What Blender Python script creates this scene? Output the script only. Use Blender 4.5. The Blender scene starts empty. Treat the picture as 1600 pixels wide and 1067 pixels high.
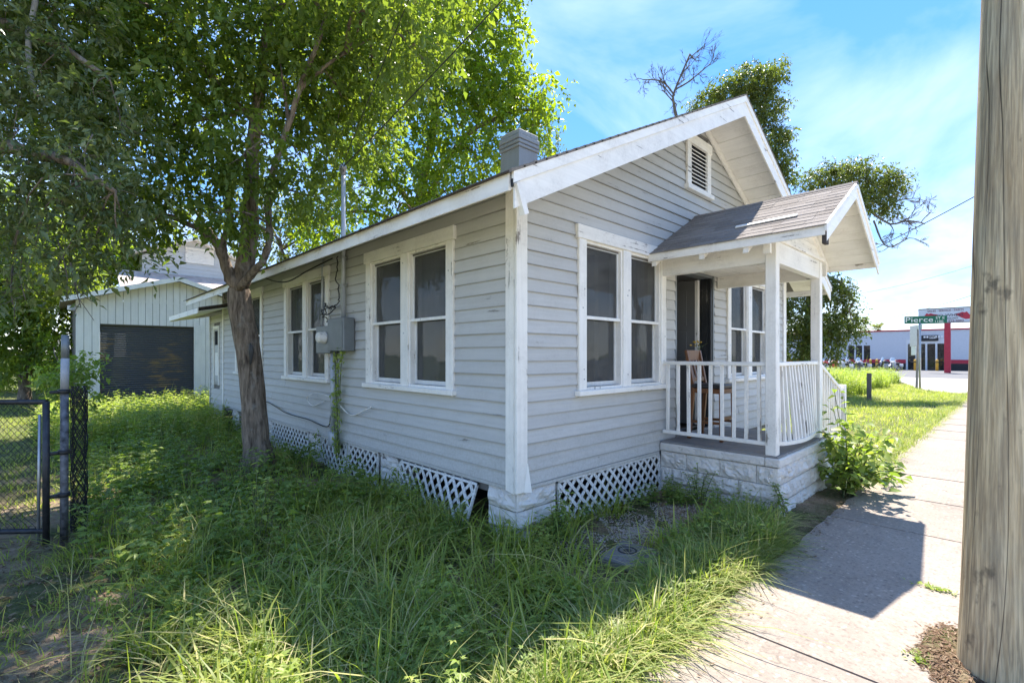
import bpy, math, random
import numpy as np
from mathutils import Matrix, Vector

# ------------------------------------------------------------------ camera, sky, sun, exposure
sc = bpy.context.scene
COL = sc.collection
FPX, HZ = 756.0, 555.0
TH = math.atan2(790.0, FPX)
FW = np.array([math.cos(TH), math.sin(TH), 0.0])
RT = np.array([math.sin(TH), -math.cos(TH), 0.0])
CAM = np.array([-3.2112, -3.2940, 1.68])
cd = bpy.data.cameras.new('camera')
cd.sensor_width = 36.0
cd.lens = 36.0 * FPX / 1600.0
cd.shift_y = 21.5 / 1600.0
cd.clip_start = 0.05
cd.clip_end = 3000.0
co = bpy.data.objects.new('camera', cd)
COL.objects.link(co)
co.location = CAM
co.rotation_euler = (math.pi / 2, 0, -math.atan2(FW[0], FW[1]))
sc.camera = co

SUN = np.array([0.50, 0.205, 1.0]); SUN /= np.linalg.norm(SUN)
SUN_EL = math.asin(SUN[2]); SUN_AZ = math.atan2(SUN[0], SUN[1])      # azimuth from +Y towards +X
SKY_STRENGTH = 0.15
sun = bpy.data.lights.new('sun', 'SUN')
sun.energy = 2.0
sun.angle = math.radians(0.53)
sun.color = (1.0, 0.94, 0.87)
so = bpy.data.objects.new('sun', sun)
COL.objects.link(so)
so.rotation_euler = Vector(SUN).to_track_quat('Z', 'Y').to_euler()
so.location = (10, 5, 20)

world = bpy.data.worlds.new('World')
sc.world = world
world.use_nodes = True
wt = world.node_tree
wt.nodes.clear()
def wn(t, **k):
    n = wt.nodes.new(t)
    for a, b in k.items():
        setattr(n, a, b)
    return n
sky = wn('ShaderNodeTexSky', sky_type='NISHITA', sun_disc=False, sun_elevation=SUN_EL, sun_rotation=SUN_AZ,
         air_density=0.8, dust_density=0.0, ozone_density=3.0)
gm = wn('ShaderNodeGamma'); gm.inputs['Gamma'].default_value = 0.33          # evens the whole dome: less glare, more blue
hs = wn('ShaderNodeHueSaturation')
hs.inputs['Saturation'].default_value = 2.55; hs.inputs['Hue'].default_value = 0.516; hs.inputs['Value'].default_value = 0.96
wt.links.new(sky.outputs[0], gm.inputs['Color']); wt.links.new(gm.outputs[0], hs.inputs['Color'])
tcw = wn('ShaderNodeTexCoord')
sepw = wn('ShaderNodeSeparateXYZ')
wt.links.new(tcw.outputs['Generated'], sepw.inputs[0])
addz = wn('ShaderNodeMath', operation='MAXIMUM'); addz.inputs[1].default_value = 0.0
wt.links.new(sepw.outputs[2], addz.inputs[0])
adz2 = wn('ShaderNodeMath', operation='ADD'); adz2.inputs[1].default_value = 0.12
wt.links.new(addz.outputs[0], adz2.inputs[0])
dvx = wn('ShaderNodeMath', operation='DIVIDE'); dvy = wn('ShaderNodeMath', operation='DIVIDE')
for d_, o_ in ((dvx, 0), (dvy, 1)):
    wt.links.new(sepw.outputs[o_], d_.inputs[0]); wt.links.new(adz2.outputs[0], d_.inputs[1])
cmbw = wn('ShaderNodeCombineXYZ')
wt.links.new(dvx.outputs[0], cmbw.inputs[0]); wt.links.new(dvy.outputs[0], cmbw.inputs[1])
nz1 = wn('ShaderNodeTexNoise'); nz1.inputs['Scale'].default_value = 0.85; nz1.inputs['Detail'].default_value = 7; nz1.inputs['Roughness'].default_value = 0.55
nz1.inputs['Distortion'].default_value = 0.5
mpw = wn('ShaderNodeMapping'); mpw.inputs['Location'].default_value = (0.4, 5.2, 0); mpw.inputs['Scale'].default_value = (1.0, 1.5, 1)  # thin cloud veil, spread over the unseen dome too for neutral fill light
wt.links.new(cmbw.outputs[0], mpw.inputs[0]); wt.links.new(mpw.outputs[0], nz1.inputs['Vector'])
rmp = wn('ShaderNodeMapRange'); rmp.inputs['From Min'].default_value = 0.44; rmp.inputs['From Max'].default_value = 0.72
rmp.inputs['To Max'].default_value = 0.34
wt.links.new(nz1.outputs[0], rmp.inputs[0])
# low cumulus towards the horizon
nz2 = wn('ShaderNodeTexNoise'); nz2.inputs['Scale'].default_value = 5.5; nz2.inputs['Detail'].default_value = 8; nz2.inputs['Roughness'].default_value = 0.55
mp2 = wn('ShaderNodeMapping'); mp2.inputs['Location'].default_value = (0.35, 0.2, 0.1); mp2.inputs['Scale'].default_value = (1, 1, 2.6)
wt.links.new(tcw.outputs['Generated'], mp2.inputs[0]); wt.links.new(mp2.outputs[0], nz2.inputs['Vector'])
low = wn('ShaderNodeMapRange'); low.inputs['From Min'].default_value = 0.26; low.inputs['From Max'].default_value = 0.03
low.inputs['To Min'].default_value = -0.30; low.inputs['To Max'].default_value = 0.22
wt.links.new(sepw.outputs[2], low.inputs[0])
cum = wn('ShaderNodeMath', operation='ADD')
wt.links.new(nz2.outputs[0], cum.inputs[0]); wt.links.new(low.outputs[0], cum.inputs[1])
cum2 = wn('ShaderNodeMapRange'); cum2.inputs['From Min'].default_value = 0.50; cum2.inputs['From Max'].default_value = 0.68
cum2.inputs['To Max'].default_value = 0.38
wt.links.new(cum.outputs[0], cum2.inputs[0])
mxw = wn('ShaderNodeMath', operation='MAXIMUM')
wt.links.new(rmp.outputs[0], mxw.inputs[0]); wt.links.new(cum2.outputs[0], mxw.inputs[1])
mixw = wn('ShaderNodeMix', data_type='RGBA')
wt.links.new(mxw.outputs[0], mixw.inputs[0]); wt.links.new(hs.outputs[0], mixw.inputs[6])
mixw.inputs[7].default_value = (2.5, 2.45, 2.6, 1)
bgw = wn('ShaderNodeBackground'); bgw.inputs['Strength'].default_value = SKY_STRENGTH
wt.links.new(mixw.outputs[2], bgw.inputs['Color'])
ow = wn('ShaderNodeOutputWorld')
wt.links.new(bgw.outputs[0], ow.inputs['Surface'])

sc.view_settings.view_transform = 'Standard'
sc.view_settings.look = 'None'
sc.view_settings.gamma = 1.0
sc.view_settings.use_curve_mapping = False
sc.view_settings.exposure = 2.74
cy = sc.cycles
cy.use_denoising = True
cy.max_bounces = 10; cy.diffuse_bounces = 6; cy.glossy_bounces = 3; cy.transmission_bounces = 5; cy.transparent_max_bounces = 12
cy.sample_clamp_indirect = 6.0
cy.caustics_reflective = False; cy.caustics_refractive = False

random.seed(7)
RNG = np.random.default_rng(11)
GZ = -0.10                                   # the ground's height

def P(u, v, t):
    """a point of the place, given where the photograph shows it and its distance along the view"""
    return CAM + t * (FW + RT * (u - 800.0) / FPX + np.array([0, 0, 1.0]) * (HZ - v) / FPX)

def G(u, v, z=GZ):
    return P(u, v, FPX * (CAM[2] - z) / (v - HZ))

# ------------------------------------------------------------------ materials
def mat_new(name):
    m = bpy.data.materials.new(name); m.use_nodes = True
    nt = m.node_tree; nt.nodes.clear()
    return m, nt
class NT:
    def __init__(s, name):
        s.m, s.t = mat_new(name)
        s.tc = None
    def n(s, typ, ins=None, **k):
        nd = s.t.nodes.new(typ)
        for a, b in k.items(): setattr(nd, a, b)
        for a, b in (ins or {}).items():
            if hasattr(b, 'is_linked') or isinstance(b, bpy.types.NodeSocket): s.t.links.new(b, nd.inputs[a])
            else: nd.inputs[a].default_value = b
        return nd
    def coord(s, scale=(1, 1, 1), jitter=True, loc=(0, 0, 0)):
        tc = s.n('ShaderNodeTexCoord')
        v = tc.outputs['Object']
        if jitter:
            oi = s.n('ShaderNodeObjectInfo')
            mu = s.n('ShaderNodeMath', {0: oi.outputs['Random'], 1: 37.0}, operation='MULTIPLY')
            v = s.n('ShaderNodeVectorMath', {0: v, 1: mu.outputs[0]}, operation='ADD').outputs[0]
        return s.n('ShaderNodeMapping', {'Vector': v, 'Scale': scale, 'Location': loc}).outputs[0]
    def noise(s, vec, scale, detail=5, rough=0.55, dist=0.0):
        return s.n('ShaderNodeTexNoise', {'Vector': vec, 'Scale': scale, 'Detail': detail, 'Roughness': rough, 'Distortion': dist}).outputs[0]
    def ramp(s, fac, stops):
        r = s.n('ShaderNodeValToRGB', {0: fac})
        e = r.color_ramp.elements
        while len(e) < len(stops): e.new(0.5)
        for i, (p, c) in enumerate(stops):
            e[i].position = p
            e[i].color = (c, c, c, 1) if not hasattr(c, '__len__') else (*c, 1)
        return r.outputs[0]
    def mix(s, fac, a, b, blend='MIX'):
        nd = s.n('ShaderNodeMix', data_type='RGBA', blend_type=blend)
        for sock, val in ((0, fac), (6, a), (7, b)):
            if isinstance(val, bpy.types.NodeSocket): s.t.links.new(val, nd.inputs[sock])
            elif hasattr(val, '__len__'): nd.inputs[sock].default_value = (*val, 1)
            else: nd.inputs[sock].default_value = val
        return nd.outputs[2]
    def math(s, op, a, b=0.0):
        return s.n('ShaderNodeMath', {0: a, 1: b}, operation=op).outputs[0]
    def bump(s, h, strength=0.4, dist=0.01):
        return s.n('ShaderNodeBump', {'Height': h, 'Strength': strength, 'Distance': dist}).outputs[0]
    def bsdf(s, col, rough=0.6, normal=None, metal=0.0, spec=0.4):
        b = s.n('ShaderNodeBsdfPrincipled')
        for sock, val in (('Base Color', col), ('Roughness', rough), ('Metallic', metal), ('Specular IOR Level', spec)):
            if isinstance(val, bpy.types.NodeSocket): s.t.links.new(val, b.inputs[sock])
            elif hasattr(val, '__len__'): b.inputs[sock].default_value = (*val, 1)
            else: b.inputs[sock].default_value = val
        if normal is not None: s.t.links.new(normal, b.inputs['Normal'])
        return b.outputs[0]
    def out(s, sh):
        o = s.n('ShaderNodeOutputMaterial')
        s.t.links.new(sh, o.inputs['Surface'])
        return s.m

def paint(name, base, grain_axis=0, dirt=(0.22, 0.19, 0.15), dirt_amt=0.35, wear=0.0, rough=0.6, tone=0.06, chips=(0.16, 0.13, 0.10), edge=0.0, splash=0.0):
    """weathered paint on boards: grain along one axis, dirt clouds, chips down to grey wood, grime and painted lap shadow on lower board edges"""
    k = NT(name)
    gs = [30, 30, 30]; gs[grain_axis] = 1.3
    v = k.coord((1, 1, 1)); vg = k.coord(tuple(gs))
    oi = k.n('ShaderNodeObjectInfo').outputs['Random']
    g = k.noise(vg, 1.0, 7, 0.62)
    cl = k.noise(v, 2.6, 7, 0.65)
    fine = k.noise(v, 38, 5, 0.65)
    lo = tuple(c * (1 - tone) for c in base); hi = tuple(min(1, c * (1 + tone)) for c in base)
    c = k.mix(oi, lo, hi)
    c = k.mix(k.ramp(g, [(0.40, 0.0), (0.72, 0.38)]), c, tuple(x * 0.76 for x in base))
    dm = k.math('MULTIPLY', k.ramp(cl, [(0.44, 0.0), (0.74, 1.0)]), k.ramp(fine, [(0.35, 0.2), (0.65, 1.0)]))
    c = k.mix(k.math('MULTIPLY', dm, dirt_amt), c, dirt)
    h = g
    gz = None
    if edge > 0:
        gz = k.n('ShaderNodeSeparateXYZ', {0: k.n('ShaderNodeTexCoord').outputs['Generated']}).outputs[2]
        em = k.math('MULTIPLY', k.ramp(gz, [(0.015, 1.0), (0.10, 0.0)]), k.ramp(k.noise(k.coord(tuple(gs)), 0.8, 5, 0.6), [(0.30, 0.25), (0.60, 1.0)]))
        c = k.mix(k.math('MULTIPLY', em, edge), c, (0.13, 0.13, 0.125))  # dark lower edge line: grime plus the lap's shadow put into the colour
    if splash > 0:
        wz = k.n('ShaderNodeSeparateXYZ', {0: k.n('ShaderNodeNewGeometry').outputs['Position']}).outputs[2]
        sm = k.math('MULTIPLY', k.ramp(wz, [(0.25, 1.0), (1.0, 0.0)]), k.ramp(fine, [(0.42, 0.0), (0.68, 1.0)]))
        c = k.mix(k.math('MULTIPLY', sm, splash), c, (0.24, 0.22, 0.15))
    if wear > 0:
        mixn = k.math('ADD', k.math('MULTIPLY', g, 0.55), k.math('MULTIPLY', cl, 0.45))
        if gz is not None: mixn = k.math('ADD', mixn, k.ramp(gz, [(0.0, 0.035), (0.25, 0.0)]))
        cm = k.ramp(mixn, [(0.66 - wear * 0.12, 0.0), (0.675 - wear * 0.12, 1.0)])
        c = k.mix(k.math('MULTIPLY', cm, 0.8), c, chips)
        h = k.math('SUBTRACT', g, k.math('MULTIPLY', cm, 0.6))
    return k.out(k.bsdf(c, rough, k.bump(h, 0.45, 0.005), spec=0.3))

def plain(name, col, rough=0.5, metal=0.0, var=0.12, scale=6.0, bump=0.15, spec=0.4):
    k = NT(name)
    v = k.coord()
    n1 = k.noise(v, scale, 6, 0.6); n2 = k.noise(v, scale * 9, 3, 0.6)
    c = k.mix(k.ramp(n1, [(0.3, 0.0), (0.75, 1.0)]), tuple(x * (1 - var) for x in col), tuple(min(1, x * (1 + var)) for x in col))
    return k.out(k.bsdf(c, rough, k.bump(n2, bump, 0.003), metal, spec))

def leafmat(name, cols, trans=0.45, rough=0.45, spec=0.3, tmul=(1.5, 1.75, 0.55)):
    """leaves and blades: colour from the per-leaf 'tint', light let through"""
    k = NT(name)
    at = k.n('ShaderNodeAttribute', attribute_name='tint').outputs['Fac']
    n = len(cols)
    c = k.ramp(at, [(i / (n - 1), cols[i]) for i in range(n)])
    geo = k.n('ShaderNodeTexCoord').outputs['Object']
    nz = k.noise(geo, 1.3, 3, 0.6)
    c = k.mix(k.ramp(nz, [(0.35, 0.0), (0.7, 0.35)]), c, cols[0])
    d = k.bsdf(c, rough, spec=spec)
    tc = k.mix(1.0, c, tmul, 'MULTIPLY')
    tr = k.n('ShaderNodeBsdfTranslucent', {'Color': tc}).outputs[0]
    mx = k.n('ShaderNodeMixShader', {0: trans, 1: d, 2: tr}).outputs[0]
    return k.out(mx)

M = {}
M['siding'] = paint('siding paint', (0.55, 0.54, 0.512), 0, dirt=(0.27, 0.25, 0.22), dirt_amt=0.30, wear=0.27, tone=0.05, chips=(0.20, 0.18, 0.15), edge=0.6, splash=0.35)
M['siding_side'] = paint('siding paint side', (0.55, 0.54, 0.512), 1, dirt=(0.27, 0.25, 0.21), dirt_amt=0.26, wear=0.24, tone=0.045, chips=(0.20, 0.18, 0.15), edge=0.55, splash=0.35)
M['white'] = paint('white trim paint', (0.90, 0.865, 0.80), 2, dirt=(0.34, 0.30, 0.25), dirt_amt=0.45, wear=0.46, rough=0.5, tone=0.03)
M['white_x'] = paint('white trim paint along facade', (0.90, 0.865, 0.80), 0, dirt=(0.34, 0.30, 0.25), dirt_amt=0.45, wear=0.46, rough=0.5, tone=0.03)
M['white_y'] = paint('white trim paint along side', (0.90, 0.865, 0.80), 1, dirt=(0.34, 0.30, 0.25), dirt_amt=0.45, wear=0.46, rough=0.5, tone=0.03)
M['soffit'] = paint('white soffit boards', (0.84, 0.82, 0.77), 1, dirt=(0.36, 0.31, 0.25), dirt_amt=0.45, wear=0.05, rough=0.6, tone=0.05)
M['lattice'] = paint('white lattice slats', (0.78, 0.775, 0.76), 2, dirt=(0.35, 0.31, 0.24), dirt_amt=0.4, wear=0.1, tone=0.05, splash=0.6)
M['sash'] = paint('sash paint', (0.74, 0.735, 0.71), 2, dirt=(0.25, 0.23, 0.2), dirt_amt=0.5, wear=0.25, tone=0.03)
M['wall_core'] = plain('wall core boards', (0.16, 0.15, 0.14), 0.8)
M['inside'] = plain('inside plaster', (0.42, 0.41, 0.39), 0.8, var=0.1, scale=1.5)
M['inside_floor'] = plain('inside floor', (0.12, 0.08, 0.05), 0.6)
M['curtain'] = plain('curtain cloth', (0.50, 0.49, 0.47), 0.9)
def block_mat():
    k = NT('painted rock face block'); v = k.coord()
    n1 = k.noise(v, 4, 6, .6); n2 = k.noise(v, 22, 6, .6, .6)
    c = k.mix(k.ramp(n1, [(.35, 0.0), (.7, 1.0)]), (.64, .60, .55), (.78, .74, .68))
    c = k.mix(k.ramp(k.noise(v, 9, 6, .7), [(.58, 0.0), (.70, .6)]), c, (.30, .27, .23))
    return k.out(k.bsdf(c, .75, k.bump(n2, .9, .03), spec=.3))
M['block'] = block_mat()
M['mortar'] = plain('painted mortar', (0.40, 0.41, 0.42), 0.9)
M['metal_grey'] = plain('grey enamel box', (0.20, 0.215, 0.22), 0.45, 0.3, var=0.12)
M['conduit'] = plain('painted conduit', (0.46, 0.48, 0.50), 0.5, 0.2)
M['galv'] = plain('galvanised steel', (0.42, 0.43, 0.44), 0.42, 0.7, var=0.2, scale=18)
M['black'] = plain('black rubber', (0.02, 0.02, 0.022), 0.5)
M['wood_brown'] = paint('brown stained wood', (0.20, 0.085, 0.035), 2, dirt=(0.05, 0.03, 0.02), dirt_amt=0.4, rough=0.4)
M['seat_black'] = plain('black seat vinyl', (0.03, 0.028, 0.028), 0.4)
M['door_grey'] = plain('grey interior door paint', (.17, .17, .168), .35, var=.06, scale=2)
M['door_dark'] = paint('dark painted door', (0.022, 0.024, 0.026), 2, dirt=(0.3, 0.28, 0.25), dirt_amt=0.25, wear=0.35, chips=(0.4, 0.38, 0.34), rough=0.4)
M['floor_boards'] = paint('grey porch boards', (0.25, 0.235, 0.22), 1, dirt=(0.10, 0.08, 0.06), dirt_amt=0.5, wear=0.5)
M['edge_dark'] = plain('weathered shingle edge', (0.06, 0.05, 0.045), 0.9, var=0.4, scale=20)

def glass_mat(name, tint=0.55, dust=0.06, refl=1.0):
    k = NT(name)
    v = k.coord((1, 1, 1))
    tr = k.n('ShaderNodeBsdfTransparent', {'Color': (tint, tint * 1.01, tint * 1.0, 1)}).outputs[0]
    n = k.noise(v, 2.0, 6, 0.65)
    bp = k.bump(k.noise(v, 2.2, 3, 0.5), 0.25, 0.03)
    gl = k.n('ShaderNodeBsdfGlossy', {'Color': (0.9, 0.92, 0.95, 1), 'Roughness': 0.03, 'Normal': bp}).outputs[0]
    fr = k.n('ShaderNodeFresnel', {'IOR': 1.5, 'Normal': bp}).outputs[0]
    fr = k.math('MULTIPLY', fr, refl)
    a = k.n('ShaderNodeMixShader', {0: fr, 1: tr, 2: gl}).outputs[0]
    df = k.n('ShaderNodeBsdfDiffuse', {'Color': (0.34, 0.34, 0.33, 1)}).outputs[0]
    dfac = k.math('MULTIPLY', k.ramp(n, [(0.3, 0.4), (0.75, 1.0)]), dust)
    return k.out(k.n('ShaderNodeMixShader', {0: dfac, 1: a, 2: df}).outputs[0])
M['glass'] = glass_mat('dusty window glass', 0.48, 0.24, 0.20)
M['glass_far'] = glass_mat('dark shop glass', 0.25, 0.10)

def bark_mat(name, c0, c1, sc_=(9, 9, 1.6), bump=0.9, lichen=None):
    k = NT(name)
    v = k.coord(sc_)
    n = k.noise(v, 2.2, 8, 0.65, 0.4)
    c = k.ramp(n, [(0.30, c0), (0.62, c1)])
    if lichen:
        n3 = k.noise(k.coord((1, 1, 1)), 4.0, 6, 0.7)
        c = k.mix(k.ramp(n3, [(0.55, 0.0), (0.66, 0.6)]), c, lichen)
    return k.out(k.bsdf(c, 0.9, k.bump(n, bump, 0.04), spec=0.15))
M['bark'] = bark_mat('furrowed brown bark', (0.05, 0.036, 0.026), (0.34, 0.265, 0.20), lichen=(0.36, 0.34, 0.30))
M['bark_pale'] = bark_mat('pale grey bark', (0.16, 0.145, 0.125), (0.36, 0.33, 0.29))
M['bark_dead'] = bark_mat('dead grey twigs', (0.10, 0.085, 0.07), (0.20, 0.17, 0.14))

def pole_mat():
    k = NT('weathered utility pole')
    v = k.coord((26, 26, 0.7), False); w = k.coord((1, 1, 1), False); s = k.coord((5, 5, 0.55), False)
    g = k.noise(v, 1.4, 8, 0.62, 0.3)
    st = k.noise(s, 1.0, 6, 0.6)
    g2 = k.noise(k.coord((75, 75, 1.3), False), 1.0, 5, 0.6)
    c = k.ramp(g, [(0.30, (0.33, 0.24, 0.135)), (0.5, (0.57, 0.455, 0.285)), (0.7, (0.75, 0.63, 0.42))])
    c = k.mix(k.ramp(st, [(0.50, 0.0), (0.68, 0.6)]), c, (0.20, 0.165, 0.12))
    c = k.mix(k.ramp(k.noise(w, 1.6, 5, 0.6), [(0.5, 0.0), (0.75, 0.5)]), c, (0.30, 0.33, 0.28))
    ln_ = k.noise(k.coord((8, 8, 0.07), False), 1.0, 1, 0.4)
    cm = k.ramp(k.math('ABSOLUTE', k.math('SUBTRACT', ln_, 0.5)), [(0.0, 1.0), (0.006, 0.0)])
    cm = k.math('MULTIPLY', cm, k.ramp(k.noise(k.coord((1.5, 1.5, .5), False), 1.6, 3, 0.5), [(0.48, 0.0), (0.56, 1.0)]))
    c = k.mix(k.ramp(g2, [(0.42, 0.0), (0.62, 0.6)]), c, (0.17, 0.14, 0.10))
    kn = k.noise(k.coord((3.2, 3.2, 2.0), False), 2.2, 4, 0.6)
    c = k.mix(k.ramp(kn, [(0.62, 0.0), (0.70, 0.7)]), c, (0.10, 0.085, 0.065))
    c = k.mix(cm, c, (0.03, 0.025, 0.02))
    h = k.math('SUBTRACT', g, cm)
    return k.out(k.bsdf(c, 0.85, k.bump(h, 0.6, 0.02), spec=0.2))
M['pole'] = pole_mat()

def shingle_mat():
    k = NT('asphalt shingle')
    v = k.coord(); oi = k.n('ShaderNodeObjectInfo').outputs['Random']
    c = k.mix(oi, (0.165, 0.145, 0.125), (0.255, 0.23, 0.205))
    c = k.mix(k.ramp(k.noise(v, 2.0, 5, 0.6), [(0.4, 0.0), (0.75, 0.6)]), c, (0.11, 0.09, 0.075))
    gr = k.noise(v, 160, 2, 0.7)
    c = k.mix(k.ramp(gr, [(0.35, 0.0), (0.7, 0.45)]), c, (0.40, 0.36, 0.32))
    return k.out(k.bsdf(c, 0.95, k.bump(gr, 0.6, 0.004), spec=0.1))
M['shingle'] = shingle_mat()
M['chimney'] = paint('dull grey chimney paint', (0.31, 0.325, 0.33), 2, dirt=(0.16, 0.16, 0.15), dirt_amt=0.5, wear=0.2)

def concrete_mat(name, base, agg=True):
    k = NT(name)
    v = k.coord((1, 1, 1), False); oi = k.n('ShaderNodeObjectInfo').outputs['Random']
    c = k.mix(oi, tuple(x * 0.92 for x in base), tuple(x * 1.05 for x in base))
    n1 = k.noise(v, 1.7, 7, 0.65); n2 = k.noise(v, 9, 6, 0.65)
    c = k.mix(k.ramp(n1, [(0.42, 0.0), (0.72, 0.55)]), c, tuple(x * 0.70 for x in base))
    c = k.mix(k.ramp(n2, [(0.5, 0.0), (0.75, 0.40)]), c, (base[0] * 0.60, base[1] * 0.56, base[2] * 0.52))
    vor = k.n('ShaderNodeTexVoronoi', {'Vector': v, 'Scale': 55.0 if agg else 62.0, 'Randomness': 1.0})
    peb = k.ramp(vor.outputs['Distance'], [(0.10, 1.0), (0.36, 0.0)])
    pcol = k.mix(vor.outputs['Color'], tuple(min(1, x * 1.45) for x in base), tuple(x * 0.50 for x in base))
    c = k.mix(k.math('MULTIPLY', peb, 1.0 if agg else 0.2), c, pcol)
    if agg:
        st_ = k.noise(k.coord((1, 1, 1), False, (4, 2, 0)), 0.75, 6, 0.7, 0.6)
        c = k.mix(k.ramp(st_, [(0.52, 0.0), (0.66, 0.5)]), c, (0.20, 0.17, 0.145))
        ck = k.noise(k.coord((1, 1, 1), False, (7, 3, 0)), 0.55, 5, 0.55)
        ckm = k.ramp(k.math('ABSOLUTE', k.math('SUBTRACT', ck, 0.455)), [(0.0, 1.0), (0.0016, 0.0)])
        c = k.mix(k.math('MULTIPLY', ckm, k.ramp(k.noise(k.coord((1, 1, 1), False, (1, 9, 0)), 0.9, 2, 0.5), [(0.52, 0.0), (0.60, 0.8)])), c, (0.06, 0.05, 0.04))
    if agg:
        v2 = k.n('ShaderNodeTexVoronoi', {'Vector': v, 'Scale': 23.0, 'Randomness': 1.0})
        c = k.mix(k.ramp(v2.outputs['Distance'], [(0.16, 0.8), (0.34, 0.0)]), c, k.mix(k.ramp(v2.outputs['Color'], [(0.35, 0.0), (0.65, 1.0)]), tuple(min(1, x * 1.5) for x in base), tuple(x * 0.55 for x in base)))
        c = k.mix(k.ramp(k.noise(v, 33, 5, 0.7), [(0.50, 0.0), (0.66, 0.55)]), c, tuple(x * 0.5 for x in base))
    fine = k.noise(v, 120, 3, 0.7)
    h = k.math('ADD', k.math('MULTIPLY', peb, 0.6), fine)
    return k.out(k.bsdf(c, 0.9, k.bump(h, 0.5, 0.004), spec=0.2))
M['sidewalk'] = concrete_mat('exposed aggregate sidewalk', (0.33, 0.275, 0.225))
M['apron'] = concrete_mat('pale street concrete', (0.41, 0.385, 0.35), False)
M['road'] = concrete_mat('road concrete paled for bounce', (0.58, 0.545, 0.48), False)  # unseen road paled to bounce fill light onto the facade
M['pad'] = concrete_mat('old concrete pad', (0.22, 0.20, 0.18))
M['asphalt'] = concrete_mat('asphalt', (0.16, 0.158, 0.155), False)

def ground_mat():
    k = NT('yard soil and thatch')
    v = k.coord((1, 1, 1), False)
    n1 = k.noise(v, 0.9, 7, 0.6); n2 = k.noise(v, 14, 7, 0.7); n3 = k.noise(v, 75, 4, 0.7)
    soil = k.ramp(n2, [(0.25, (0.19, 0.12, 0.075)), (0.5, (0.40, 0.275, 0.185)), (0.75, (0.56, 0.42, 0.30))])
    thatch = k.ramp(n2, [(0.3, (0.05, 0.062, 0.018)), (0.55, (0.10, 0.115, 0.035)), (0.8, (0.20, 0.17, 0.08))])
    c = k.mix(k.ramp(n1, [(0.40, 0.0), (0.56, 1.0)]), soil, thatch)
    # farther off the yard is lawn
    sp = k.n('ShaderNodeSeparateXYZ', {0: v})
    far = k.n('ShaderNodeVectorMath', {0: v}, operation='LENGTH').outputs['Value']
    lawn = k.ramp(n2, [(0.3, (0.06, 0.085, 0.02)), (0.6, (0.12, 0.14, 0.04)), (0.85, (0.22, 0.20, 0.09))])
    c = k.mix(k.ramp(k.math('DIVIDE', far, 20.0), [(0.25, 0.0), (0.6, 1.0)]), c, lawn)
    c = k.mix(k.ramp(n3, [(0.45, 0.0), (0.7, 0.5)]), c, (0.26, 0.21, 0.155))
    return k.out(k.bsdf(c, 0.95, k.bump(k.math('ADD', n2, n3), 0.8, 0.03), spec=0.1))
M['ground'] = ground_mat()
M['gravel'] = concrete_mat('sandy gravel', (0.46, 0.385, 0.31))
M['litter'] = leafmat('dead leaves', [(0.09, 0.055, 0.035), (0.20, 0.125, 0.08), (0.33, 0.25, 0.17)], 0.1, 0.8, 0.1)
M['grass'] = leafmat('long grass', [(0.20, 0.235, 0.05), (0.29, 0.335, 0.07), (0.39, 0.42, 0.09), (0.64, 0.54, 0.27)], 0.42, 0.45)
M['grass_dry'] = leafmat('sunburnt grass', [(0.15, 0.21, 0.05), (0.27, 0.32, 0.09), (0.48, 0.44, 0.19), (0.55, 0.47, 0.27)], 0.40, 0.5)
M['weed'] = leafmat('weed leaves', [(0.15, 0.20, 0.05), (0.22, 0.29, 0.075), (0.31, 0.37, 0.095), (0.48, 0.49, 0.15)], 0.40, 0.45)
M['leaf_a'] = leafmat('broad tree leaves', [(0.10, 0.155, 0.035), (0.155, 0.22, 0.05), (0.22, 0.28, 0.055), (0.50, 0.48, 0.10)], 0.48, 0.4, tmul=(1.9, 1.85, 0.6))
M['leaf_b'] = leafmat('sunlit yellow green leaves', [(0.12, 0.18, 0.03), (0.18, 0.25, 0.04), (0.28, 0.34, 0.05), (0.42, 0.44, 0.065)], 0.58, 0.35, tmul=(1.65, 1.7, 0.4))
M['leaf_oak'] = leafmat('small dark oak leaves', [(0.10, 0.13, 0.055), (0.15, 0.185, 0.075), (0.21, 0.245, 0.10), (0.34, 0.33, 0.15)], 0.28, 0.35, 0.45)
M['leaf_oak_sun'] = leafmat('small olive oak leaves', [(0.085, 0.11, 0.03), (0.14, 0.165, 0.045), (0.22, 0.235, 0.06), (0.34, 0.30, 0.10)], 0.35, 0.4, 0.4)
M['stem'] = plain('green stem', (0.11, 0.13, 0.05), 0.7)

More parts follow.
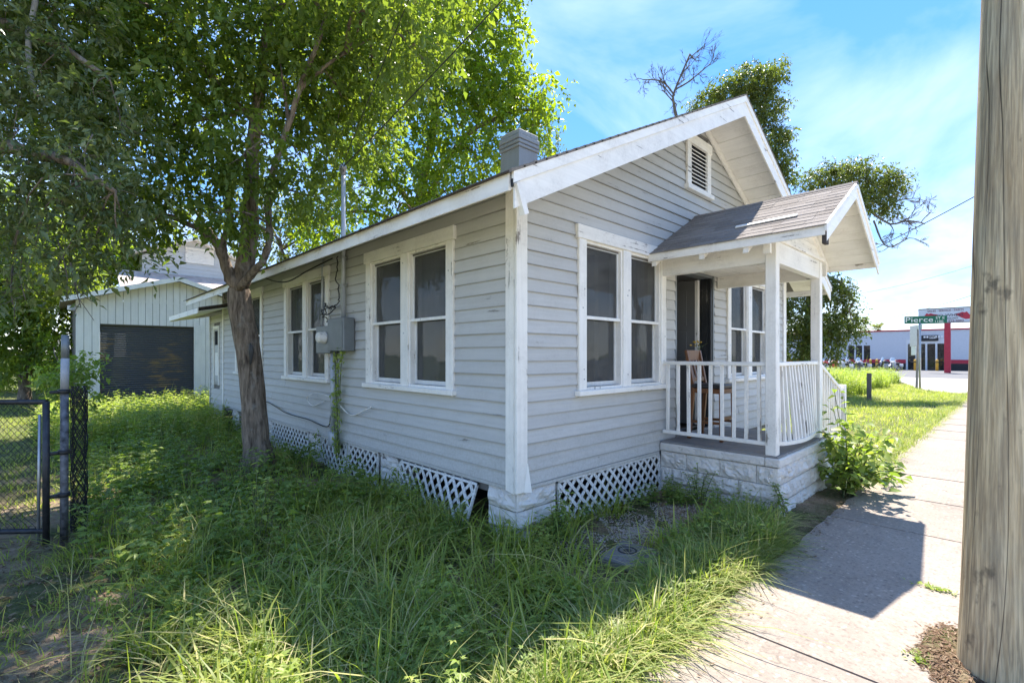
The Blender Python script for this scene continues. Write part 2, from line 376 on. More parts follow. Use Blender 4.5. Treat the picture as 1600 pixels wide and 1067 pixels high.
# ------------------------------------------------------------------ mesh helpers
class MB:
    def __init__(s): s.v = []; s.f = []
    def add(s, vs, fs):
        o = len(s.v); s.v.extend([tuple(float(c) for c in p) for p in vs]); s.f.extend([tuple(i + o for i in f) for f in fs]); return s
    def convex(s, vs, fs):
        vs = [np.asarray(p, float) for p in vs]; c = sum(vs) / len(vs); ff = []
        for f in fs:
            a, b, d = vs[f[0]], vs[f[1]], vs[f[2]]
            n = np.cross(b - a, d - a)
            ff.append(f if np.dot(n, a - c) >= 0 else tuple(reversed(f)))
        return s.add(vs, ff)
    def hexa(s, p):      # p[0..3] bottom ring, p[4..7] top ring
        return s.convex(p, [(0, 1, 2, 3), (4, 5, 6, 7), (0, 1, 5, 4), (1, 2, 6, 5), (2, 3, 7, 6), (3, 0, 4, 7)])
    def obox(s, c, a, b, d, ch=0.0):
        c, a, b, d = (np.asarray(x, float) for x in (c, a, b, d))
        if ch <= 0:
            return s.hexa([c - a - b - d, c + a - b - d, c + a + b - d, c - a + b - d, c - a - b + d, c + a - b + d, c + a + b + d, c - a + b + d])
        h = [np.linalg.norm(x) for x in (a, b, d)]
        ch = min(ch, 0.45 * min(h)); k = [1 - ch / x for x in h]
        vs = []; idx = {}
        for sx in (-1, 1):
            for sy in (-1, 1):
                for sz in (-1, 1):
                    for ax in range(3):
                        f = [k[0], k[1], k[2]]; f[ax] = 1.0
                        idx[(sx, sy, sz, ax)] = len(vs); vs.append(c + sx * f[0] * a + sy * f[1] * b + sz * f[2] * d)
        fs = []
        for ax in range(3):
            o = [i for i in range(3) if i != ax]
            for sg in (-1, 1):
                r = []
                for q in ((-1, -1), (1, -1), (1, 1), (-1, 1)):
                    t = [0, 0, 0]; t[ax] = sg; t[o[0]] = q[0]; t[o[1]] = q[1]; r.append(idx[(*t, ax)])
                fs.append(tuple(r))
            for q0 in (-1, 1):                   # edges parallel to ax
                for q1 in (-1, 1):
                    t0 = [0, 0, 0]; t1 = [0, 0, 0]
                    t0[ax] = -1; t1[ax] = 1
                    for t in (t0, t1): t[o[0]] = q0; t[o[1]] = q1
                    fs.append((idx[(*t0, o[0])], idx[(*t1, o[0])], idx[(*t1, o[1])], idx[(*t0, o[1])]))
        for sx in (-1, 1):
            for sy in (-1, 1):
                for sz in (-1, 1):
                    fs.append(tuple(idx[(sx, sy, sz, a_)] for a_ in range(3)))
        return s.convex(vs, fs)
    def box(s, x0, x1, y0, y1, z0, z1, ch=0.0):
        return s.obox(((x0 + x1) / 2, (y0 + y1) / 2, (z0 + z1) / 2), ((x1 - x0) / 2, 0, 0), (0, (y1 - y0) / 2, 0), (0, 0, (z1 - z0) / 2), ch)
    def beam(s, p, q, w, h, up=(0, 0, 1), ch=0.0):      # a timber from p to q, w across, h along 'up'
        p, q, up = np.asarray(p, float), np.asarray(q, float), np.asarray(up, float)
        d = q - p; L = np.linalg.norm(d); d = d / L
        sd = np.cross(d, up); sd /= np.linalg.norm(sd); u2 = np.cross(sd, d)
        return s.obox((p + q) / 2, d * L / 2, sd * w / 2, u2 * h / 2, ch)
    def prism(s, poly, ext):
        n = len(poly); e = np.asarray(ext, float)
        vs = [np.asarray(p, float) for p in poly] + [np.asarray(p, float) + e for p in poly]
        fs = [tuple(range(n)), tuple(range(n, 2 * n))] + [(i, (i + 1) % n, n + (i + 1) % n, n + i) for i in range(n)]
        return s.convex(vs, fs)
    def tube(s, pts, rad, n=8, caps=True):
        pts = [np.asarray(p, float) for p in pts]
        if not hasattr(rad, '__len__'): rad = [rad] * len(pts)
        o = len(s.v); ref = np.array([0.13, 0.31, 0.94]); m = len(pts)
        for i, p in enumerate(pts):
            d = pts[min(i + 1, m - 1)] - pts[max(i - 1, 0)]; d = d / (np.linalg.norm(d) + 1e-9)
            r = ref if abs(np.dot(ref, d)) < 0.93 else np.array([1.0, 0.1, 0])
            a = np.cross(d, r); a /= np.linalg.norm(a); b = np.cross(d, a)
            for k in range(n):
                t = 2 * math.pi * k / n
                s.v.append(tuple(p + rad[i] * (math.cos(t) * a + math.sin(t) * b)))
        for i in range(m - 1):
            for k in range(n):
                s.f.append((o + i * n + k, o + i * n + (k + 1) % n, o + (i + 1) * n + (k + 1) % n, o + (i + 1) * n + k))
        if caps:
            s.f.append(tuple(o + k for k in reversed(range(n)))); s.f.append(tuple(o + (m - 1) * n + k for k in range(n)))
        return s
    def lathe(s, c, prof, n=20, axis=2):
        o = len(s.v); c = np.asarray(c, float)
        for r, h in prof:
            for k in range(n):
                t = 2 * math.pi * k / n
                q = [r * math.cos(t), r * math.sin(t), h]
                if axis == 0: q = [q[2], q[0], q[1]]
                if axis == 1: q = [q[0], q[2], q[1]]
                s.v.append(tuple(c + np.array(q)))
        for i in range(len(prof) - 1):
            for k in range(n):
                s.f.append((o + i * n + k, o + i * n + (k + 1) % n, o + (i + 1) * n + (k + 1) % n, o + (i + 1) * n + k))
        s.f.append(tuple(o + k for k in reversed(range(n)))); s.f.append(tuple(o + (len(prof) - 1) * n + k for k in range(n)))
        return s
    def mesh(s, name, mat, smooth=False):
        me = bpy.data.meshes.new(name); me.from_pydata(s.v, [], s.f); me.update()
        if mat is not None: me.materials.append(mat)
        if smooth: me.polygons.foreach_set('use_smooth', [True] * len(me.polygons))
        return me
    def build(s, name, mat, parent=None, smooth=False):
        return link(name, s.mesh(name, mat, smooth), parent)

ORG = {}                                       # where each root stands
def link(name, data, parent=None):
    o = bpy.data.objects.new(name, data); COL.objects.link(o)
    if parent is not None:
        o.parent = parent
        b = ORG.get(parent.name)
        if b is not None: o.matrix_parent_inverse = Matrix.Translation((-b[0], -b[1], -b[2]))
    return o
def tag(o, label=None, cat=None, group=None, kind=None):
    if label: o['label'] = label
    if cat: o['category'] = cat
    if group: o['group'] = group
    if kind: o['kind'] = kind
    return o
def thing(name, loc, label, cat, group=None):
    e = bpy.data.objects.new(name, None); COL.objects.link(e)
    e.empty_display_size = 0.2
    e.location = tuple(float(c) for c in loc); ORG[e.name] = tuple(float(c) for c in loc)
    return tag(e, label, cat, group)
def part(name, parent):                          # an Empty that groups sub-parts of one part
    e = bpy.data.objects.new(name, None); COL.objects.link(e); e.parent = parent
    b = ORG.get(parent.name)
    if b is not None: e.matrix_parent_inverse = Matrix.Translation((-b[0], -b[1], -b[2]))
    return e
def copy_tree(o, parent=None):
    c = o.copy(); COL.objects.link(c)
    if parent is not None: c.parent = parent
    for ch in list(o.children): copy_tree(ch, c)
    return c

def np_mesh(name, V, T, tint=None, mat=None, smooth=False):
    """V (n,3) points, T (m,3) triangles, tint per point"""
    me = bpy.data.meshes.new(name)
    V = np.ascontiguousarray(V, np.float32); T = np.ascontiguousarray(T, np.int32)
    me.vertices.add(len(V)); me.vertices.foreach_set('co', V.ravel())
    me.loops.add(T.size); me.loops.foreach_set('vertex_index', T.ravel())
    me.polygons.add(len(T))
    me.polygons.foreach_set('loop_start', np.arange(0, T.size, 3, dtype=np.int32))
    me.update(calc_edges=True)
    if tint is not None:
        a = me.attributes.new('tint', 'FLOAT', 'POINT'); a.data.foreach_set('value', np.ascontiguousarray(tint, np.float32))
    if mat is not None: me.materials.append(mat)
    if smooth: me.polygons.foreach_set('use_smooth', np.ones(len(T), bool))
    return me

def unit(a): return a / (np.linalg.norm(a, axis=-1, keepdims=True) + 1e-9)

def leaves_arrays(pos, d, nrm, L, W, tint, fold=0.25, droop=0.15):
    """six-point folded leaves: returns V, T, tint"""
    n = len(pos); d = unit(d); sd = unit(np.cross(d, nrm)); up = np.cross(sd, d)
    L = np.broadcast_to(np.asarray(L, float).reshape(-1, 1), (n, 1)); W = np.broadcast_to(np.asarray(W, float).reshape(-1, 1), (n, 1))
    V = np.empty((n, 5, 3))
    V[:, 0] = pos
    V[:, 1] = pos + d * L * 0.42 + sd * W * 0.5 + up * W * fold
    V[:, 2] = pos + d * L - up * L * droop
    V[:, 3] = pos + d * L * 0.42 - sd * W * 0.5 + up * W * fold
    V[:, 4] = pos + d * L * 0.55 - up * L * droop * 0.2
    b = np.arange(n)[:, None, None] * 5
    T = (np.array([[0, 4, 1], [1, 4, 2], [0, 3, 4], [3, 2, 4]])[None] + b).reshape(-1, 3)
    return V.reshape(-1, 3), T, np.repeat(tint, 5)

def blades_arrays(base, h, w, lean_az, lean, tint, seg=3, curl=1.0):
    """arching grass blades"""
    n = len(base); V = np.empty((n, seg * 2 + 1, 3))
    dr = np.stack([np.cos(lean_az), np.sin(lean_az), np.zeros(n)], 1)
    sd = np.stack([-np.sin(lean_az + RNG.normal(0, .5, n)), np.cos(lean_az), np.zeros(n)], 1)
    for i in range(seg + 1):
        t = i / seg
        out = (lean * t ** 1.6 * h)[:, None] * dr
        zz = h * (t - 0.42 * np.minimum(lean, 1.4) * t ** 2.2 * curl)
        c = base + out; c = c + np.stack([np.zeros(n), np.zeros(n), zz], 1)
        if i < seg:
            ww = (w * (1 - 0.75 * t ** 1.5) * 0.5)[:, None] * sd
            V[:, i * 2] = c - ww; V[:, i * 2 + 1] = c + ww
        else: V[:, seg * 2] = c
    tr = []
    for i in range(seg - 1):
        a = i * 2; tr += [[a, a + 1, a + 3], [a, a + 3, a + 2]]
    a = (seg - 1) * 2; tr += [[a, a + 1, a + 2]]
    T = (np.array(tr)[None] + np.arange(n)[:, None, None] * (seg * 2 + 1)).reshape(-1, 3)
    return V.reshape(-1, 3), T, np.repeat(tint, seg * 2 + 1)

def merge(parts):
    Vs, Ts, ts, o = [], [], [], 0
    for V, T, t in parts:
        Vs.append(V); Ts.append(T + o); ts.append(t); o += len(V)
    return np.concatenate(Vs), np.concatenate(Ts), np.concatenate(ts)
# ------------------------------------------------------------------ ground, sidewalk, streets
def vnoise(x, y, s):
    x = x / s; y = y / s
    return (np.sin(1.7 * x + 0.6 * np.sin(2.3 * y)) + np.sin(2.1 * y + 1.3 * np.sin(1.9 * x + 1.0)) + np.sin(3.7 * x - 2.9 * y + 0.5)) / 3.0
def ground_h(x, y):
    x = np.asarray(x, float); y = np.asarray(y, float)
    h = GZ + 0.03 * vnoise(x, y, 1.3) + 0.015 * vnoise(x + 5, y - 3, 0.45)
    side = np.clip((y + 2.15) / 0.5, 0, 1)                       # level beside the sidewalk
    far = np.clip((np.hypot(x, y) - 16) / 10, 0, 1)
    h = GZ - 0.02 + (h - GZ + 0.02) * side * (1 - far)
    inb = (x > 0.3) & (x < 7.3) & (y > 0.3) & (y < 12)
    return np.where(inb, GZ - 0.12, np.where((y < -1.75) & (x > -40), np.minimum(h, GZ - 0.035), h))
def axis_coords(lo, hi, dlo, dhi, step):
    mid = np.arange(dlo, dhi + 1e-6, step)
    a = dlo - np.geomspace(0.5, dlo - lo, 14)[::-1]; b = dhi + np.geomspace(0.5, hi - dhi, 14)
    return np.concatenate([a, mid, b])
gx = axis_coords(-600, 900, -9, 12, 0.14); gy = axis_coords(-600, 700, -4.4, 9, 0.14)
XX, YY = np.meshgrid(gx, gy, indexing='ij')
V = np.stack([XX, YY, ground_h(XX, YY)], -1).reshape(-1, 3)
nx, ny = len(gx), len(gy)
ii, jj = np.meshgrid(np.arange(nx - 1), np.arange(ny - 1), indexing='ij')
a = (ii * ny + jj).ravel(); b = a + ny; c = b + 1; d = a + 1
T = np.concatenate([np.stack([a, b, c], 1), np.stack([a, c, d], 1)])
g = link('ground', np_mesh('ground', V, T, mat=M['ground'], smooth=True)); tag(g, kind='structure')

# sidewalk: separate slabs with open joints, slightly out of level
sw = thing('sidewalk', (0, -2.5, GZ), None, None); tag(sw, kind='structure')
joints = [-7.5, -6.0, -4.5, -3.0, -1.5, 0.02, 1.40, 3.02, 4.5]
while joints[-1] < 26.5: joints.append(joints[-1] + 1.5)
rnd = random.Random(3)
for i in range(len(joints) - 1):
    x0, x1 = joints[i] + 0.009, joints[i + 1] - 0.009
    t0, t1 = rnd.uniform(-.006, .006), rnd.uniform(-.006, .006)
    y0, y1 = -3.14 + rnd.uniform(-.015, .015), -1.86
    zt = GZ + 0.012
    m = MB()
    n = 7
    pts = []
    for k in range(n + 1):                        # worn house side edge
        f = k / n; pts.append((x0 + (x1 - x0) * f, y1 + rnd.uniform(-.02, .03)))
    for k in range(n + 1):
        f = 1 - k / n; pts.append((x0 + (x1 - x0) * f, y0 + rnd.uniform(-.015, .015)))
    top = [(x, y, zt + t0 * (x - x0) + t1 * 0.3) for x, y in pts]
    m.prism([(x, y, GZ - 0.11) for x, y in pts], (0, 0, 1)); N_ = len(pts)
    m.v[N_:] = [tuple(float(q) for q in p) for p in top]
    m.build('slab', M['sidewalk'], sw)
# crack filled joints: a strip of dark soil shows in the gaps from the ground beneath

# street beside the verge (behind the viewer) with its kerb
m = MB(); m.box(-300, 27, -4.55, -4.40, GZ - 0.16, GZ + 0.02, 0.02); tag(m.build('kerb', M['apron']), kind='structure')
m = MB(); m.add([(-300, -13, GZ - 0.10), (27.4, -13, GZ - 0.10), (27.4, -4.55, GZ - 0.10), (-300, -4.55, GZ - 0.10)], [(0, 1, 2, 3)])
# the verge is cut by the road: sink the ground there
me = g.data
co_ = np.empty(len(me.vertices) * 3, np.float32); me.vertices.foreach_get('co', co_); co_ = co_.reshape(-1, 3)
sink = (co_[:, 1] < -4.4); co_[sink, 2] = GZ - 0.35
far_s = (co_[:, 0] > 21.5) & (co_[:, 1] > -4.4) & (co_[:, 1] < 60) & (co_[:, 0] < 80); co_[far_s, 2] = GZ - 0.035
me.vertices.foreach_set('co', co_.ravel()); me.update()
tag(m.build('road', M['road']), kind='structure')
# pale cross street, then the shop's parking lot
m = MB(); pl = [(47.4, 4.75), (44.9, 3.9), (41.5, 2.95), (36.5, 1.7), (32.0, .75), (29.9, .2), (28.6, -.5), (27.9, -1.0), (27.6, -1.9), (27.5, -60), (47.5, -60), (47.5, 4.8)]
m.add([(x, y, GZ - 0.012) for x, y in pl], [tuple(range(len(pl)))])
tag(m.build('cross_street', M['apron']), kind='structure')
m = MB(); m.add([(47.5, -60, GZ), (130, -60, GZ), (130, 80, GZ), (47.5, 80, GZ)], [(0, 1, 2, 3)])
tag(m.build('parking_lot', M['asphalt']), kind='structure')
# bare gravel by the foundation
def patch(name, pts, z, mat, kind='structure'):
    m = MB(); n = len(pts); c = np.mean(np.array(pts), 0)
    m.add([(x, y, float(ground_h(x, y)) + z) for x, y in pts] + [(c[0], c[1], float(ground_h(*c)) + z + 0.012)], [(i, (i + 1) % n, n) for i in range(n)])
    return tag(m.build(name, mat), kind=kind)
# ------------------------------------------------------------------ the cottage
HW, HD, ZB, WT = 7.6, 10.6, 0.42, 3.36         # width, depth, bottom of siding, top of side wall
EX, EZ, SL, RX = -0.69, 3.08, 0.497, 3.8       # eave line, its height, slope, ridge
YF, YB = -0.66, 11.2                           # gable overhangs
def roof_z(x): return EZ + SL * (min(x, 2 * RX - x) - EX)
house = thing('cottage', (0, 0, GZ), 'small grey weatherboard cottage with white trim and a front porch', 'house')
def FF(s, n, z): return (s, -n, z)             # facade frame: along, out, up
def SF(s, n, z): return (-n, s, z)             # side wall frame
def fbox(m, F, s0, s1, n0, n1, z0, z1, ch=0.0):
    c = np.array(F((s0 + s1) / 2, (n0 + n1) / 2, (z0 + z1) / 2)); o = np.array(F(0, 0, 0))
    return m.obox(c, (np.array(F(1, 0, 0)) - o) * (s1 - s0) / 2, (np.array(F(0, 1, 0)) - o) * (n1 - n0) / 2, (0, 0, (z1 - z0) / 2), ch)

WIN_F = [(0.90, 2.76, 1.24, 3.09, 'f'), (4.76, 6.66, 1.24, 3.09, 'f')]
WIN_S = [(0.95, 2.95, 1.24, 3.09, 's'), (4.20, 6.18, 1.24, 3.09, 's'), (7.48, 9.46, 1.24, 3.09, 's')]
DOOR = (3.06, 4.30, 0.58, 2.93)

# wall cores with true openings
def wall_core(name, F, s0, s1, z0, z1, holes, mat, n0=-0.12, n1=-0.012):
    w = MB(); xs = sorted({s0, s1, *[h[0] for h in holes], *[h[1] for h in holes]})
    for a_, b_ in zip(xs, xs[1:]):
        hs_ = sorted([(h[2], h[3]) for h in holes if h[0] < b_ - 1e-6 and h[1] > a_ + 1e-6])
        z = z0
        for h0, h1 in hs_:
            if h0 > z: fbox(w, F, a_, b_, n0, n1, z, h0)
            z = max(z, h1)
        if z < z1: fbox(w, F, a_, b_, n0, n1, z, z1)
    return w
def win_holes(W):
    r = []
    for s0, s1, z0, z1, _ in W:
        mid = (s0 + s1) / 2
        r += [(s0 + 0.15, mid - 0.105, z0 + 0.09, z1 - 0.20), (mid + 0.105, s1 - 0.15, z0 + 0.09, z1 - 0.20)]
    return r
w = wall_core('front_wall', FF, 0.0, HW, ZB, WT, win_holes(WIN_F) + [(DOOR[0] + .05, DOOR[1] - .05, DOOR[2], DOOR[3])], None)
w.prism([(0.0, 0.012, WT), (HW, 0.012, WT), (RX, 0.012, roof_z(RX) - 0.12)], (0, 0.108, 0))
front_wall = w.build('front_wall', M['wall_core'], house)
w = wall_core('side_wall', SF, 0.12, HD, ZB, WT, win_holes(WIN_S), None)
side_wall = w.build('side_wall', M['wall_core'], house)
m = MB(); m.box(HW - 0.12, HW, 0.13, HD - 0.1, ZB, WT); m.box(0.125, HW, HD - 0.12, HD, ZB, WT)
m.prism([(0.0, HD, WT), (HW, HD, WT), (RX, HD, roof_z(RX) - 0.12)], (0, -0.12, 0))
m.build('rear_wall', M['siding'], house)
# inside: floor, ceiling, partitions
m = MB(); m.box(0.125, HW - .125, 0.125, HD - .125, 0.48, 0.55); m.build('inside_floor', M['inside_floor'], house)
m = MB(); m.box(0.125, HW - .125, 0.125, HD - .125, WT - .1, WT - .02)
m.box(0.2, 2.95, 3.3, 3.4, 0.55, 3.25); m.box(2.98, 3.08, 1.3, 7.0, 0.55, 3.25); m.box(4.5, 4.6, 0.13, 5.0, 0.55, 3.25); m.box(0.2, 3.0, 6.9, 7.0, .55, 3.25)
m.box(2.4, 3.5, 5.0, 5.1, .55, 3.25); m.box(3.08, 4.5, 2.6, 2.7, .55, 3.25)
m.build('inside_wall', M['inside'], house)

# clapboards, one by one
REV = 0.134
def lap(m, F, s00, s01, s10, s11, z0, z1, n0=0.022, n1=0.005):
    """one board: bottom edge from s00 to s01, top edge from s10 to s11"""
    p = [F(s00, -0.010, z0), F(s01, -0.010, z0), F(s01, n0, z0), F(s00, n0, z0), F(s10, -0.010, z1), F(s11, -0.010, z1), F(s11, n1, z1), F(s10, n1, z1)]
    return m.hexa(p)
def courses(F, parent, mat, s0, s1, z0, z1, holes, limits=None, seed=1):
    r = random.Random(seed); z = z0
    while z < z1 - 0.02:
        zt = min(z + REV, z1)
        spans = [(s0, s1)]
        for h in holes:
            if h[2] < zt - 0.012 and h[3] > z + 0.012:
                ns = []
                for a_, b_ in spans:
                    if h[1] <= a_ or h[0] >= b_: ns.append((a_, b_)); continue
                    if h[0] > a_: ns.append((a_, h[0]))
                    if h[1] < b_: ns.append((h[1], b_))
                spans = ns
        for a_, b_ in spans:
            cuts = [a_]
            if b_ - a_ > 4.2 or (b_ - a_ > 2.2 and r.random() < 0.35): cuts.append(a_ + (b_ - a_) * r.uniform(0.3, 0.7))
            cuts.append(b_)
            for c0, c1 in zip(cuts, cuts[1:]):
                j = r.uniform(-0.004, 0.004); j2 = r.uniform(-0.003, 0.003); g_ = 0.0025
                lo0, hi0, lo1, hi1 = c0 + g_, c1 - g_, c0 + g_, c1 - g_
                if limits is not None:
                    l0, h0 = limits(z); l1, h1 = limits(zt)
                    lo0, hi0 = max(lo0, l0), min(hi0, h0); lo1, hi1 = max(lo1, l1), min(hi1, h1)
                if hi0 - lo0 < 0.06: continue
                hi1 = max(hi1, lo1 + 0.01)
                m = MB(); q = r.uniform(0.019, 0.027)
                lap(m, F, lo0, hi0, lo1, hi1, z + j, zt + 0.004, q, 0.004)
                if r.random() < 0.5:               # boards that have sprung a little at one end
                    k = r.choice([2, 3]); v = np.array(m.v[k]) + (np.array(F(0, 1, 0)) - np.array(F(0, 0, 0))) * r.uniform(0, .006) + np.array([0, 0, r.uniform(-.003, .001)]); m.v[k] = tuple(v)
                m.build('clapboard', mat, parent)
        z = zt
casF = [(a_ + .012, b_ - .012, c + .02, d - .01) for a_, b_, c, d, _ in WIN_F]
casS = [(a_ + .012, b_ - .012, c + .02, d - .01) for a_, b_, c, d, _ in WIN_S]
def gable_lim(z):
    dz = (z - (EZ - 0.10)) / SL
    return (max(0.125, dz + EX), min(HW - 0.125, 2 * RX - (dz + EX)))
VENT = (3.36, 4.12, 4.05, 4.86)
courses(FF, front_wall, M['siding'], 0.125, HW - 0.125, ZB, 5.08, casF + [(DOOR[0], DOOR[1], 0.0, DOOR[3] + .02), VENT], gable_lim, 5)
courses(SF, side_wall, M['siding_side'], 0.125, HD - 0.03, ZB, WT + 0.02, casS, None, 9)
# skirt trim under the siding
m = MB(); fbox(m, FF, 0.13, 2.60, 0.0, 0.030, ZB - 0.035, ZB - 0.002); m.build('water_table', M['siding'], house)
m = MB(); fbox(m, FF, 4.60, HW - .13, 0.0, 0.030, ZB - 0.035, ZB - 0.002); m.build('water_table', M['siding'], house)
m = MB(); fbox(m, SF, 0.13, HD, 0.0, 0.030, ZB - 0.035, ZB - 0.002); m.build('water_table', M['siding_side'], house)
m = MB(); m.box(0.02, HW - .02, 0.02, HD - .02, ZB - 0.12, ZB - 0.004); m.build('floor_frame', M['wall_core'], house)

# corner boards (the near one splits open at its foot)
m = MB(); fbox(m, FF, -0.036, 0.112, 0.004, 0.040, ZB - 0.05, 3.24, .004); m.build('corner_board', M['white'], house)
m = MB(); m.hexa([(-.036, .0, ZB - .055), (-.002, .0, ZB - .055), (-.002, .115, ZB - .035), (-.036, .115, ZB - .035), (-.036, .0, 3.30), (-.002, .0, 3.30), (-.002, .115, 3.30), (-.036, .115, 3.30)]); m.build('corner_board', M['white'], house)
m = MB(); m.hexa([(.06, -.042, ZB - .05), (.135, -.075, ZB - .055), (.135, -.055, ZB - .055), (.06, -.0405, ZB - .05), (.10, -.044, ZB + .22), (.112, -.044, ZB + .22), (.112, -.0402, ZB + .22), (.10, -.0402, ZB + .22)]); m.build('corner_splinter', M['white'], house)
m = MB(); fbox(m, FF, HW - .112, HW + .036, 0.004, 0.040, ZB - .03, 3.24, .004); m.build('corner_board', M['white'], house)
m = MB(); fbox(m, SF, HD - .03, HD + .08, 0.002, 0.034, ZB - .03, 3.30, .004); m.build('corner_board', M['white'], house)

# windows: two double hung sashes under one head casing
def window(F, s0, s1, z0, z1, seed, wm, curtains=True):
    r = random.Random(seed)
    W = part('window', house)
    mid = (s0 + s1) / 2; zt = z1 - 0.15; zs = z0 + 0.06
    m = MB()
    fbox(m, F, s0, s0 + .13, 0.010, 0.045, zs, zt, .004); fbox(m, F, s1 - .13, s1, 0.010, 0.045, zs, zt, .004)
    fbox(m, F, mid - .085, mid + .085, 0.010, 0.043, zs, zt, .004)
    m.build('casing', M['white'], W)
    m = MB(); fbox(m, F, s0 - .035, s1 + .035, 0.012, 0.058, zt, z1, .005); m.build('head_casing', wm, W)
    m = MB(); fbox(m, F, s0 - .04, s1 + .04, -0.03, 0.085, z0, zs, .008); m.build('sill', wm, W)
    for a_, b_ in ((s0 + .13, mid - .085), (mid + .085, s1 - .13)):
        m = MB(); t = .028
        fbox(m, F, a_, a_ + t, -0.14, 0.022, zs, zt); fbox(m, F, b_ - t, b_, -0.14, 0.022, zs, zt)
        fbox(m, F, a_ + t, b_ - t, -0.14, 0.022, zt - t, zt); fbox(m, F, a_ + t, b_ - t, -0.14, 0.026, zs, zs + t)
        m.build('jamb', M['white'], W)
        a2, b2 = a_ + t, b_ - t; zb, ztt = zs + t, zt - t
        zm = zb + (ztt - zb) * r.uniform(0.475, 0.495); q = .034
        for (h0, h1, nn, fr) in ((zm, ztt, -0.016, q), (zb, zm + .03, -0.052, q)):
            m = MB(); k = 0.05 if h0 == zb else q
            fbox(m, F, a2, a2 + q * .7, nn - .03, nn, h0, h1); fbox(m, F, b2 - q * .7, b2, nn - .03, nn, h0, h1)
            fbox(m, F, a2 + q * .7, b2 - q * .7, nn - .03, nn, h1 - .03, h1); fbox(m, F, a2 + q * .7, b2 - q * .7, nn - .03, nn, h0, h0 + k)
            m.build('sash', M['sash'], W)
            m = MB(); fbox(m, F, a2 + q * .6, b2 - q * .6, nn - .018, nn - .012, h0 + k * .8, h1 - .025); m.build('pane', M['glass'], W)
        # screen bar across the middle, white
        m = MB(); fbox(m, F, a2, b2, -0.012, 0.014, zm - .005, zm + .028); m.build('meeting_rail', M['white'], W)
        if curtains and r.random() < 0.8:
            m = MB(); n = 16; e = r.choice([0, 1]); cw = (b2 - a2) * r.uniform(.22, .42)
            c0 = a2 if e else b2 - cw; vs = []
            for i in range(n + 1):
                s_ = c0 + cw * i / n; dd = -0.20 + 0.025 * math.sin(i * 1.9 + seed)
                vs += [F(s_, dd, zb - .1), F(s_, dd, ztt + .1)]
            m.add(vs, [(2 * i, 2 * i + 2, 2 * i + 3, 2 * i + 1) for i in range(n)]); m.build('curtain', M['curtain'], W, True)
    # nail heads and old screen clips
    m = MB()
    for k in range(9):
        s_ = r.choice([s0 + .065, mid, s1 - .065]) + r.uniform(-.03, .03); z_ = r.uniform(zs + .1, zt - .1)
        fbox(m, F, s_ - .008, s_ + .008, 0.04, 0.049, z_ - .006, z_ + .006)
    m.build('screen_clip', M['galv'], W)
    return W
for i, (a_, b_, c, d, _) in enumerate(WIN_F): window(FF, a_, b_, c, d, 21 + i, M['white_x'])
for i, (a_, b_, c, d, _) in enumerate(WIN_S): window(SF, a_, b_, c, d, 41 + i, M['white_y'])

# door opening: frame, open dark door, pale edge
D = part('front_door', house)
m = MB(); fbox(m, FF, DOOR[0], DOOR[0] + .05, -0.16, 0.012, DOOR[2], DOOR[3]); fbox(m, FF, DOOR[0] + .05, DOOR[1] - .05, -0.16, 0.012, DOOR[3] - .06, DOOR[3]); m.build('door_frame', M['metal_grey'], D)
m = MB(); fbox(m, FF, DOOR[1] - .045, DOOR[1], -0.16, 0.018, DOOR[2], DOOR[3]); m.build('door_frame', M['metal_grey'], D)
m = MB(); fbox(m, FF, DOOR[1] - .10, DOOR[1] - .047, -0.15, 0.006, DOOR[2], DOOR[3] - .062); fbox(m, FF, DOOR[1] - .118, DOOR[1] - .101, -0.09, -0.05, DOOR[2], DOOR[3] - .062); m.build('door_jamb', M['door_dark'], D)
m = MB(); m.box(DOOR[1] - .19, DOOR[1] - .145, 0.205, 1.00, DOOR[2] + .02, DOOR[3] - .08); m.build('door_leaf', M['door_grey'], D)
m = MB()
for z0_, z1_ in ((.8, 1.5), (1.65, 2.05), (2.15, 2.7)): m.box(DOOR[1] - .198, DOOR[1] - .19, .34, .88, z0_, z1_, .006)
m.build('door_panel', M['door_grey'], D)
m = MB(); m.box(DOOR[1] - .20, DOOR[1] - .140, 0.155, 0.203, DOOR[2] + .02, DOOR[3] - .08); m.build('door_edge', M['white'], D)
m = MB(); m.lathe((DOOR[1] - .19, .92, 1.55), [(0.012, 0), (.012, -.03), (.03, -.035), (.03, -.06), (.01, -.07)], 10, 0); m.build('door_knob', M['galv'], D, True)
m = MB(); fbox(m, FF, DOOR[0], DOOR[1], -0.2, 0.03, DOOR[2] - .05, DOOR[2]); m.build('threshold', M['floor_boards'], D)

# gable vent with slats
Vt = part('gable_vent', house); v0, v1, vz0, vz1 = VENT
m = MB(); fbox(m, FF, v0, v0 + .12, 0.01, 0.05, vz0 + .07, vz1 - .12, .004); fbox(m, FF, v1 - .12, v1, 0.01, 0.05, vz0 + .07, vz1 - .12, .004)
fbox(m, FF, v0 - .02, v1 + .02, 0.01, 0.06, vz1 - .12, vz1 + .02, .004); fbox(m, FF, v0 - .04, v1 + .04, 0.0, 0.085, vz0, vz0 + .07, .006); m.build('vent_frame', M['white_x'], Vt)
m = MB(); fbox(m, FF, v0 + .11, v1 - .11, -0.011, -0.005, vz0 + .06, vz1 - .1); m.build('vent_back', M['black'], Vt)
for i in range(10):
    z = vz0 + .105 + i * .057
    m = MB(); m.hexa([FF(v0 + .12, 0.04, z - .012), FF(v1 - .12, 0.04, z - .012), FF(v1 - .12, 0.046, z - .005), FF(v0 + .12, 0.046, z - .005), FF(v0 + .12, 0.006, z + .022), FF(v1 - .12, 0.006, z + .022), FF(v1 - .12, 0.010, z + .030), FF(v0 + .12, 0.010, z + .030)])
    m.build('slat', M['white_x'], Vt)

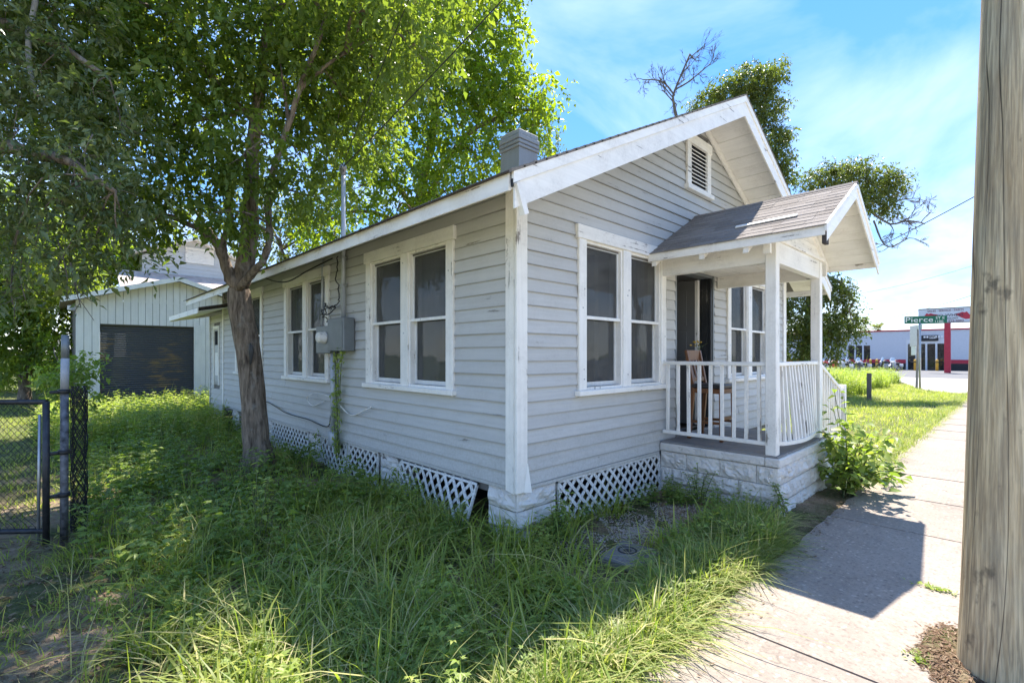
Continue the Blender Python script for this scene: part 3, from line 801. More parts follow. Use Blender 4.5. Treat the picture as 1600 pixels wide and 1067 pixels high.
# roof: decks, soffit planks, fascias, rakes, shingle courses
roof = part('roof', house)
RTOP = roof_z(RX)
def rp(x, off=0.0): return roof_z(x) + off
m = MB()
for sx in (1, -1):
    def X(x): return x if sx == 1 else 2 * RX - x
    m.hexa([(X(EX), YF + .01, EZ - .045), (X(RX), YF + .01, RTOP - .045), (X(RX), YB, RTOP - .045), (X(EX), YB, EZ - .045),
            (X(EX), YF + .01, EZ - .02), (X(RX), YF + .01, RTOP - .02), (X(RX), YB, RTOP - .02), (X(EX), YB, EZ - .02)])
m.build('roof_deck', M['wall_core'], roof)
# shingle courses on both slopes: one stepped sheet (their tops stay out of view)
m = MB(); nC = 36
for sx in (1, -1):
    for i in range(nC):
        f0, f1 = i / nC, (i + 1) / nC
        xa, xb = EX - .03 + (RX - EX + .03) * f0, EX - .03 + (RX - EX + .03) * f1 + .02
        if sx == -1: xa, xb = 2 * RX - xa, 2 * RX - xb
        za, zb_ = roof_z(xa), roof_z(xb)
        if i == nC - 1: xb = RX; zb_ = RTOP
        m.hexa([(xa, YF - .03, za - .018), (xb, YF - .03, zb_ - .018), (xb, YB + .03, zb_ - .018), (xa, YB + .03, za - .018), (xa, YF - .03, za + .008), (xb, YF - .03, zb_ - .002), (xb, YB + .03, zb_ - .002), (xa, YB + .03, za + .008)])
o = m.build('shingle_courses', M['shingle'], roof); tag(o, kind='stuff')
r = random.Random(4)
m = MB()
y = YF
while y < YB:                                       # ragged, curling bottom edge along the eave
    L = r.uniform(.12, .30); q = r.uniform(.0, .03)
    m.hexa([(EX - .055 - q, y, EZ - .035 - q * .4), (EX + .02, y, EZ + .004), (EX + .02, y + L - .008, EZ + .004), (EX - .055 - q, y + L - .008, EZ - .035 - q * .4),
            (EX - .055 - q, y, EZ - .026 - q * .4), (EX + .02, y, EZ + .014), (EX + .02, y + L - .008, EZ + .014), (EX - .055 - q, y + L - .008, EZ - .026 - q * .4)])
    y += L
m.build('shingle_edge', M['edge_dark'], roof)
# rake boards front and back: narrow upper board proud of a wider lower one
for sx in (1, -1):
    def X(x): return x if sx == 1 else 2 * RX - x
    for (yy, dy, top, bot, xe, nm) in ((YF, -.024, -.012, -.105, EX - .005, 'rake_board_upper'), (YF + .008, -.018, -.107, -.300, EX + .02, 'rake_board')):
        z_e = roof_z(xe)
        m = MB(); m.hexa([(X(xe), yy, z_e + bot), (X(RX), yy, RTOP + bot), (X(RX), yy + dy, RTOP + bot), (X(xe), yy + dy, z_e + bot),
                          (X(xe), yy, z_e + top), (X(RX), yy, RTOP + top), (X(RX), yy + dy, RTOP + top), (X(xe), yy + dy, z_e + top)])
        m.build(nm, M['white_x'], roof)
    # frieze board against the wall
    xe = 0.0
    m = MB(); m.hexa([(X(xe), -.05, rp(xe, -.19)), (X(RX), -.05, RTOP - .19), (X(RX), -.026, RTOP - .19), (X(xe), -.026, rp(xe, -.19)), (X(xe), -.05, rp(xe, -.066)), (X(RX), -.05, RTOP - .066), (X(RX), -.026, RTOP - .066), (X(xe), -.026, rp(xe, -.066))])
    m.build('frieze_board', M['white_x'], roof)
    # planks of the overhang
    x = EX + .03; k = 0
    while x < RX - .02:
        wdt = r.choice([.085, .15, .17, .20, .26, .30]); xb = min(x + wdt, RX - .005)
        d0 = r.choice([0, .003, .008, .012])
        m = MB(); gp_ = r.choice([.003, .006, .009]); m.hexa([(X(x + gp_), YF + .012, rp(x, -.066 + d0)), (X(xb - .003), YF + .012, rp(xb, -.066 + d0)), (X(xb - .003), -.0, rp(xb, -.066 + d0)), (X(x + gp_), -.0, rp(x, -.066 + d0)),
                          (X(x + gp_), YF + .012, rp(x, -.047)), (X(xb - .003), YF + .012, rp(xb, -.047)), (X(xb - .003), -.0, rp(xb, -.047)), (X(x + gp_), -.0, rp(x, -.047))])
        m.build('soffit_plank', M['soffit'], roof); x = xb
# eave soffit and fascia along the side wall
y = YF + .02
while y < YB:
    L = min(r.uniform(2.2, 3.6), YB - y)
    m = MB(); m.hexa([(EX + .004, y, EZ - .155), (EX - .020, y, EZ - .158), (EX - .020, y + L - .004, EZ - .158), (EX + .004, y + L - .004, EZ - .155), (EX + .004, y, EZ - .022), (EX - .020, y, EZ - .030), (EX - .020, y + L - .004, EZ - .030), (EX + .004, y + L - .004, EZ - .022)])
    m.build('fascia', M['white_y'], roof)
    for a_, b_ in ((EX + .008, -.34), (-.335, -.036)):
        m = MB(); m.hexa([(a_, y, rp(a_, -.150)), (b_, y, rp(b_, -.150)), (b_, y + L - .004, rp(b_, -.150)), (a_, y + L - .004, rp(a_, -.150)), (a_, y, rp(a_, -.13)), (b_, y, rp(b_, -.13)), (b_, y + L - .004, rp(b_, -.13)), (a_, y + L - .004, rp(a_, -.13))])
        m.build('soffit_plank', M['soffit'], roof)
    y += L
# fascia on the other eave, return block at the near corner
m = MB(); m.box(2 * RX - EX - .004, 2 * RX - EX + .02, YF + .02, YB, EZ - .16, EZ - .03); m.build('fascia', M['white_y'], roof)
m = MB(); m.beam((EX + .035, YF - .012, EZ - .10), (EX + .12, YF - .012, EZ - .32), .05, .055, up=(0, 1, 0)); m.build('rake_end', M['white'], roof)
m = MB(); m.beam((EX - .004, YF - .008, EZ - .075), (EX - .004, YF - .008, EZ - .135), .012, .018, up=(0, 1, 0)); m.build('rot_gap', M['black'], roof)
m = MB(); m.hexa([(EX + .02, YF - .0265, EZ - .125), (.05, YF - .0265, roof_z(.05) - .185), (.05, YF - .0245, roof_z(.05) - .182), (EX + .02, YF - .0245, EZ - .118), (EX + .02, YF - .0265, EZ - .108), (.05, YF - .0265, roof_z(.05) - .180), (.05, YF - .0245, roof_z(.05) - .178), (EX + .02, YF - .0245, EZ - .106)])

# lower annex behind, with its own shed roof
AX0, AX1 = HD + .085, 12.0
w = MB(); w.box(0.012, 4.0, AX0, AX1, ZB - .3, 2.72); annex = w.build('annex_wall', M['wall_core'], house)
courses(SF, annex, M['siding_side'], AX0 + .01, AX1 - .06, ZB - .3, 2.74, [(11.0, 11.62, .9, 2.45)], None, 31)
m = MB(); fbox(m, SF, AX1 - .06, AX1 + .03, -.01, .035, ZB - .3, 2.74); m.build('corner_board', M['siding_side'], house)
an = part('annex_roof', house)
m = MB(); m.hexa([(EX, 9.9, 2.74), (2.6, 9.9, 3.45), (2.6, 13.6, 3.45), (EX, 13.6, 2.74), (EX, 9.9, 2.80), (2.6, 9.9, 3.51), (2.6, 13.6, 3.51), (EX, 13.6, 2.80)]); m.build('annex_deck', M['edge_dark'], an)
m = MB(); m.box(EX - .022, EX - .001, 9.9, 13.6, 2.66, 2.785); m.hexa([(EX, 13.60, 2.64), (2.6, 13.60, 3.33), (2.6, 13.62, 3.33), (EX, 13.62, 2.64), (EX, 13.60, 2.79), (2.6, 13.60, 3.5), (2.6, 13.62, 3.5), (EX, 13.62, 2.79)]); m.build('annex_fascia', M['white_y'], an)
m = MB(); m.hexa([(EX + .003, 9.9, 2.70), (0, 9.9, 2.85), (0, 13.59, 2.85), (EX + .003, 13.59, 2.70), (EX + .003, 9.9, 2.715), (0, 9.9, 2.865), (0, 13.59, 2.865), (EX + .003, 13.59, 2.715)]); m.build('annex_soffit', M['soffit'], an)
Wd = part('annex_door', house)
m = MB(); fbox(m, SF, 11.0, 11.08, 0.0, .04, .9, 2.45); fbox(m, SF, 11.54, 11.62, 0.0, .04, .9, 2.45); fbox(m, SF, 11.08, 11.54, 0, .04, 2.37, 2.45); m.build('door_frame', M['white_y'], Wd)
m = MB(); fbox(m, SF, 11.08, 11.54, -.01, .012, .9, 2.37); m.build('door_leaf', M['siding_side'], Wd)
m = MB(); fbox(m, SF, 11.12, 11.50, .013, .02, 1.95, 2.32); m.build('pane', M['glass_far'], Wd)
m = MB(); fbox(m, SF, 11.16, 11.46, .0135, .018, 1.15, 1.75); m.build('paper_notice', M['white_y'], Wd)

# chimney
ch = part('chimney', house)
m = MB()
m.hexa([(2.36, 2.36, 4.3), (2.84, 2.36, 4.3), (2.84, 2.84, 4.3), (2.36, 2.84, 4.3), (2.38, 2.38, 5.12), (2.82, 2.38, 5.12), (2.82, 2.82, 5.12), (2.38, 2.82, 5.12)]); m.build('chimney_shaft', M['chimney'], ch)
for i, (z0_, z1_, e) in enumerate(((5.125, 5.175, .025), (5.185, 5.245, .028), (5.255, 5.33, .03), (5.335, 5.415, .012))):
    m = MB(); m.box(2.38 - e, 2.82 + e, 2.38 - e, 2.82 + e, z0_, z1_, .01); m.build('chimney_course', M['chimney'], ch)

# foundation: piers of rock faced blocks, lattice between them
def rock_block(F, s0, s1, z0, z1, seed, amp=.05, n=(11, 6), depth=.22, mat='block', parent=None):
    rr = np.random.default_rng(seed); a_, b_ = n
    h = rr.normal(0, 1, (a_ + 1, b_ + 1))
    hh = h.copy()
    hh[1:-1, 1:-1] = (h[1:-1, 1:-1] * 2 + h[:-2, 1:-1] + h[2:, 1:-1] + h[1:-1, :-2] + h[1:-1, 2:]) / 3.2
    hh = .5 + .42 * hh; hh = np.clip(hh, 0, 1.4)
    hh[0] = hh[-1] = 0; hh[:, 0] = hh[:, -1] = 0
    hh[1] *= .75; hh[-2] *= .75; hh[:, 1] *= .75; hh[:, -2] *= .75
    m = MB(); vs = []
    for i in range(a_ + 1):
        for j in range(b_ + 1): vs.append(F(s0 + (s1 - s0) * i / a_, .004 + amp * hh[i, j], z0 + (z1 - z0) * j / b_))
    fs = [(i * (b_ + 1) + j, (i + 1) * (b_ + 1) + j, (i + 1) * (b_ + 1) + j + 1, i * (b_ + 1) + j + 1) for i in range(a_) for j in range(b_)]
    k = len(vs); bk = [F(s0, -depth, z0), F(s1, -depth, z0), F(s1, -depth, z1), F(s0, -depth, z1)]; vs += bk
    c0, c1, c2, c3 = 0, a_ * (b_ + 1), a_ * (b_ + 1) + b_, b_
    bot = [i * (b_ + 1) for i in range(a_ + 1)]; topi = [i * (b_ + 1) + b_ for i in range(a_ + 1)]
    fs += [tuple(bot) + (k + 1, k), tuple(topi) + (k + 2, k + 3), tuple(range(0, b_ + 1)) + (k + 3, k), tuple(a_ * (b_ + 1) + j for j in range(b_ + 1)) + (k + 2, k + 1), (k, k + 1, k + 2, k + 3)]
    m.add(vs, fs)
    return m.build('block', M[mat], parent)
def pier(F, s0, s1, parent, seed, z1=ZB - .036, z0=-.42):
    rows = 4; hgt = (z1 - z0) / rows
    for i in range(rows):
        rock_block(F, s0 + .003, s1 - .003, z0 + i * hgt + .004, z0 + (i + 1) * hgt - .004, seed + i, parent=parent)
pr = part('foundation_pier', house)
pier(lambda s, n, z: (s, -n + .0, z), -.0, .56, pr, 100); pier(lambda s, n, z: (-n, s, z), .012, .40, pr, 120)
for i, (a_, b_) in enumerate(((2.12, 2.66), (4.62, 5.1), (7.0, 7.5), (9.4, 9.9))):
    q = part('foundation_pier', house); pier(lambda s, n, z: (-n + .03, s, z), a_, b_, q, 140 + 10 * i)
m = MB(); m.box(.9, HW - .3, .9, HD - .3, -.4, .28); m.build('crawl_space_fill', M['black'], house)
def lattice(F, s0, s1, z0, z1, tilt, lean_s, seed):
    """crossed slats; tilt pushes the foot outwards"""
    r = random.Random(seed); lp = part('lattice_panel', house)
    def W(s, n, z):
        f = (z1 - z) / (z1 - z0); e = (s1 - s) / (s1 - s0)
        return np.array(F(s, n + tilt * f * (e if lean_s else 1.0), z))
    step, wd = .152, .0185
    h = z1 - z0
    for sgn in (1, -1):
        c = s0 - h if sgn == 1 else s0
        c += r.uniform(0, step)
        while c < (s1 if sgn == 1 else s1 + h):
            # line: s = c + sgn * (z - z0)  clipped to the panel
            za, zb_ = 0.0, h
            sa, sb = c, c + sgn * h
            lo, hi = s0 + .02, s1 - .02
            ts = []
            for (t_) in (lo, hi):
                ts.append((t_ - c) * sgn)
            t0, t1 = max(0, min(ts)), min(h, max(ts))
            if t1 - t0 > .04:
                p, q = (c + sgn * t0, z0 + t0), (c + sgn * t1, z0 + t1)
                dx, dz = wd * .7071, wd * .7071
                n0, n1 = (.0, .007) if sgn == 1 else (.0075, .0145)
                pts = []
                for nn in (n0, n1):
                    for (s_, z_), k in ((p, 1), (q, 1), (q, -1), (p, -1)):
                        pts.append(W(s_ - k * dx * sgn, nn, z_ + k * dz))
                m = MB(); m.hexa(pts); m.build('slat', M['lattice'], lp)
            c += step
    m = MB()
    for (a_, b_, c_, d_) in ((s0, s0 + .025, z0, z1), (s1 - .025, s1, z0, z1), (s0, s1, z1 - .022, z1)):
        m.hexa([W(a_, -.008, c_), W(b_, -.008, c_), W(b_, .018, c_), W(a_, .018, c_), W(a_, -.008, d_), W(b_, -.008, d_), W(b_, .018, d_), W(a_, .018, d_)])
    m.build('lattice_frame', M['lattice'], lp)
lattice(FF, .58, 2.64, -.22, ZB - .04, .03, False, 1)
lattice(lambda s, n, z: (-n, s, z), .56, 2.10, -.30, ZB - .06, .26, True, 2)
lattice(lambda s, n, z: (-n + .02, s, z), 2.68, 3.6, -.22, ZB - .05, .03, False, 3)
lattice(lambda s, n, z: (-n + .02, s, z), 3.62, 4.6, -.22, ZB - .05, .08, True, 4)
lattice(lambda s, n, z: (-n + .02, s, z), 5.12, 6.98, -.22, ZB - .05, .02, False, 5)
# ------------------------------------------------------------------ the porch (parts of the cottage)
PX0, PX1, PY, PZ = 2.62, 4.58, -1.47, 0.55
pf = part('porch_foundation', house)
LFm = lambda s, n, z: (PX0 + .02 - n, s, z)          # left face
FRm = lambda s, n, z: (s, PY + .02 - n, z)           # front face
RGm = lambda s, n, z: (PX1 - .02 + n, s, z)
rr = random.Random(8)
for row in range(3):
    z1 = .425 - row * .205; z0 = z1 - .205
    off = 0 if row % 2 else -.2
    for Fm, s_lo, s_hi, sd in ((LFm, PY + .02, -.03, 300), (FRm, PX0 + .0, PX1, 330), (RGm, PY + .02, -.03, 360)):
        s = s_lo + (off if row % 2 == 0 else 0); k = 0
        while s < s_hi - .05:
            a_ = max(s, s_lo); b_ = min(s + .42, s_hi)
            if b_ - a_ > .08: rock_block(Fm, a_ + .003, b_ - .003, z0 + .004, z1 - .004, sd + row * 10 + k, amp=.042, n=(11, 6), depth=.12, parent=pf)
            s += .42; k += 1
m = MB(); m.box(PX0 + .06, PX1 - .06, PY + .06, -.03, -.3, .44); m.build('mortar_core', M['mortar'], pf)
for (a_, b_, c_, d_) in ((PX0 - .012, PX0 + .15, PY + .15, -.03), (PX1 - .15, PX1 + .012, PY + .15, -.03)):
    m = MB(); m.box(a_, b_, c_, d_, .430, PZ - .022, .012); m.build('cap_band', M['block'], pf)
m = MB(); m.box(PX0 - .012, PX0 + .95, PY - .012, PY + .148, .430, PZ - .022, .012); m.build('cap_band', M['block'], pf)
m = MB(); m.box(PX0 + .953, PX1 + .012, PY - .012, PY + .148, .430, PZ - .022, .012); m.build('cap_band', M['block'], pf)
fl = part('porch_floor', house)
x = PX0 + .012; 
while x < PX1 - .02:
    wdt = min(.098, PX1 - .012 - x)
    m = MB(); m.box(x + .002, x + wdt - .002, PY + .012 + rr.uniform(0, .012), -.035, PZ - .021, PZ + rr.uniform(-.002, .002), .003); m.build('floor_board', M['floor_boards'], fl); x += wdt
# posts and beams
for i, x in enumerate((2.64, 4.37)):
    m = MB(); m.box(x, x + .115, -1.435, -1.32, PZ + .002, 2.955, .006); m.build('porch_post', M['white'], house)
BZ0, BZ1 = 2.725, 2.965
m = MB(); m.box(2.652, 2.743, -1.318, -.03, BZ0, BZ1 + .03, .004); m.build('porch_beam', M['white_y'], house)
m = MB(); m.box(4.382, 4.473, -1.318, -.03, BZ0, BZ1 + .03, .004); m.build('porch_beam', M['white_y'], house)
m = MB(); m.box(2.757, 4.368, -1.425, -1.33, BZ0, BZ1, .004); m.build('porch_beam', M['white_x'], house)
m = MB(); m.box(2.60, 4.52, -1.455, -1.322, BZ1 + .002, BZ1 + .042, .004); m.build('porch_ledge', M['white_x'], house)
# ceiling and pediment
y = -1.315
while y < -.06:
    b_ = min(y + rr.choice([.11, .14, .14, .19]), -.035)
    m = MB(); m.box(2.746, 4.379, y + .002, b_ - .002, 2.900 + rr.uniform(0, .004), 2.92); m.build('ceiling_plank', M['white_x'], house); y = b_
pr_ = part('porch_roof', house)
QX, QE, QZ = 3.62, 2.33, 2.985                       # ridge x, eave x, eave height
QS = (3.70 - QZ) / (QX - QE); QY = -1.98
def qz(x): return QZ + QS * (min(x, 2 * QX - x) - QE)
z = BZ1 + .045
while z < 3.62:                                       # boards of the pediment
    zt = min(z + .16, 3.62)
    def lim(zz): return QE + (zz + .075 - QZ) / QS
    lo0, lo1 = max(lim(z), 2.62), lim(zt)
    m = MB(); m.hexa([(lo0, -1.39, z + .002), (2 * QX - lo0, -1.39, z + .002), (2 * QX - lo0, -1.37, z + .002), (lo0, -1.37, z + .002), (lo1, -1.39, zt - .002), (max(2 * QX - lo1, lo1 + .01), -1.39, zt - .002), (max(2 * QX - lo1, lo1 + .01), -1.37, zt - .002), (lo1, -1.37, zt - .002)])
    m.build('pediment_board', M['white_x'], pr_); z = zt
for sx in (1, -1):
    def X(x): return x if sx == 1 else 2 * QX - x
    m = MB(); m.hexa([(X(QE + .01), QY + .03, qz(QE + .01) - .028), (QX, QY + .03, 3.70 - .028), (QX, -.004, 3.70 - .028), (X(QE + .01), -.004, qz(QE + .01) - .028), (X(QE + .01), QY + .03, qz(QE + .01) - .012), (QX, QY + .03, 3.70 - .012), (QX, -.004, 3.70 - .012), (X(QE + .01), -.004, qz(QE + .01) - .012)])
    m.build('porch_deck', M['wall_core'], pr_)
    x = QE + .012                                     # planks under the overhang
    while x < QX - .01:
        b_ = min(x + rr.choice([.09, .11, .12, .17]), QX - .003)
        m = MB(); dd = rr.choice([0, .003, .007, .010]); gq = rr.choice([.002, .005, .007])
        m.hexa([(X(x + gq), QY + .02, qz(x) - .052 + dd), (X(b_ - .002), QY + .02, qz(b_) - .052 + dd), (X(b_ - .002), -.03, qz(b_) - .052 + dd), (X(x + gq), -.03, qz(x) - .052 + dd), (X(x + gq), QY + .02, qz(x) - .030), (X(b_ - .002), QY + .02, qz(b_) - .030), (X(b_ - .002), -.03, qz(b_) - .030), (X(x + gq), -.03, qz(x) - .030)])
        m.build('soffit_plank', M['soffit'], pr_); x = b_
    # shingles
    nC = 12; sl = QX - QE + .03
    for i in range(nC):
        xa = QE - .03 + sl * i / nC; xb = xa + sl / nC + .012
        if i == nC - 1: xb = QX
        y = QY - .02 - rr.uniform(0, .2)
        while y < -.03:
            L = rr.uniform(.28, .32); y0, y1 = max(y, QY - .02), min(y + L, -.028)
            if y1 - y0 > .03:
                j = rr.uniform(-.004, .004); tk = rr.uniform(.008, .013)
                m = MB(); m.hexa([(X(xa + j), y0 + .0015, qz(xa) - .008), (X(xb), y0 + .0015, qz(xb) - .009), (X(xb), y1 - .0015, qz(xb) - .009), (X(xa + j), y1 - .0015, qz(xa) - .008),
                                  (X(xa + j), y0 + .0015, qz(xa) - .008 + tk), (X(xb), y0 + .0015, qz(xb) - .003), (X(xb), y1 - .0015, qz(xb) - .003), (X(xa + j), y1 - .0015, qz(xa) - .008 + tk)])
                m.build('shingle', M['shingle'], pr_)
            y += L
    m = MB(); m.hexa([(X(QE - .012), QY + .0, QZ - .115), (X(QE + .008), QY + .0, QZ - .115), (X(QE + .008), -.03, QZ - .115), (X(QE - .012), -.03, QZ - .115), (X(QE - .012), QY + .0, QZ - .022), (X(QE + .008), QY + .0, QZ - .014), (X(QE + .008), -.03, QZ - .014), (X(QE - .012), -.03, QZ - .022)]); m.build('porch_fascia', M['white_y'], pr_)
    for (yy, dy, top, bot, xe, nm) in ((QY, -.022, .002, -.062, QE - .03, 'porch_rake_upper'), (QY + .006, -.016, -.064, -.185, QE - .045 if sx == -1 else QE + .02, 'porch_rake')):
        m = MB(); m.hexa([(X(xe), yy, qz(xe) + bot), (QX, yy, 3.70 + bot), (QX, yy + dy, 3.70 + bot), (X(xe), yy + dy, qz(xe) + bot), (X(xe), yy, qz(xe) + top), (QX, yy, 3.70 + top), (QX, yy + dy, 3.70 + top), (X(xe), yy + dy, qz(xe) + top)])
        m.build(nm, M['white_x'], pr_)
    # lookout under the overhang and rafter tails
    m = MB(); m.beam((X(2.50), -1.39, 2.80), (X(2.50), -1.39 - .0, 3.0), .06, .07, up=(0, 1, 0)); m.build('lookout', M['white'], pr_)
    m = MB(); m.hexa([(X(QE + .05), -1.36, qz(QE + .05) - .13), (QX, -1.36, 3.70 - .13), (QX, -1.42, 3.70 - .13), (X(QE + .05), -1.42, qz(QE + .05) - .13), (X(QE + .05), -1.36, qz(QE + .05) - .055), (QX, -1.36, 3.70 - .055), (QX, -1.42, 3.70 - .055), (X(QE + .05), -1.42, qz(QE + .05) - .055)]); m.build('gable_trim', M['white_x'], pr_)
    for yy in (-.10, -.72, -1.22):
        m = MB(); a_, b_ = QE - .0, 2.64
        m.hexa([(X(a_ + .012), yy - .03, QZ - .175), (X(b_), yy - .03, qz(b_) - .15), (X(b_), yy + .03, qz(b_) - .15), (X(a_ + .012), yy + .03, QZ - .175), (X(a_ + .012), yy - .03, QZ - .062), (X(b_), yy - .03, qz(b_) - .055), (X(b_), yy + .03, qz(b_) - .055), (X(a_ + .012), yy + .03, QZ - .062)]); m.build('rafter_tail', M['white_y'], pr_)
m = MB(); m.hexa([(QX - .05, QY - .022, 3.70 - .022), (QX + .05, QY - .022, 3.70 - .022), (QX + .05, -.03, 3.70 - .022), (QX - .05, -.03, 3.70 - .022), (QX - .012, QY - .022, 3.70 + .014), (QX + .012, QY - .022, 3.70 + .014), (QX + .012, -.03, 3.70 + .014), (QX - .012, -.03, 3.70 + .014)]); m.build('ridge_cap', M['shingle'], pr_)
m = MB(); m.box(QE - .0, QE + .10, QY - .008, QY + .03, QZ - .20, QZ - .075, .004); m.build('rotten_end', M['edge_dark'], pr_)

# railings
lr = part('porch_railing', house)
m = MB(); m.box(2.665, 2.735, -1.318, -.03, 1.555, 1.602, .006); m.build('top_rail', M['white_y'], lr)
m = MB(); m.box(2.675, 2.727, -1.318, -.03, .650, .695, .006); m.build('bottom_rail', M['white_y'], lr)
for i in range(9):
    y = -.10 - i * .142; m = MB(); a_ = rr.uniform(-.006, .006)
    m.obox((2.70, y, 1.125), (.0175, 0, 0), (0, .0185, 0), (a_, a_, .429), .003); m.build('baluster', M['white'], lr)
fr_ = part('porch_railing', house)
m = MB(); m.box(2.757, 4.368, -1.415, -1.345, 1.555, 1.602, .006); m.build('top_rail', M['white_x'], fr_)
def bow(x):
    f = (x - 2.757) / (4.368 - 2.757); s_ = math.sin(math.pi * min(1, max(0, f))) ** .8
    return -1.385 - .085 * s_, .675 - .03 * s_
m = MB(); n = 14; pts = []
for i in range(n + 1):
    x = 2.757 + 1.611 * i / n; y, z = bow(x); pts.append((x, y, z))
for k in range(n):
    (xa, ya, za), (xb, yb, zb_) = pts[k], pts[k + 1]
    o0 = len(m.v)
    for (x, y, z) in (pts[k], pts[k + 1]):
        m.v += [(x, y - .026, z - .022), (x, y + .026, z - .022), (x, y + .026, z + .022), (x, y - .026, z + .022)]
    m.f += [(o0 + j, o0 + (j + 1) % 4, o0 + 4 + (j + 1) % 4, o0 + 4 + j) for j in range(4)]
m.f += [(0, 1, 2, 3), tuple(len(m.v) - 4 + j for j in range(4))]
m.build('bottom_rail', M['white_x'], fr_)
for i in range(13):
    x = 2.84 + i * .118 + (0.035 if i == 3 else rr.uniform(-.008, .008)); y, z = bow(x)
    m = MB(); p = np.array([x, y, z + .02]); q = np.array([x + rr.uniform(-.012, .012) - (.03 if i == 3 else 0), -1.385, 1.556])
    m.beam(p, q, .036, .036, up=(0, 1, 0), ch=.003); m.build('baluster', M['white'], fr_)
# stairs with a sloping rail at the far end
st = part('porch_steps', house)
for i in range(3):
    x0 = PX1 + .01 + i * .32; zt = PZ - .02 - (i + 1) * .155
    m = MB(); m.box(x0, x0 + .32, -1.36, -.1, -.2, zt - .03); m.build('riser', M['block'], st)
    m = MB(); m.box(x0 + .003, x0 + .345, -1.38, -.08, zt - .028, zt, .006); m.build('tread', M['floor_boards'], st)
m = MB(); m.box(5.72, 5.82, -1.44, -1.34, -.12, 1.22, .006); m.build('newel_post', M['white'], st)
m = MB(); m.beam((4.487, -1.39, 1.555), (5.718, -1.39, 1.12), .06, .05, ch=.005); m.build('top_rail', M['white_x'], st)
m = MB(); m.beam((4.487, -1.39, .70), (5.718, -1.39, .26), .05, .045, ch=.005); m.build('bottom_rail', M['white_x'], st)
for i in range(9):
    x = 4.60 + i * .125; f = (x - 4.487) / 1.231
    m = MB(); m.box(x - .018, x + .018, -1.408, -1.372, .70 - .44 * f + .02, 1.555 - .435 * f - .02, .003); m.build('baluster', M['white'], st)

# a pale batten left lying on the porch shingles
def on_plane(u, v, p0, nrm):
    d = FW + RT * (u - 800) / FPX + np.array([0, 0, 1.0]) * (HZ - v) / FPX
    t = np.dot(np.array(p0) - CAM, nrm) / np.dot(d, nrm); return CAM + d * t
nr = np.array([-QS, 0, 1.0]); nr /= np.linalg.norm(nr)
p = on_plane(1150, 357, (QE, 0, QZ), nr) + nr * .016; q = on_plane(1246, 338, (QE, 0, QZ), nr) + nr * .016
bt = MB(); bt.beam(p, q, .055, .014, up=nr, ch=.002)
tag(bt.build('wooden_batten', M['white_y']), 'thin white wooden batten lying on the porch roof shingles', 'batten')
# ------------------------------------------------------------------ electric service on the side wall
EM = thing('electric_service', (-.05, 3.9, .4), 'grey electric meter box with conduit mast on the side wall', 'electric meter')
SFw = lambda s, n, z: (-.03 - n, s, z)
m = MB(); fbox(m, SFw, 3.86, 4.38, .0, .13, 1.71, 2.13, .008); m.build('meter_cabinet', M['metal_grey'], EM)
m = MB(); fbox(m, SFw, 3.30, 3.853, .0, .17, 1.74, 2.22, .010); b_ = m.build('panel_box', M['metal_grey'], EM)
m = MB(); fbox(m, SFw, 3.34, 3.815, .171, .176, 1.79, 2.17, .002); m.build('box_door', M['metal_grey'], EM)
m = MB(); m.lathe((-.16, 4.02, 1.95), [(.09, 0.0), (.09, -.02), (.083, -.022), (.083, -.10), (.07, -.125), (.03, -.13)], 20, 0); m.build('meter_dial', M['white_x'], EM, True)
m = MB(); m.tube([(-.075, 3.58, 2.22), (-.075, 3.58, 4.32)], .033, 12); m.build('mast', M['conduit'], EM, True)
m = MB(); m.tube([(-.075, 3.58, 4.32), (-.075, 3.60, 4.40), (-.09, 3.56, 4.44), (-.12, 3.48, 4.42)], [.034, .05, .055, .04], 12); m.build('weatherhead', M['galv'], EM, True)
m = MB(); m.tube([(-.075, 3.93, 1.71), (-.075, 3.93, .52)], .042, 12); fbox(m, SFw, 3.84, 4.02, .0, .10, .30, .515, .02); m.build('drop_conduit', M['conduit'], EM, True)
m = MB(); m.tube([(-.06, 4.40, 2.12), (-.05, 4.38, 3.2)], .02, 8); m.build('thin_conduit', M['conduit'], EM, True)
for z in (2.7, 3.1): 
    m = MB(); fbox(m, SFw, 3.53, 3.63, 0, .083, z, z + .03, .004); m.build('strap', M['galv'], EM)
def wire(name, pts, rad, mat, label, cat='cable', n=24, seed=0, wob=.0):
    r = np.random.default_rng(seed); pts = np.array(pts, float); k = len(pts)
    tt = np.linspace(0, k - 1, n); out = []
    for t in tt:                                           # Catmull-Rom
        i = min(int(t), k - 2); f = t - i
        p0, p1, p2, p3 = pts[max(i - 1, 0)], pts[i], pts[i + 1], pts[min(i + 2, k - 1)]
        out.append(.5 * (2 * p1 + (p2 - p0) * f + (2 * p0 - 5 * p1 + 4 * p2 - p3) * f * f + (3 * p1 - p0 - 3 * p2 + p3) * f ** 3) + r.normal(0, wob, 3))
    m = MB(); m.tube(out, rad, 6)
    return tag(m.build(name, mat, None, True), label, cat)
wire('wire_bundle', [(-.10, 3.7, 3.15), (-.07, 3.82, 2.8), (-.08, 3.72, 2.5), (-.12, 3.95, 2.40), (-.09, 4.2, 2.48), (-.14, 4.05, 2.30), (-.10, 3.8, 2.42), (-.13, 4.25, 2.36), (-.09, 4.1, 2.2)], .009, M['black'], 'tangled black wires hanging above the grey meter box', n=70, seed=1, wob=.012)
wire('white_cable', [(-.06, 4.3, .95), (-.07, 4.75, .85), (-.10, 4.9, .98), (-.07, 4.55, 1.06), (-.055, 4.0, 1.02), (-.06, 3.4, .82), (-.07, 2.9, .93), (-.06, 2.75, .98)], .009, M['white'], 'white cable looped loosely across the lower side wall', n=50)
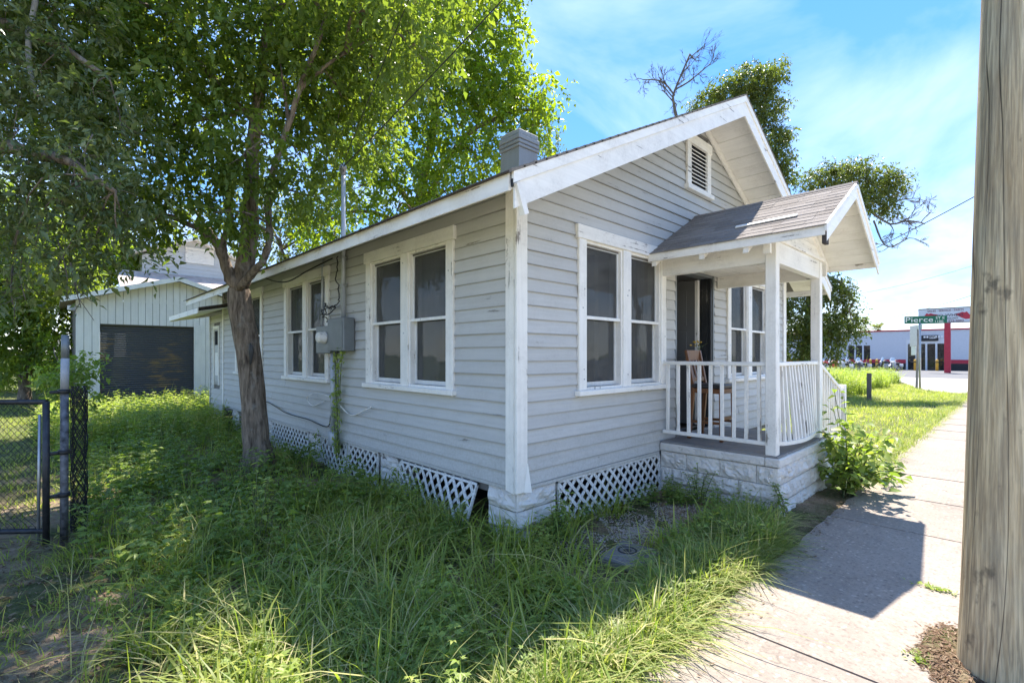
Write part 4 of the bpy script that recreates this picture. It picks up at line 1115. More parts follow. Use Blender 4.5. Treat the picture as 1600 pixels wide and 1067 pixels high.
wire('black_cable', [(-.055, 8.5, .80), (-.06, 7.0, .74), (-.06, 6.0, .62), (-.055, 5.0, .60), (-.06, 4.2, .56), (-.065, 4.05, .75)], .008, M['black'], 'black cable running low along the grey clapboards', n=50)
wire('eave_cable', [(-.66, 5.6, 3.10), (-.60, 5.2, 2.92), (-.45, 4.8, 2.86), (-.3, 4.3, 3.0), (-.1, 3.9, 3.15)], .010, M['black'], 'black cable drooping under the side eave', n=40)

# porch chair: a tall stool with a back, facing the street
C0 = (3.28, -.44, PZ)
chair = thing('bar_stool', C0, 'tall brown wooden chair with black seat on the porch', 'chair')
cx, cy_, cz = C0
SH = .70
m = MB(); m.box(cx - .215, cx + .215, cy_ - .22, cy_ + .20, cz + SH - .01, cz + SH + .045, .018); m.build('seat', M['seat_black'], chair)
m = MB(); m.box(cx - .20, cx + .20, cy_ - .205, cy_ + .185, cz + SH - .075, cz + SH - .012, .004); m.build('seat_frame', M['wood_brown'], chair)
for sx in (-1, 1):
    m = MB(); m.beam((cx + sx * .19, cy_ - .20, cz + .003), (cx + sx * .185, cy_ - .19, cz + SH - .012), .042, .042, up=(0, 1, 0), ch=.004); m.build('leg', M['wood_brown'], chair)
    m = MB(); m.beam((cx + sx * .19, cy_ + .24, cz + .003), (cx + sx * .185, cy_ + .18, cz + SH), .042, .046, up=(0, 1, 0), ch=.004); m.build('leg', M['wood_brown'], chair)
    m = MB(); m.beam((cx + sx * .185, cy_ + .18, cz + SH), (cx + sx * .195, cy_ + .28, cz + 1.20), .042, .04, up=(0, 1, 0), ch=.004); m.build('back_post', M['wood_brown'], chair)
    m = MB(); m.beam((cx + sx * .19, cy_ - .18, cz + .24), (cx + sx * .19, cy_ + .22, cz + .24), .022, .035); m.build('stretcher', M['wood_brown'], chair)
m = MB(); m.beam((cx - .185, cy_ - .198, cz + .30), (cx + .185, cy_ - .198, cz + .30), .022, .04); m.build('stretcher', M['wood_brown'], chair)
m = MB(); m.beam((cx - .19, cy_ + .275, cz + 1.13), (cx + .19, cy_ + .275, cz + 1.13), .026, .14); m.build('crest_rail', M['wood_brown'], chair)
m = MB(); m.beam((cx - .185, cy_ + .20, cz + .80), (cx + .185, cy_ + .20, cz + .80), .022, .05); m.build('back_rail', M['wood_brown'], chair)
for k in range(4):
    x = cx - .12 + k * .08; m = MB(); m.beam((x, cy_ + .205, cz + .82), (x, cy_ + .268, cz + 1.07), .03, .014, up=(0, 1, 0)); m.build('back_slat', M['wood_brown'], chair)
# small dried flowers stuck on the chair back
rs = np.random.default_rng(3)
base = np.array([cx + .14, cy_ + .27, cz + 1.20])
fb = thing('flower_bunch', base, 'small yellow dried flower bunch on the chair back', 'flowers')
m = MB()
for k in range(9):
    e = base + np.array([rs.normal(0, .04), rs.normal(0, .04), rs.uniform(.03, .12)]); m.tube([base, (base + e) / 2 + [0, 0, .01], e], .003, 5)
m.build('stem', M['stem'], fb)
m = MB()
for k in range(9):
    c = base + np.array([rs.normal(0, .045), rs.normal(0, .045), rs.uniform(.05, .13)]); m.lathe(c, [(.004, -.008), (.017, 0), (.012, .010), (.003, .014)], 7)
m.build('bloom', plain('yellow bloom', (.55, .36, .05), .7), fb)

# concrete pad with its meter lid
pc = G(985, 876)
pad = thing('concrete_pad', (pc[0], pc[1], GZ), 'square grey concrete pad with dark round meter hole in the weeds', 'concrete pad')
m = MB(); a_ = math.radians(8); ca, sa = math.cos(a_), math.sin(a_)
m.obox((pc[0], pc[1], GZ + .035), (.23 * ca, .23 * sa, 0), (-.19 * sa, .19 * ca, 0), (0, 0, .035), .012); m.build('slab', M['pad'], pad)
m = MB(); m.lathe((pc[0] + .03, pc[1] + .05, GZ + .0705), [(.085, -.01), (.085, .002), (.07, .004), (.068, -.001), (.01, .0)], 22); m.build('lid', M['black'], pad)

# utility pole at the kerb
pb = P(1571, 1062, 2.68)
UP = thing('utility_pole', (pb[0], pb[1], GZ), 'thick weathered wooden utility pole on the sidewalk verge', 'utility pole')
m = MB(); rs = np.random.default_rng(5); n = 40; rings = 46; H_ = 10.5
lean = (RT * .030 + FW * .004)
for i in range(rings + 1):
    f = i / rings; z = -.35 + f * (H_ + .35)
    rad = .196 - .0072 * z + (.012 * math.exp(-max(z, 0) * 5))
    c = np.array([pb[0], pb[1], GZ + z]) + lean * max(z, 0)
    for k in range(n):
        t = 2 * math.pi * k / n
        e = 1 + .012 * math.sin(3 * t + .4 * z) + .006 * math.sin(11 * t + 1.1) + .004 * math.sin(23 * t + z * 2.0)
        m.v.append(tuple(c + rad * e * np.array([math.cos(t), math.sin(t), 0])))
for i in range(rings):
    for k in range(n): m.f.append((i * n + k, i * n + (k + 1) % n, (i + 1) * n + (k + 1) % n, (i + 1) * n + k))
m.f.append(tuple(rings * n + k for k in range(n))); m.build('pole_shaft', M['pole'], UP, True)
ptop = np.array([pb[0], pb[1], GZ + 9.4]) + lean * 9.4
m = MB(); m.beam(ptop + np.array([-.9, .22, .3]), ptop + np.array([.9, .22, .3]), .09, .11); m.build('crossarm', M['pole'], UP)
def span(name, p, q, sag, rad, label, n=30, mat='black'):
    p, q = np.array(p, float), np.array(q, float); m = MB(); pts = []
    for i in range(n + 1):
        f = i / n; pts.append(p + (q - p) * f - np.array([0, 0, sag * 4 * f * (1 - f)]))
    m.tube(pts, rad, 5); return tag(m.build(name, M[mat], None, True), label, 'wire')
wh = np.array([-.12, 3.48, 4.42])
pat = np.array([pb[0], pb[1], 6.9]) + lean * 7 - RT * .12
span('service_wire', wh, pat, .10, .0075, 'black service wire rising from the mast to the utility pole', 50)
span('service_wire', wh + np.array([-.02, .05, -.03]), pat + np.array([-1.6, 1.0, .3]), .06, .005, 'thin second service wire among the leaves')
span('overhead_wire', P(1525, 306, 30), P(1170, 470, 60), .6, .030, 'overhead wire sloping down from the pole past bare branches')
span('overhead_wire', P(1530, 458, 60), P(1300, 515, 75), .4, .030, 'low overhead wire crossing towards the shop sign')
span('overhead_wire', P(1530, 412, 70), P(1320, 462, 90), .5, .022, 'thin faint overhead wire above the clouds by the shop')

# ------------------------------------------------------------------ chain link gate and post
gp = G(100, 850); GT = thing('gate_post', (gp[0], gp[1], GZ), 'tall peeling steel gate post with rolled black mesh behind', 'fence post')
top = P(103, 540, 4.56)
m = MB(); m.tube([(gp[0], gp[1], GZ - .2), (gp[0] + .004, gp[1], 1.35)], .031, 14); m.build('post', plain('chipped grey paint', (.13, .13, .14), .6, .2, var=.9, scale=14), GT, True)
m = MB(); m.tube([(gp[0] + .004, gp[1], 1.351), (gp[0] + .008, gp[1], top[2] - .12)], .0315, 14); m.build('sleeve', plain('faded pale sleeve', (.36, .37, .39), .6, .0, var=.2, scale=10), GT, True)
m = MB(); m.tube([(gp[0] + .008, gp[1], top[2] - .119), (gp[0] + .01, gp[1], top[2] + .1)], .030, 14); m.build('post_top', M['metal_grey'], GT, True)
for z in (.35, .75, 1.32):
    m = MB(); m.lathe((gp[0], gp[1], z), [(.044, 0), (.047, .01), (.047, .03), (.044, .04)], 14); m.box(gp[0] - .10, gp[0] - .03, gp[1] - .02, gp[1] + .02, z, z + .03, .004); m.build('clamp', M['black'], GT, True)
gx_ = G(72, 856); 
GA = thing('chain_link_gate', (gx_[0], gx_[1], GZ), 'dark steel framed chain link gate standing left of the post', 'gate')
dirG = unit((-RT * .96 - FW * .05)); g0 = np.array([gx_[0], gx_[1], 0.0]); gl = 1.9; gt_ = 1.25
vsteel = plain('dark gate tube', (.05, .05, .055), .45, .4, var=.4, scale=20)
m = MB(); m.tube([g0 + [0, 0, -.06], g0 + [0, 0, gt_]], .026, 12); m.build('frame_tube', vsteel, GA, True)
m = MB(); m.tube([g0 + [0, 0, gt_], g0 + dirG * gl + [0, 0, gt_ + .0]], .024, 12); m.build('frame_tube', vsteel, GA, True)
m = MB(); m.tube([g0 + [0, 0, .06], g0 + dirG * gl + [0, 0, .06]], .024, 12); m.build('frame_tube', vsteel, GA, True)
m = MB(); m.tube([g0 + dirG * .07 + [0, 0, -.05], g0 + dirG * .055 + [0, 0, gt_ - .12]], .012, 10); m.build('tension_bar', M['galv'], GA, True)
m = MB(); pit = .062; ns = int(gl / pit)
r = random.Random(2)
for k in range(-int(gt_ / pit), ns):
    for sg in (0, 1):
        pts = []; steps = int((gt_ - .06) / pit)
        for j in range(steps + 1):
            s_ = (k + (j if sg == 0 else steps - j)) * pit; z = .06 + j * pit
            if .05 <= s_ <= gl: pts.append(g0 + dirG * s_ + np.array([dirG[1], -dirG[0], 0]) * (.004 if (j + sg) % 2 else -.004) + [0, 0, z])
        if len(pts) > 1: m.tube(pts, .0021, 4, False)
tag(m.build('wire_mesh', M['black'], GA), kind='stuff')
# rolled up mesh leaning behind the post
rc = G(118, 842); RL = np.array([rc[0] + .03, rc[1] + .12, 0.0])
m = MB(); r = random.Random(9)
for k in range(30):
    t0 = r.uniform(0, 6.28); pts = []
    for j in range(26):
        t = t0 + j * (.5 if k % 2 else -.5); rad = .055 + .012 * math.sin(k)
        pts.append(RL + [rad * math.cos(t), rad * math.sin(t), -.05 + j * .057])
    m.tube(pts, .0032, 4, False)
tag(m.build('mesh_roll', M['black']), 'black rolled up chain link mesh standing behind the gate post', 'fence mesh')

# ------------------------------------------------------------------ garage and the two storey house behind
gar = thing('garage', (-.5, 17.6, GZ), 'pale board sided garage with a rusty dark roll-up door', 'garage')
Y0 = 17.6
m_sid = paint('garage board siding', (.80, .775, .73), 2, dirt=(.36, .34, .30), dirt_amt=.3, tone=.03)
gL = P(117, 555, 1); 
def at_y(u, v, Y):
    d = FW + RT * (u - 800) / FPX + np.array([0, 0, 1.0]) * (HZ - v) / FPX
    return CAM + d * (Y - CAM[1]) / d[1]
def at_x(u, v, X_):
    d = FW + RT * (u - 800) / FPX + np.array([0, 0, 1.0]) * (HZ - v) / FPX
    return CAM + d * (X_ - CAM[0]) / d[0]
xL = at_y(118, 555, Y0)[0]; xR = xL + 5.6; xd0 = at_y(156, 506, Y0)[0]; xd1 = at_y(303, 511, Y0)[0]; zdt = at_y(156, 507, Y0)[2]
zeL = at_y(118, 466, Y0)[2]; xrid = at_y(277, 440, Y0)[0]; zr = at_y(277, 437, Y0)[2]
m = MB(); m.box(xL + .03, xd0, Y0 + .02, Y0 + 6, -.2, zeL - .02); m.box(xd1, xR, Y0 + .02, Y0 + 6, -.2, zeL - .02); m.box(xd0, xd1, Y0 + .02, Y0 + 6, zdt, zeL - .02); m.build('garage_wall', M['wall_core'], gar)
x = xL
while x < xR:
    b_ = min(x + .20, xR); dz = lambda xx: zeL + (zr - zeL) * (1 - abs(xx - xrid) / (xrid - xL)) - .06
    z0 = -.15
    spans = [(x, b_)]
    m = MB(); lo = z0
    if b_ > xd0 + .02 and x < xd1 - .02: lo = zdt + .03
    m.hexa([(x + .006, Y0, lo), (b_ - .006, Y0, lo), (b_ - .006, Y0 + .03, lo), (x + .006, Y0 + .03, lo), (x + .006, Y0, dz(x)), (b_ - .006, Y0, dz(b_)), (b_ - .006, Y0 + .03, dz(b_)), (x + .006, Y0 + .03, dz(x))])
    m.build('siding_board', m_sid, gar); x = b_
m = MB(); m.box(xd0 - .09, xd0, Y0 - .02, Y0 + .03, -.2, zdt + .1); m.build('door_trim', m_sid, gar)
m = MB(); m.box(xd1, xd1 + .21, Y0 - .02, Y0 + .03, -.2, zdt + .1); m.build('door_trim', m_sid, gar)
def rust():
    k = NT('rusting dark steel slats'); v = k.coord((1, 1, 1), False)
    n = k.noise(v, 1.1, 6, .6); n2 = k.noise(k.coord((1, 1, 7), False), 2.0, 6, .65)
    c = k.mix(k.ramp(k.math('MULTIPLY', n, n2), [(.29, 0.0), (.40, .85)]), (.10, .095, .092), (.34, .21, .08))
    return k.out(k.bsdf(c, .5, metal=.4))
rm = rust()
z = -.15; i = 0
while z < zdt - .02:
    m = MB(); h_ = .075
    m.prism([(xd0 + .01, Y0 + .12, z), (xd0 + .01, Y0 + .085, z + .006), (xd0 + .01, Y0 + .07, z + .037), (xd0 + .01, Y0 + .085, z + .068), (xd0 + .01, Y0 + .12, z + .074)], (xd1 - xd0 - .02, 0, 0)); m.build('slat', rm, gar); z += h_
gr_ = part('garage_roof', gar)
m_roofp = plain('faded roof felt', (.48, .40, .36), .9, var=.25, scale=4)
for sg in (1, -1):
    xe = xrid - sg * (xrid - xL + .35); ze = zeL - .07
    m = MB(); m.hexa([(xe, Y0 - .35, ze), (xrid, Y0 - .35, zr), (xrid, Y0 + 6.2, zr), (xe, Y0 + 6.2, ze), (xe, Y0 - .35, ze + .05), (xrid, Y0 - .35, zr + .05), (xrid, Y0 + 6.2, zr + .05), (xe, Y0 + 6.2, ze + .05)]); m.build('roof_slope', m_roofp, gr_)
    m = MB(); m.hexa([(xe, Y0 - .352, ze - .10), (xrid, Y0 - .352, zr - .10), (xrid, Y0 - .38, zr - .10), (xe, Y0 - .38, ze - .10), (xe, Y0 - .352, ze + .06), (xrid, Y0 - .352, zr + .06), (xrid, Y0 - .38, zr + .06), (xe, Y0 - .38, ze + .06)]); m.build('rake_board', M['white_x'], gr_)
m = MB(); m.lathe((xL - .1, Y0 - .1, zeL - .42), [(.05, 0), (.10, .03), (.10, .16), (.06, .19)], 12); m.build('flood_lamp', M['galv'], gar)

Y2 = 26.0
bh = thing('two_storey_house', (1, Y2, GZ), 'grey house with a white gable vent behind the garage', 'house')
xa, xb = at_y(222, 400, Y2)[0], at_y(222, 400, Y2)[0] + 9.0; ze2 = at_y(222, 396, Y2)[2]; xr2 = at_y(305, 380, Y2)[0]; zr2 = at_y(302, 377, Y2)[2]
m_b2 = paint('blue grey siding', (.56, .58, .60), 0, tone=.03)
z = 2.5
m = MB(); m.box(xa + .02, xb, Y2 + .03, Y2 + 7, -.2, ze2); m.build('house_wall', m_b2, bh)
while z < zr2 - .1:
    lo = max(xa, xr2 - (xr2 - xa) * (zr2 - z) / (zr2 - ze2)) if z > ze2 else xa
    hi = 2 * xr2 - lo
    lo1 = max(xa, xr2 - (xr2 - xa) * (zr2 - z - .2) / (zr2 - ze2)) if z + .2 > ze2 else xa
    m = MB(); m.hexa([(lo, Y2 - .02, z), (hi, Y2 - .02, z), (hi, Y2 + .03, z), (lo, Y2 + .03, z), (min(lo1, xr2 - .02), Y2, z + .2), (max(2 * xr2 - lo1, xr2 + .02), Y2, z + .2), (max(2 * xr2 - lo1, xr2 + .02), Y2 + .03, z + .2), (min(lo1, xr2 - .02), Y2 + .03, z + .2)]); m.build('clapboard', m_b2, bh); z += .2
for sg in (1, -1):
    xe = xr2 - sg * (xr2 - xa + .5); ze = ze2 - .12
    m = MB(); m.hexa([(xe, Y2 - .5, ze), (xr2, Y2 - .5, zr2), (xr2, Y2 + 7, zr2), (xe, Y2 + 7, ze), (xe, Y2 - .5, ze + .14), (xr2, Y2 - .5, zr2 + .14), (xr2, Y2 + 7, zr2 + .14), (xe, Y2 + 7, ze + .14)]); m.build('roof_slope', M['white_x'], bh)
va, vb = at_y(294, 390, Y2 - .05), at_y(330, 411, Y2 - .05)
m = MB(); m.box(va[0] - .12, vb[0] + .12, Y2 - .07, Y2 - .03, va[2], va[2] + .12); m.box(va[0] - .12, vb[0] + .12, Y2 - .07, Y2 - .03, vb[2] - .12, vb[2]); m.box(va[0] - .12, va[0], Y2 - .07, Y2 - .03, vb[2], va[2]); m.box(vb[0], vb[0] + .12, Y2 - .07, Y2 - .03, vb[2], va[2]); m.build('vent_frame', M['white_x'], bh)
for k in range(7):
    z = vb[2] + .04 + k * (va[2] - vb[2]) / 7.2; m = MB(); m.beam((va[0], Y2 - .05, z), (vb[0], Y2 - .05, z), .05, .07); m.build('vent_slat', M['white_x'], bh)
# low roof skirt between garage and house
m = MB(); m.hexa([(xa - 1, Y2 - 2.5, zr + .05), (xb, Y2 - 2.5, zr + .05), (xb, Y2 - .06, at_y(240, 428, Y2)[2]), (xa - 1, Y2 - .06, at_y(240, 428, Y2)[2]), (xa - 1, Y2 - 2.5, zr + .1), (xb, Y2 - 2.5, zr + .1), (xb, Y2 - .06, at_y(240, 428, Y2)[2] + .06), (xa - 1, Y2 - .06, at_y(240, 428, Y2)[2] + .06)]); m.build('lean_to_roof', m_roofp, bh)
# ------------------------------------------------------------------ the shop across the street
SX = 73.0
shop = thing('motorcycle_shop', (SX, 8, GZ), 'low white motorcycle shop with red stripe and black base', 'shop')
m_shop = plain('white painted stucco', (.52, .55, .60), .8, var=.05); m_red = plain('red gloss paint', (.42, .025, .05), .45); m_blk = plain('black painted base', (.02, .022, .025), .6); m_yel = plain('yellow bollard paint', (.62, .34, .04), .5)
yA, yB = at_x(1344, 555, SX)[1] + 9, -9.0
zt = at_x(1500, 514, SX)[2]
oy = [(at_x(1361, 555, SX)[1], at_x(1324, 555, SX)[1], 1.0, at_x(1340, 540, SX)[2]), (at_x(1479, 555, SX)[1], at_x(1417, 555, SX)[1], -.1, at_x(1450, 537, SX)[2])]
XF = lambda s, n, z: (SX - n, s, z)
w = wall_core('x', XF, yB, yA, -.3, zt, [(o[0], o[1], o[2], o[3]) for o in oy], None, -.3, 0.0); w.build('shop_wall', m_shop, shop)
m = MB(); m.box(SX + .31, SX + 16, yB, yA, -.3, zt - .2); 
m2 = MB(); m2.box(SX + .3, SX + 16, yB, yA, zt - .2, zt - .05); m2.build('flat_roof', m_blk, shop)
m2 = MB(); m2.box(SX + 6, SX + 6.2, yB, yA, -.2, zt - .25); m2.build('back_wall', m_blk, shop)
m = MB(); fbox(m, XF, yB, yA, .003, .10, zt - .06, zt + .10); m.build('red_coping', m_red, shop)
zs0, zs1 = at_x(1490, 568, SX)[2], at_x(1490, 562, SX)[2]
m = MB(); mb = MB()
edges = [yB, oy[1][0], oy[1][1], yA]
for a_, b_ in ((edges[0], edges[1]), (edges[2], edges[3])):
    fbox(m, XF, a_, b_, .004, .03, max(zs0 - .1, 1.05) if False else zs0, zs1 - .0); fbox(mb, XF, a_, b_, .003, .02, -.2, zs0 - .004)
m.build('red_stripe', m_red, shop); mb.build('black_base', m_blk, shop)
for (a_, b_, c_, d_), n in ((oy[0], 3), (oy[1], 4)):
    W = part('shop_window', shop)
    m = MB(); fbox(m, XF, a_, b_, -.12, -.10, c_, d_); m.build('pane', M['glass_far'], W)
    m = MB()
    for i in range(n + 1):
        s_ = a_ + (b_ - a_) * i / n; fbox(m, XF, s_ - .09, s_ + .09, -.09, .035, c_, d_)
    fbox(m, XF, a_ - .1, b_ + .1, -.09, .04, d_, d_ + (.15 if n == 3 else .55)); m.build('window_frame', m_shop if n == 3 else plain('pale lintel', (.6, .62, .64), .6), W)
# small black name board over the entrance
za, zb_ = at_x(1440, 533, SX - .3)[2], at_x(1440, 524, SX - .3)[2]; ya, yb = at_x(1466, 530, SX - .3)[1], at_x(1436, 530, SX - .3)[1]
sb = thing('shop_sign', (SX - .15, (ya + yb) / 2, za), 'small black name board above the shop entrance', 'sign')
m = MB(); m.box(SX - .16, SX - .11, ya, yb, za, zb_); m.build('board', m_blk, sb)
m_wht = plain('white lettering', (.75, .75, .75), .6)
m = MB()
for k in range(7):
    s_ = yb - .5 - k * .26; m.box(SX - .175, SX - .162, s_ - .09, s_ + .09, za + .38, za + .60)
m.box(SX - .175, SX - .162, ya + .25, ya + .8, za + .3, za + .55); m.build('white_strokes', m_wht, sb)
def text(name, body, size, origin, xdir, mat, parent, align='CENTER', thick=.01, squeeze=1.0):
    """flat raised lettering; xdir is where the writing runs, upright"""
    cu = bpy.data.curves.new(name, 'FONT'); cu.body = body; cu.size = size; cu.align_x = align; cu.extrude = thick; cu.resolution_u = 2
    o = bpy.data.objects.new(name, cu); dg = bpy.context.evaluated_depsgraph_get()
    COL.objects.link(o); dg.update()
    me = bpy.data.meshes.new_from_object(o.evaluated_get(bpy.context.evaluated_depsgraph_get())); bpy.data.objects.remove(o)
    v = np.empty(len(me.vertices) * 3, np.float32); me.vertices.foreach_get('co', v); v = v.reshape(-1, 3)
    xd = np.array(xdir, float); nd = np.cross(xd, [0, 0, 1.0])
    wv = np.array(origin) + v[:, :1] * squeeze * xd + v[:, 1:2] * np.array([0, 0, 1.0]) + v[:, 2:3] * nd
    me.vertices.foreach_set('co', wv.astype(np.float32).ravel()); me.materials.clear(); me.materials.append(mat); me.update()
    return link(name, me, parent)
# tall sign on a red post
BX = 62.0
bl, br = at_x(1435, 500, BX), at_x(1522, 500, BX); bt_, bb_ = at_x(1480, 481, BX)[2], at_x(1480, 504.5, BX)[2]
bs = thing('pole_sign', (BX, at_x(1481, 500, BX)[1], GZ), 'white shop sign with dark lettering on a tall red post', 'sign')
m = MB(); m.box(BX - .1, BX + .1, br[1], bl[1], bb_, bt_); m.build('sign_face', plain('sign white', (.55, .58, .62), .6, var=.05), bs)
m = MB(); 
for (a_, b_, c_, d_) in ((br[1], bl[1], bt_ - .08, bt_ + .02), (br[1], bl[1], bb_ - .02, bb_ + .08)): m.box(BX - .13, BX + .13, a_, b_, c_, d_)
m.build('sign_frame', M['metal_grey'], bs)
yp = at_x(1480.5, 500, BX)[1]
m = MB(); m.box(BX - .22, BX + .22, yp - .24, yp + .24, -.12, bb_ - .02); m.build('red_post', m_red, bs)
m_maroon = plain('maroon lettering', (.16, .03, .06), .6); m_dk = plain('dark lettering', (.05, .03, .05), .6)
yc = (br[1] + bl[1]) / 2; hh = bt_ - bb_; xo = BX - .115; xd = (0, -1, 0)
text('lettering', 'SALES · SERVICE · PARTS', hh * .17, (xo, yc, bb_ + hh * .77), xd, m_maroon, bs)
text('lettering', 'TWO-WHEEL', hh * .25, (xo, yc - .1, bb_ + hh * .42), xd, m_dk, bs, squeeze=1.15)
text('lettering', 'TECHNOLOGY', hh * .15, (xo, yc - .2, bb_ + hh * .25), xd, m_dk, bs)
text('lettering', '923-9003', hh * .2, (xo, yc - .8, bb_ + hh * .05), xd, m_maroon, bs)
for yy, sg in ((br[1] + .75, 1), (bl[1] - .9, -1)):
    m = MB(); q = [(-.75, -.18), (-.55, .02), (-.3, .3), (-.1, .22), (.1, .28), (.35, .2), (.8, .12), (.5, -.05), (.2, -.22), (-.2, -.38), (-.55, -.35)]
    m.prism([(xo, yy + sg * a_ * .8, bb_ + hh * .48 + b_ * 1.1) for a_, b_ in q], (.012, 0, 0)); m.build('red_emblem', m_red, bs)

# yellow bollards in front
by = [(1447, 581), (1479, 581) , (1430, 580), (1369, 577), (1359, 577)]
proto = None
for i, (u, v) in enumerate([(1430, 0), (1464, 0), (1370, 0), (1360, 0)]):
    x_ = SX - 2.5; p_ = at_x(u, 570, x_)
    lab = ['yellow bollard left of the shop entrance by the signposts', 'yellow bollard standing before the dark shop entrance', 'yellow bollard between motorcycles and the shop windows', 'yellow bollard leftmost, half hidden by tall weeds'][i]
    if proto is None:
        proto = thing('bollard', (0, 0, 0), lab, 'bollard', 'yellow bollards before the shop')
        m = MB(); m.lathe((0, 0, 0), [(.14, -.1), (.14, 1.18), (.11, 1.27), (.04, 1.31)], 14); m.build('bollard_post', m_yel, proto, True)
        m = MB(); m.lathe((0, 0, 0), [(.145, .92), (.145, 1.02)], 14); m.build('band', m_blk, proto, True); b = proto
    else: b = copy_tree(proto); b['label'] = lab
    b.location = (x_, p_[1], GZ)

# parked motorcycles
def motorcycle(label):
    t = thing('motorcycle', (0, 0, 0), label, 'motorcycle', 'motorcycles parked by the shop')
    for x in (-.72, .74):
        w_ = part('wheel', t)
        m = MB(); n = 22
        m.tube([(x + .27 * math.cos(2 * math.pi * k / n), 0, .33 + .27 * math.sin(2 * math.pi * k / n)) for k in range(n + 1)], .06, 8, False); m.build('tyre', M['black'], w_, True)
        m = MB(); m.lathe((x, -.05, .33), [(.06, 0), (.06, .1)], 10, 1)
        for k in range(6):
            a_ = math.pi * k / 6; m.beam((x - .24 * math.cos(a_), 0, .33 - .24 * math.sin(a_)), (x + .24 * math.cos(a_), 0, .33 + .24 * math.sin(a_)), .02, .02, up=(0, 1, 0))
        m.build('rim', M['galv'], w_)
        m = MB(); pts = [(x + .36 * math.cos(a_), 0, .33 + .36 * math.sin(a_)) for a_ in np.linspace(.5, 2.7, 8)]
        for p_, q_ in zip(pts, pts[1:]): m.beam(p_, q_, .16, .025)
        m.build('fender', m_body, t)
    m = MB(); m.obox((.05, 0, .45), (.26, 0, 0), (0, .17, 0), (0, 0, .17), .05); m.lathe((-.02, 0, .5), [(.11, 0), (.12, .1), (.10, .28)], 12); m.lathe((.16, 0, .5), [(.11, 0), (.12, .1), (.10, .26)], 12); m.build('engine', M['galv'], t)
    m = MB()
    for i, (x, r0, h0) in enumerate(((-.15, .10, .82), (.05, .17, .86), (.25, .18, .88), (.42, .10, .92))): pass
    vs = []; pr_f = [(-.2, .09, .07), (-.05, .15, .12), (.15, .18, .15), (.32, .17, .14), (.44, .09, .09)]
    m.tube([(x, 0, .84 + i * .02) for i, (x, _, _) in enumerate(pr_f)], [h for _, _, h in pr_f], 12); m.build('fuel_tank', m_body, t, True)
    m = MB(); m.tube([(-.95, 0, .78), (-.75, 0, .76), (-.45, 0, .72), (-.2, 0, .77)], [.09, .15, .15, .10], 10); m.build('saddle', M['black'], t, True)
    m = MB(); 
    for y in (-.10, .10): m.tube([(.74, y, .33), (.52, y, 1.0)], .03, 8)
    m.build('fork', M['galv'], t, True)
    m = MB(); m.tube([(.25, -.40, 1.08), (.42, -.30, 1.10), (.50, -.1, 1.02), (.50, .1, 1.02), (.42, .30, 1.10), (.25, .40, 1.08)], .018, 8); m.build('handlebar', M['galv'], t, True)
    m = MB(); m.lathe((.58, 0, .93), [(.05, -.08), (.10, 0), (.10, .06)], 14, 0); m.build('headlight', M['white'], t, True)
    m = MB(); n = 6; vs = []
    for i in range(n + 1):
        a_ = -1 + 2 * i / n; vs += [(.60 - .12 * a_ * a_, .24 * a_, 1.02), (.46 - .10 * a_ * a_, .20 * a_, 1.42 - .08 * a_ * a_)]
    m.add(vs, [(2 * i, 2 * i + 2, 2 * i + 3, 2 * i + 1) for i in range(n)]); m.build('windscreen', m_ws, t, True)
    for y in (-.26, .26):
        m = MB(); m.obox((-.72, y, .58), (.24, 0, 0), (0, .09, 0), (0, 0, .15), .05); m.build('saddlebag', m_body, t)
        m = MB(); m.tube([(.1, y * .7, .30), (-.3, y * .8, .26), (-.95, y * .8, .28)], [.035, .045, .05], 8); m.build('exhaust', M['galv'], t, True)
    return t
m_ws = plain('pale windscreen', (.55, .62, .66), .2)
spots = [(1398, 66, 2.85, (.60, .62, .64), 'white motorcycle with pale windscreen parked front-on before the black base'),
         (1386, 67, 2.2, (.03, .03, .035), 'black motorcycle parked beside the white one with windscreen'),
         (1346, 62, 2.6, (.45, .46, .48), 'silver motorcycle behind the tall weeds under shop windows'),
         (1330, 61, 2.4, (.06, .06, .07), 'dark motorcycle among weeds left of the silver one'),
         (1318, 60, 2.7, (.70, .70, .70), 'bright white motorcycle in the row behind the weeds'),
         (1305, 60, 2.3, (.42, .08, .06), 'dull red motorcycle in the middle of the row behind the weeds'),
         (1291, 58, 2.6, (.50, .04, .03), 'red motorcycle right of the porch post behind the weeds'),
         (1262, 60, 2.5, (.05, .09, .36), 'blue motorcycle seen above the front porch rail'),
         (1224, 62, 2.5, (.50, .03, .03), 'bright red motorcycle seen over the porch rail beside the corner post')]
for i, (u, x_, rz, colr, lab) in enumerate(spots):
    m_body = plain('motorcycle paint', colr, .3, var=.02)
    p_ = at_x(u, 575, x_); t = motorcycle(lab); t.location = (x_, p_[1], GZ); t.rotation_euler.z = rz
    t.scale = (1.1, 1.1, 1.1)

# street name sign, wooden post with a back-turned board, short post in the lawn
sp_ = G(1437.5, 609)
ss = thing('street_sign', (sp_[0], sp_[1], GZ), 'green street name sign reading Pierce on a thin metal pole', 'sign')
tS = np.dot(sp_ - CAM, FW); ztop = CAM[2] + (HZ - 494) / FPX * tS; zbt = CAM[2] + (HZ - 505.5) / FPX * tS
m = MB(); m.tube([(sp_[0], sp_[1], GZ - .2), (sp_[0], sp_[1], zbt + .02)], .045, 10); m.build('pole', M['galv'], ss, True)
m_green = plain('street sign green', (.0, .12, .065), .4, var=.03)
sd = unit(RT * 1.0 - FW * .45); fr3 = np.array([sd[1], -sd[0], 0])
if np.dot(fr3, FW) > 0: fr3 = -fr3
cS = np.array([sp_[0], sp_[1], 0]) + sd * (.22)
wS = tS * 48 / FPX / 2 / abs(np.dot(sd, RT)); hS = ztop - zbt
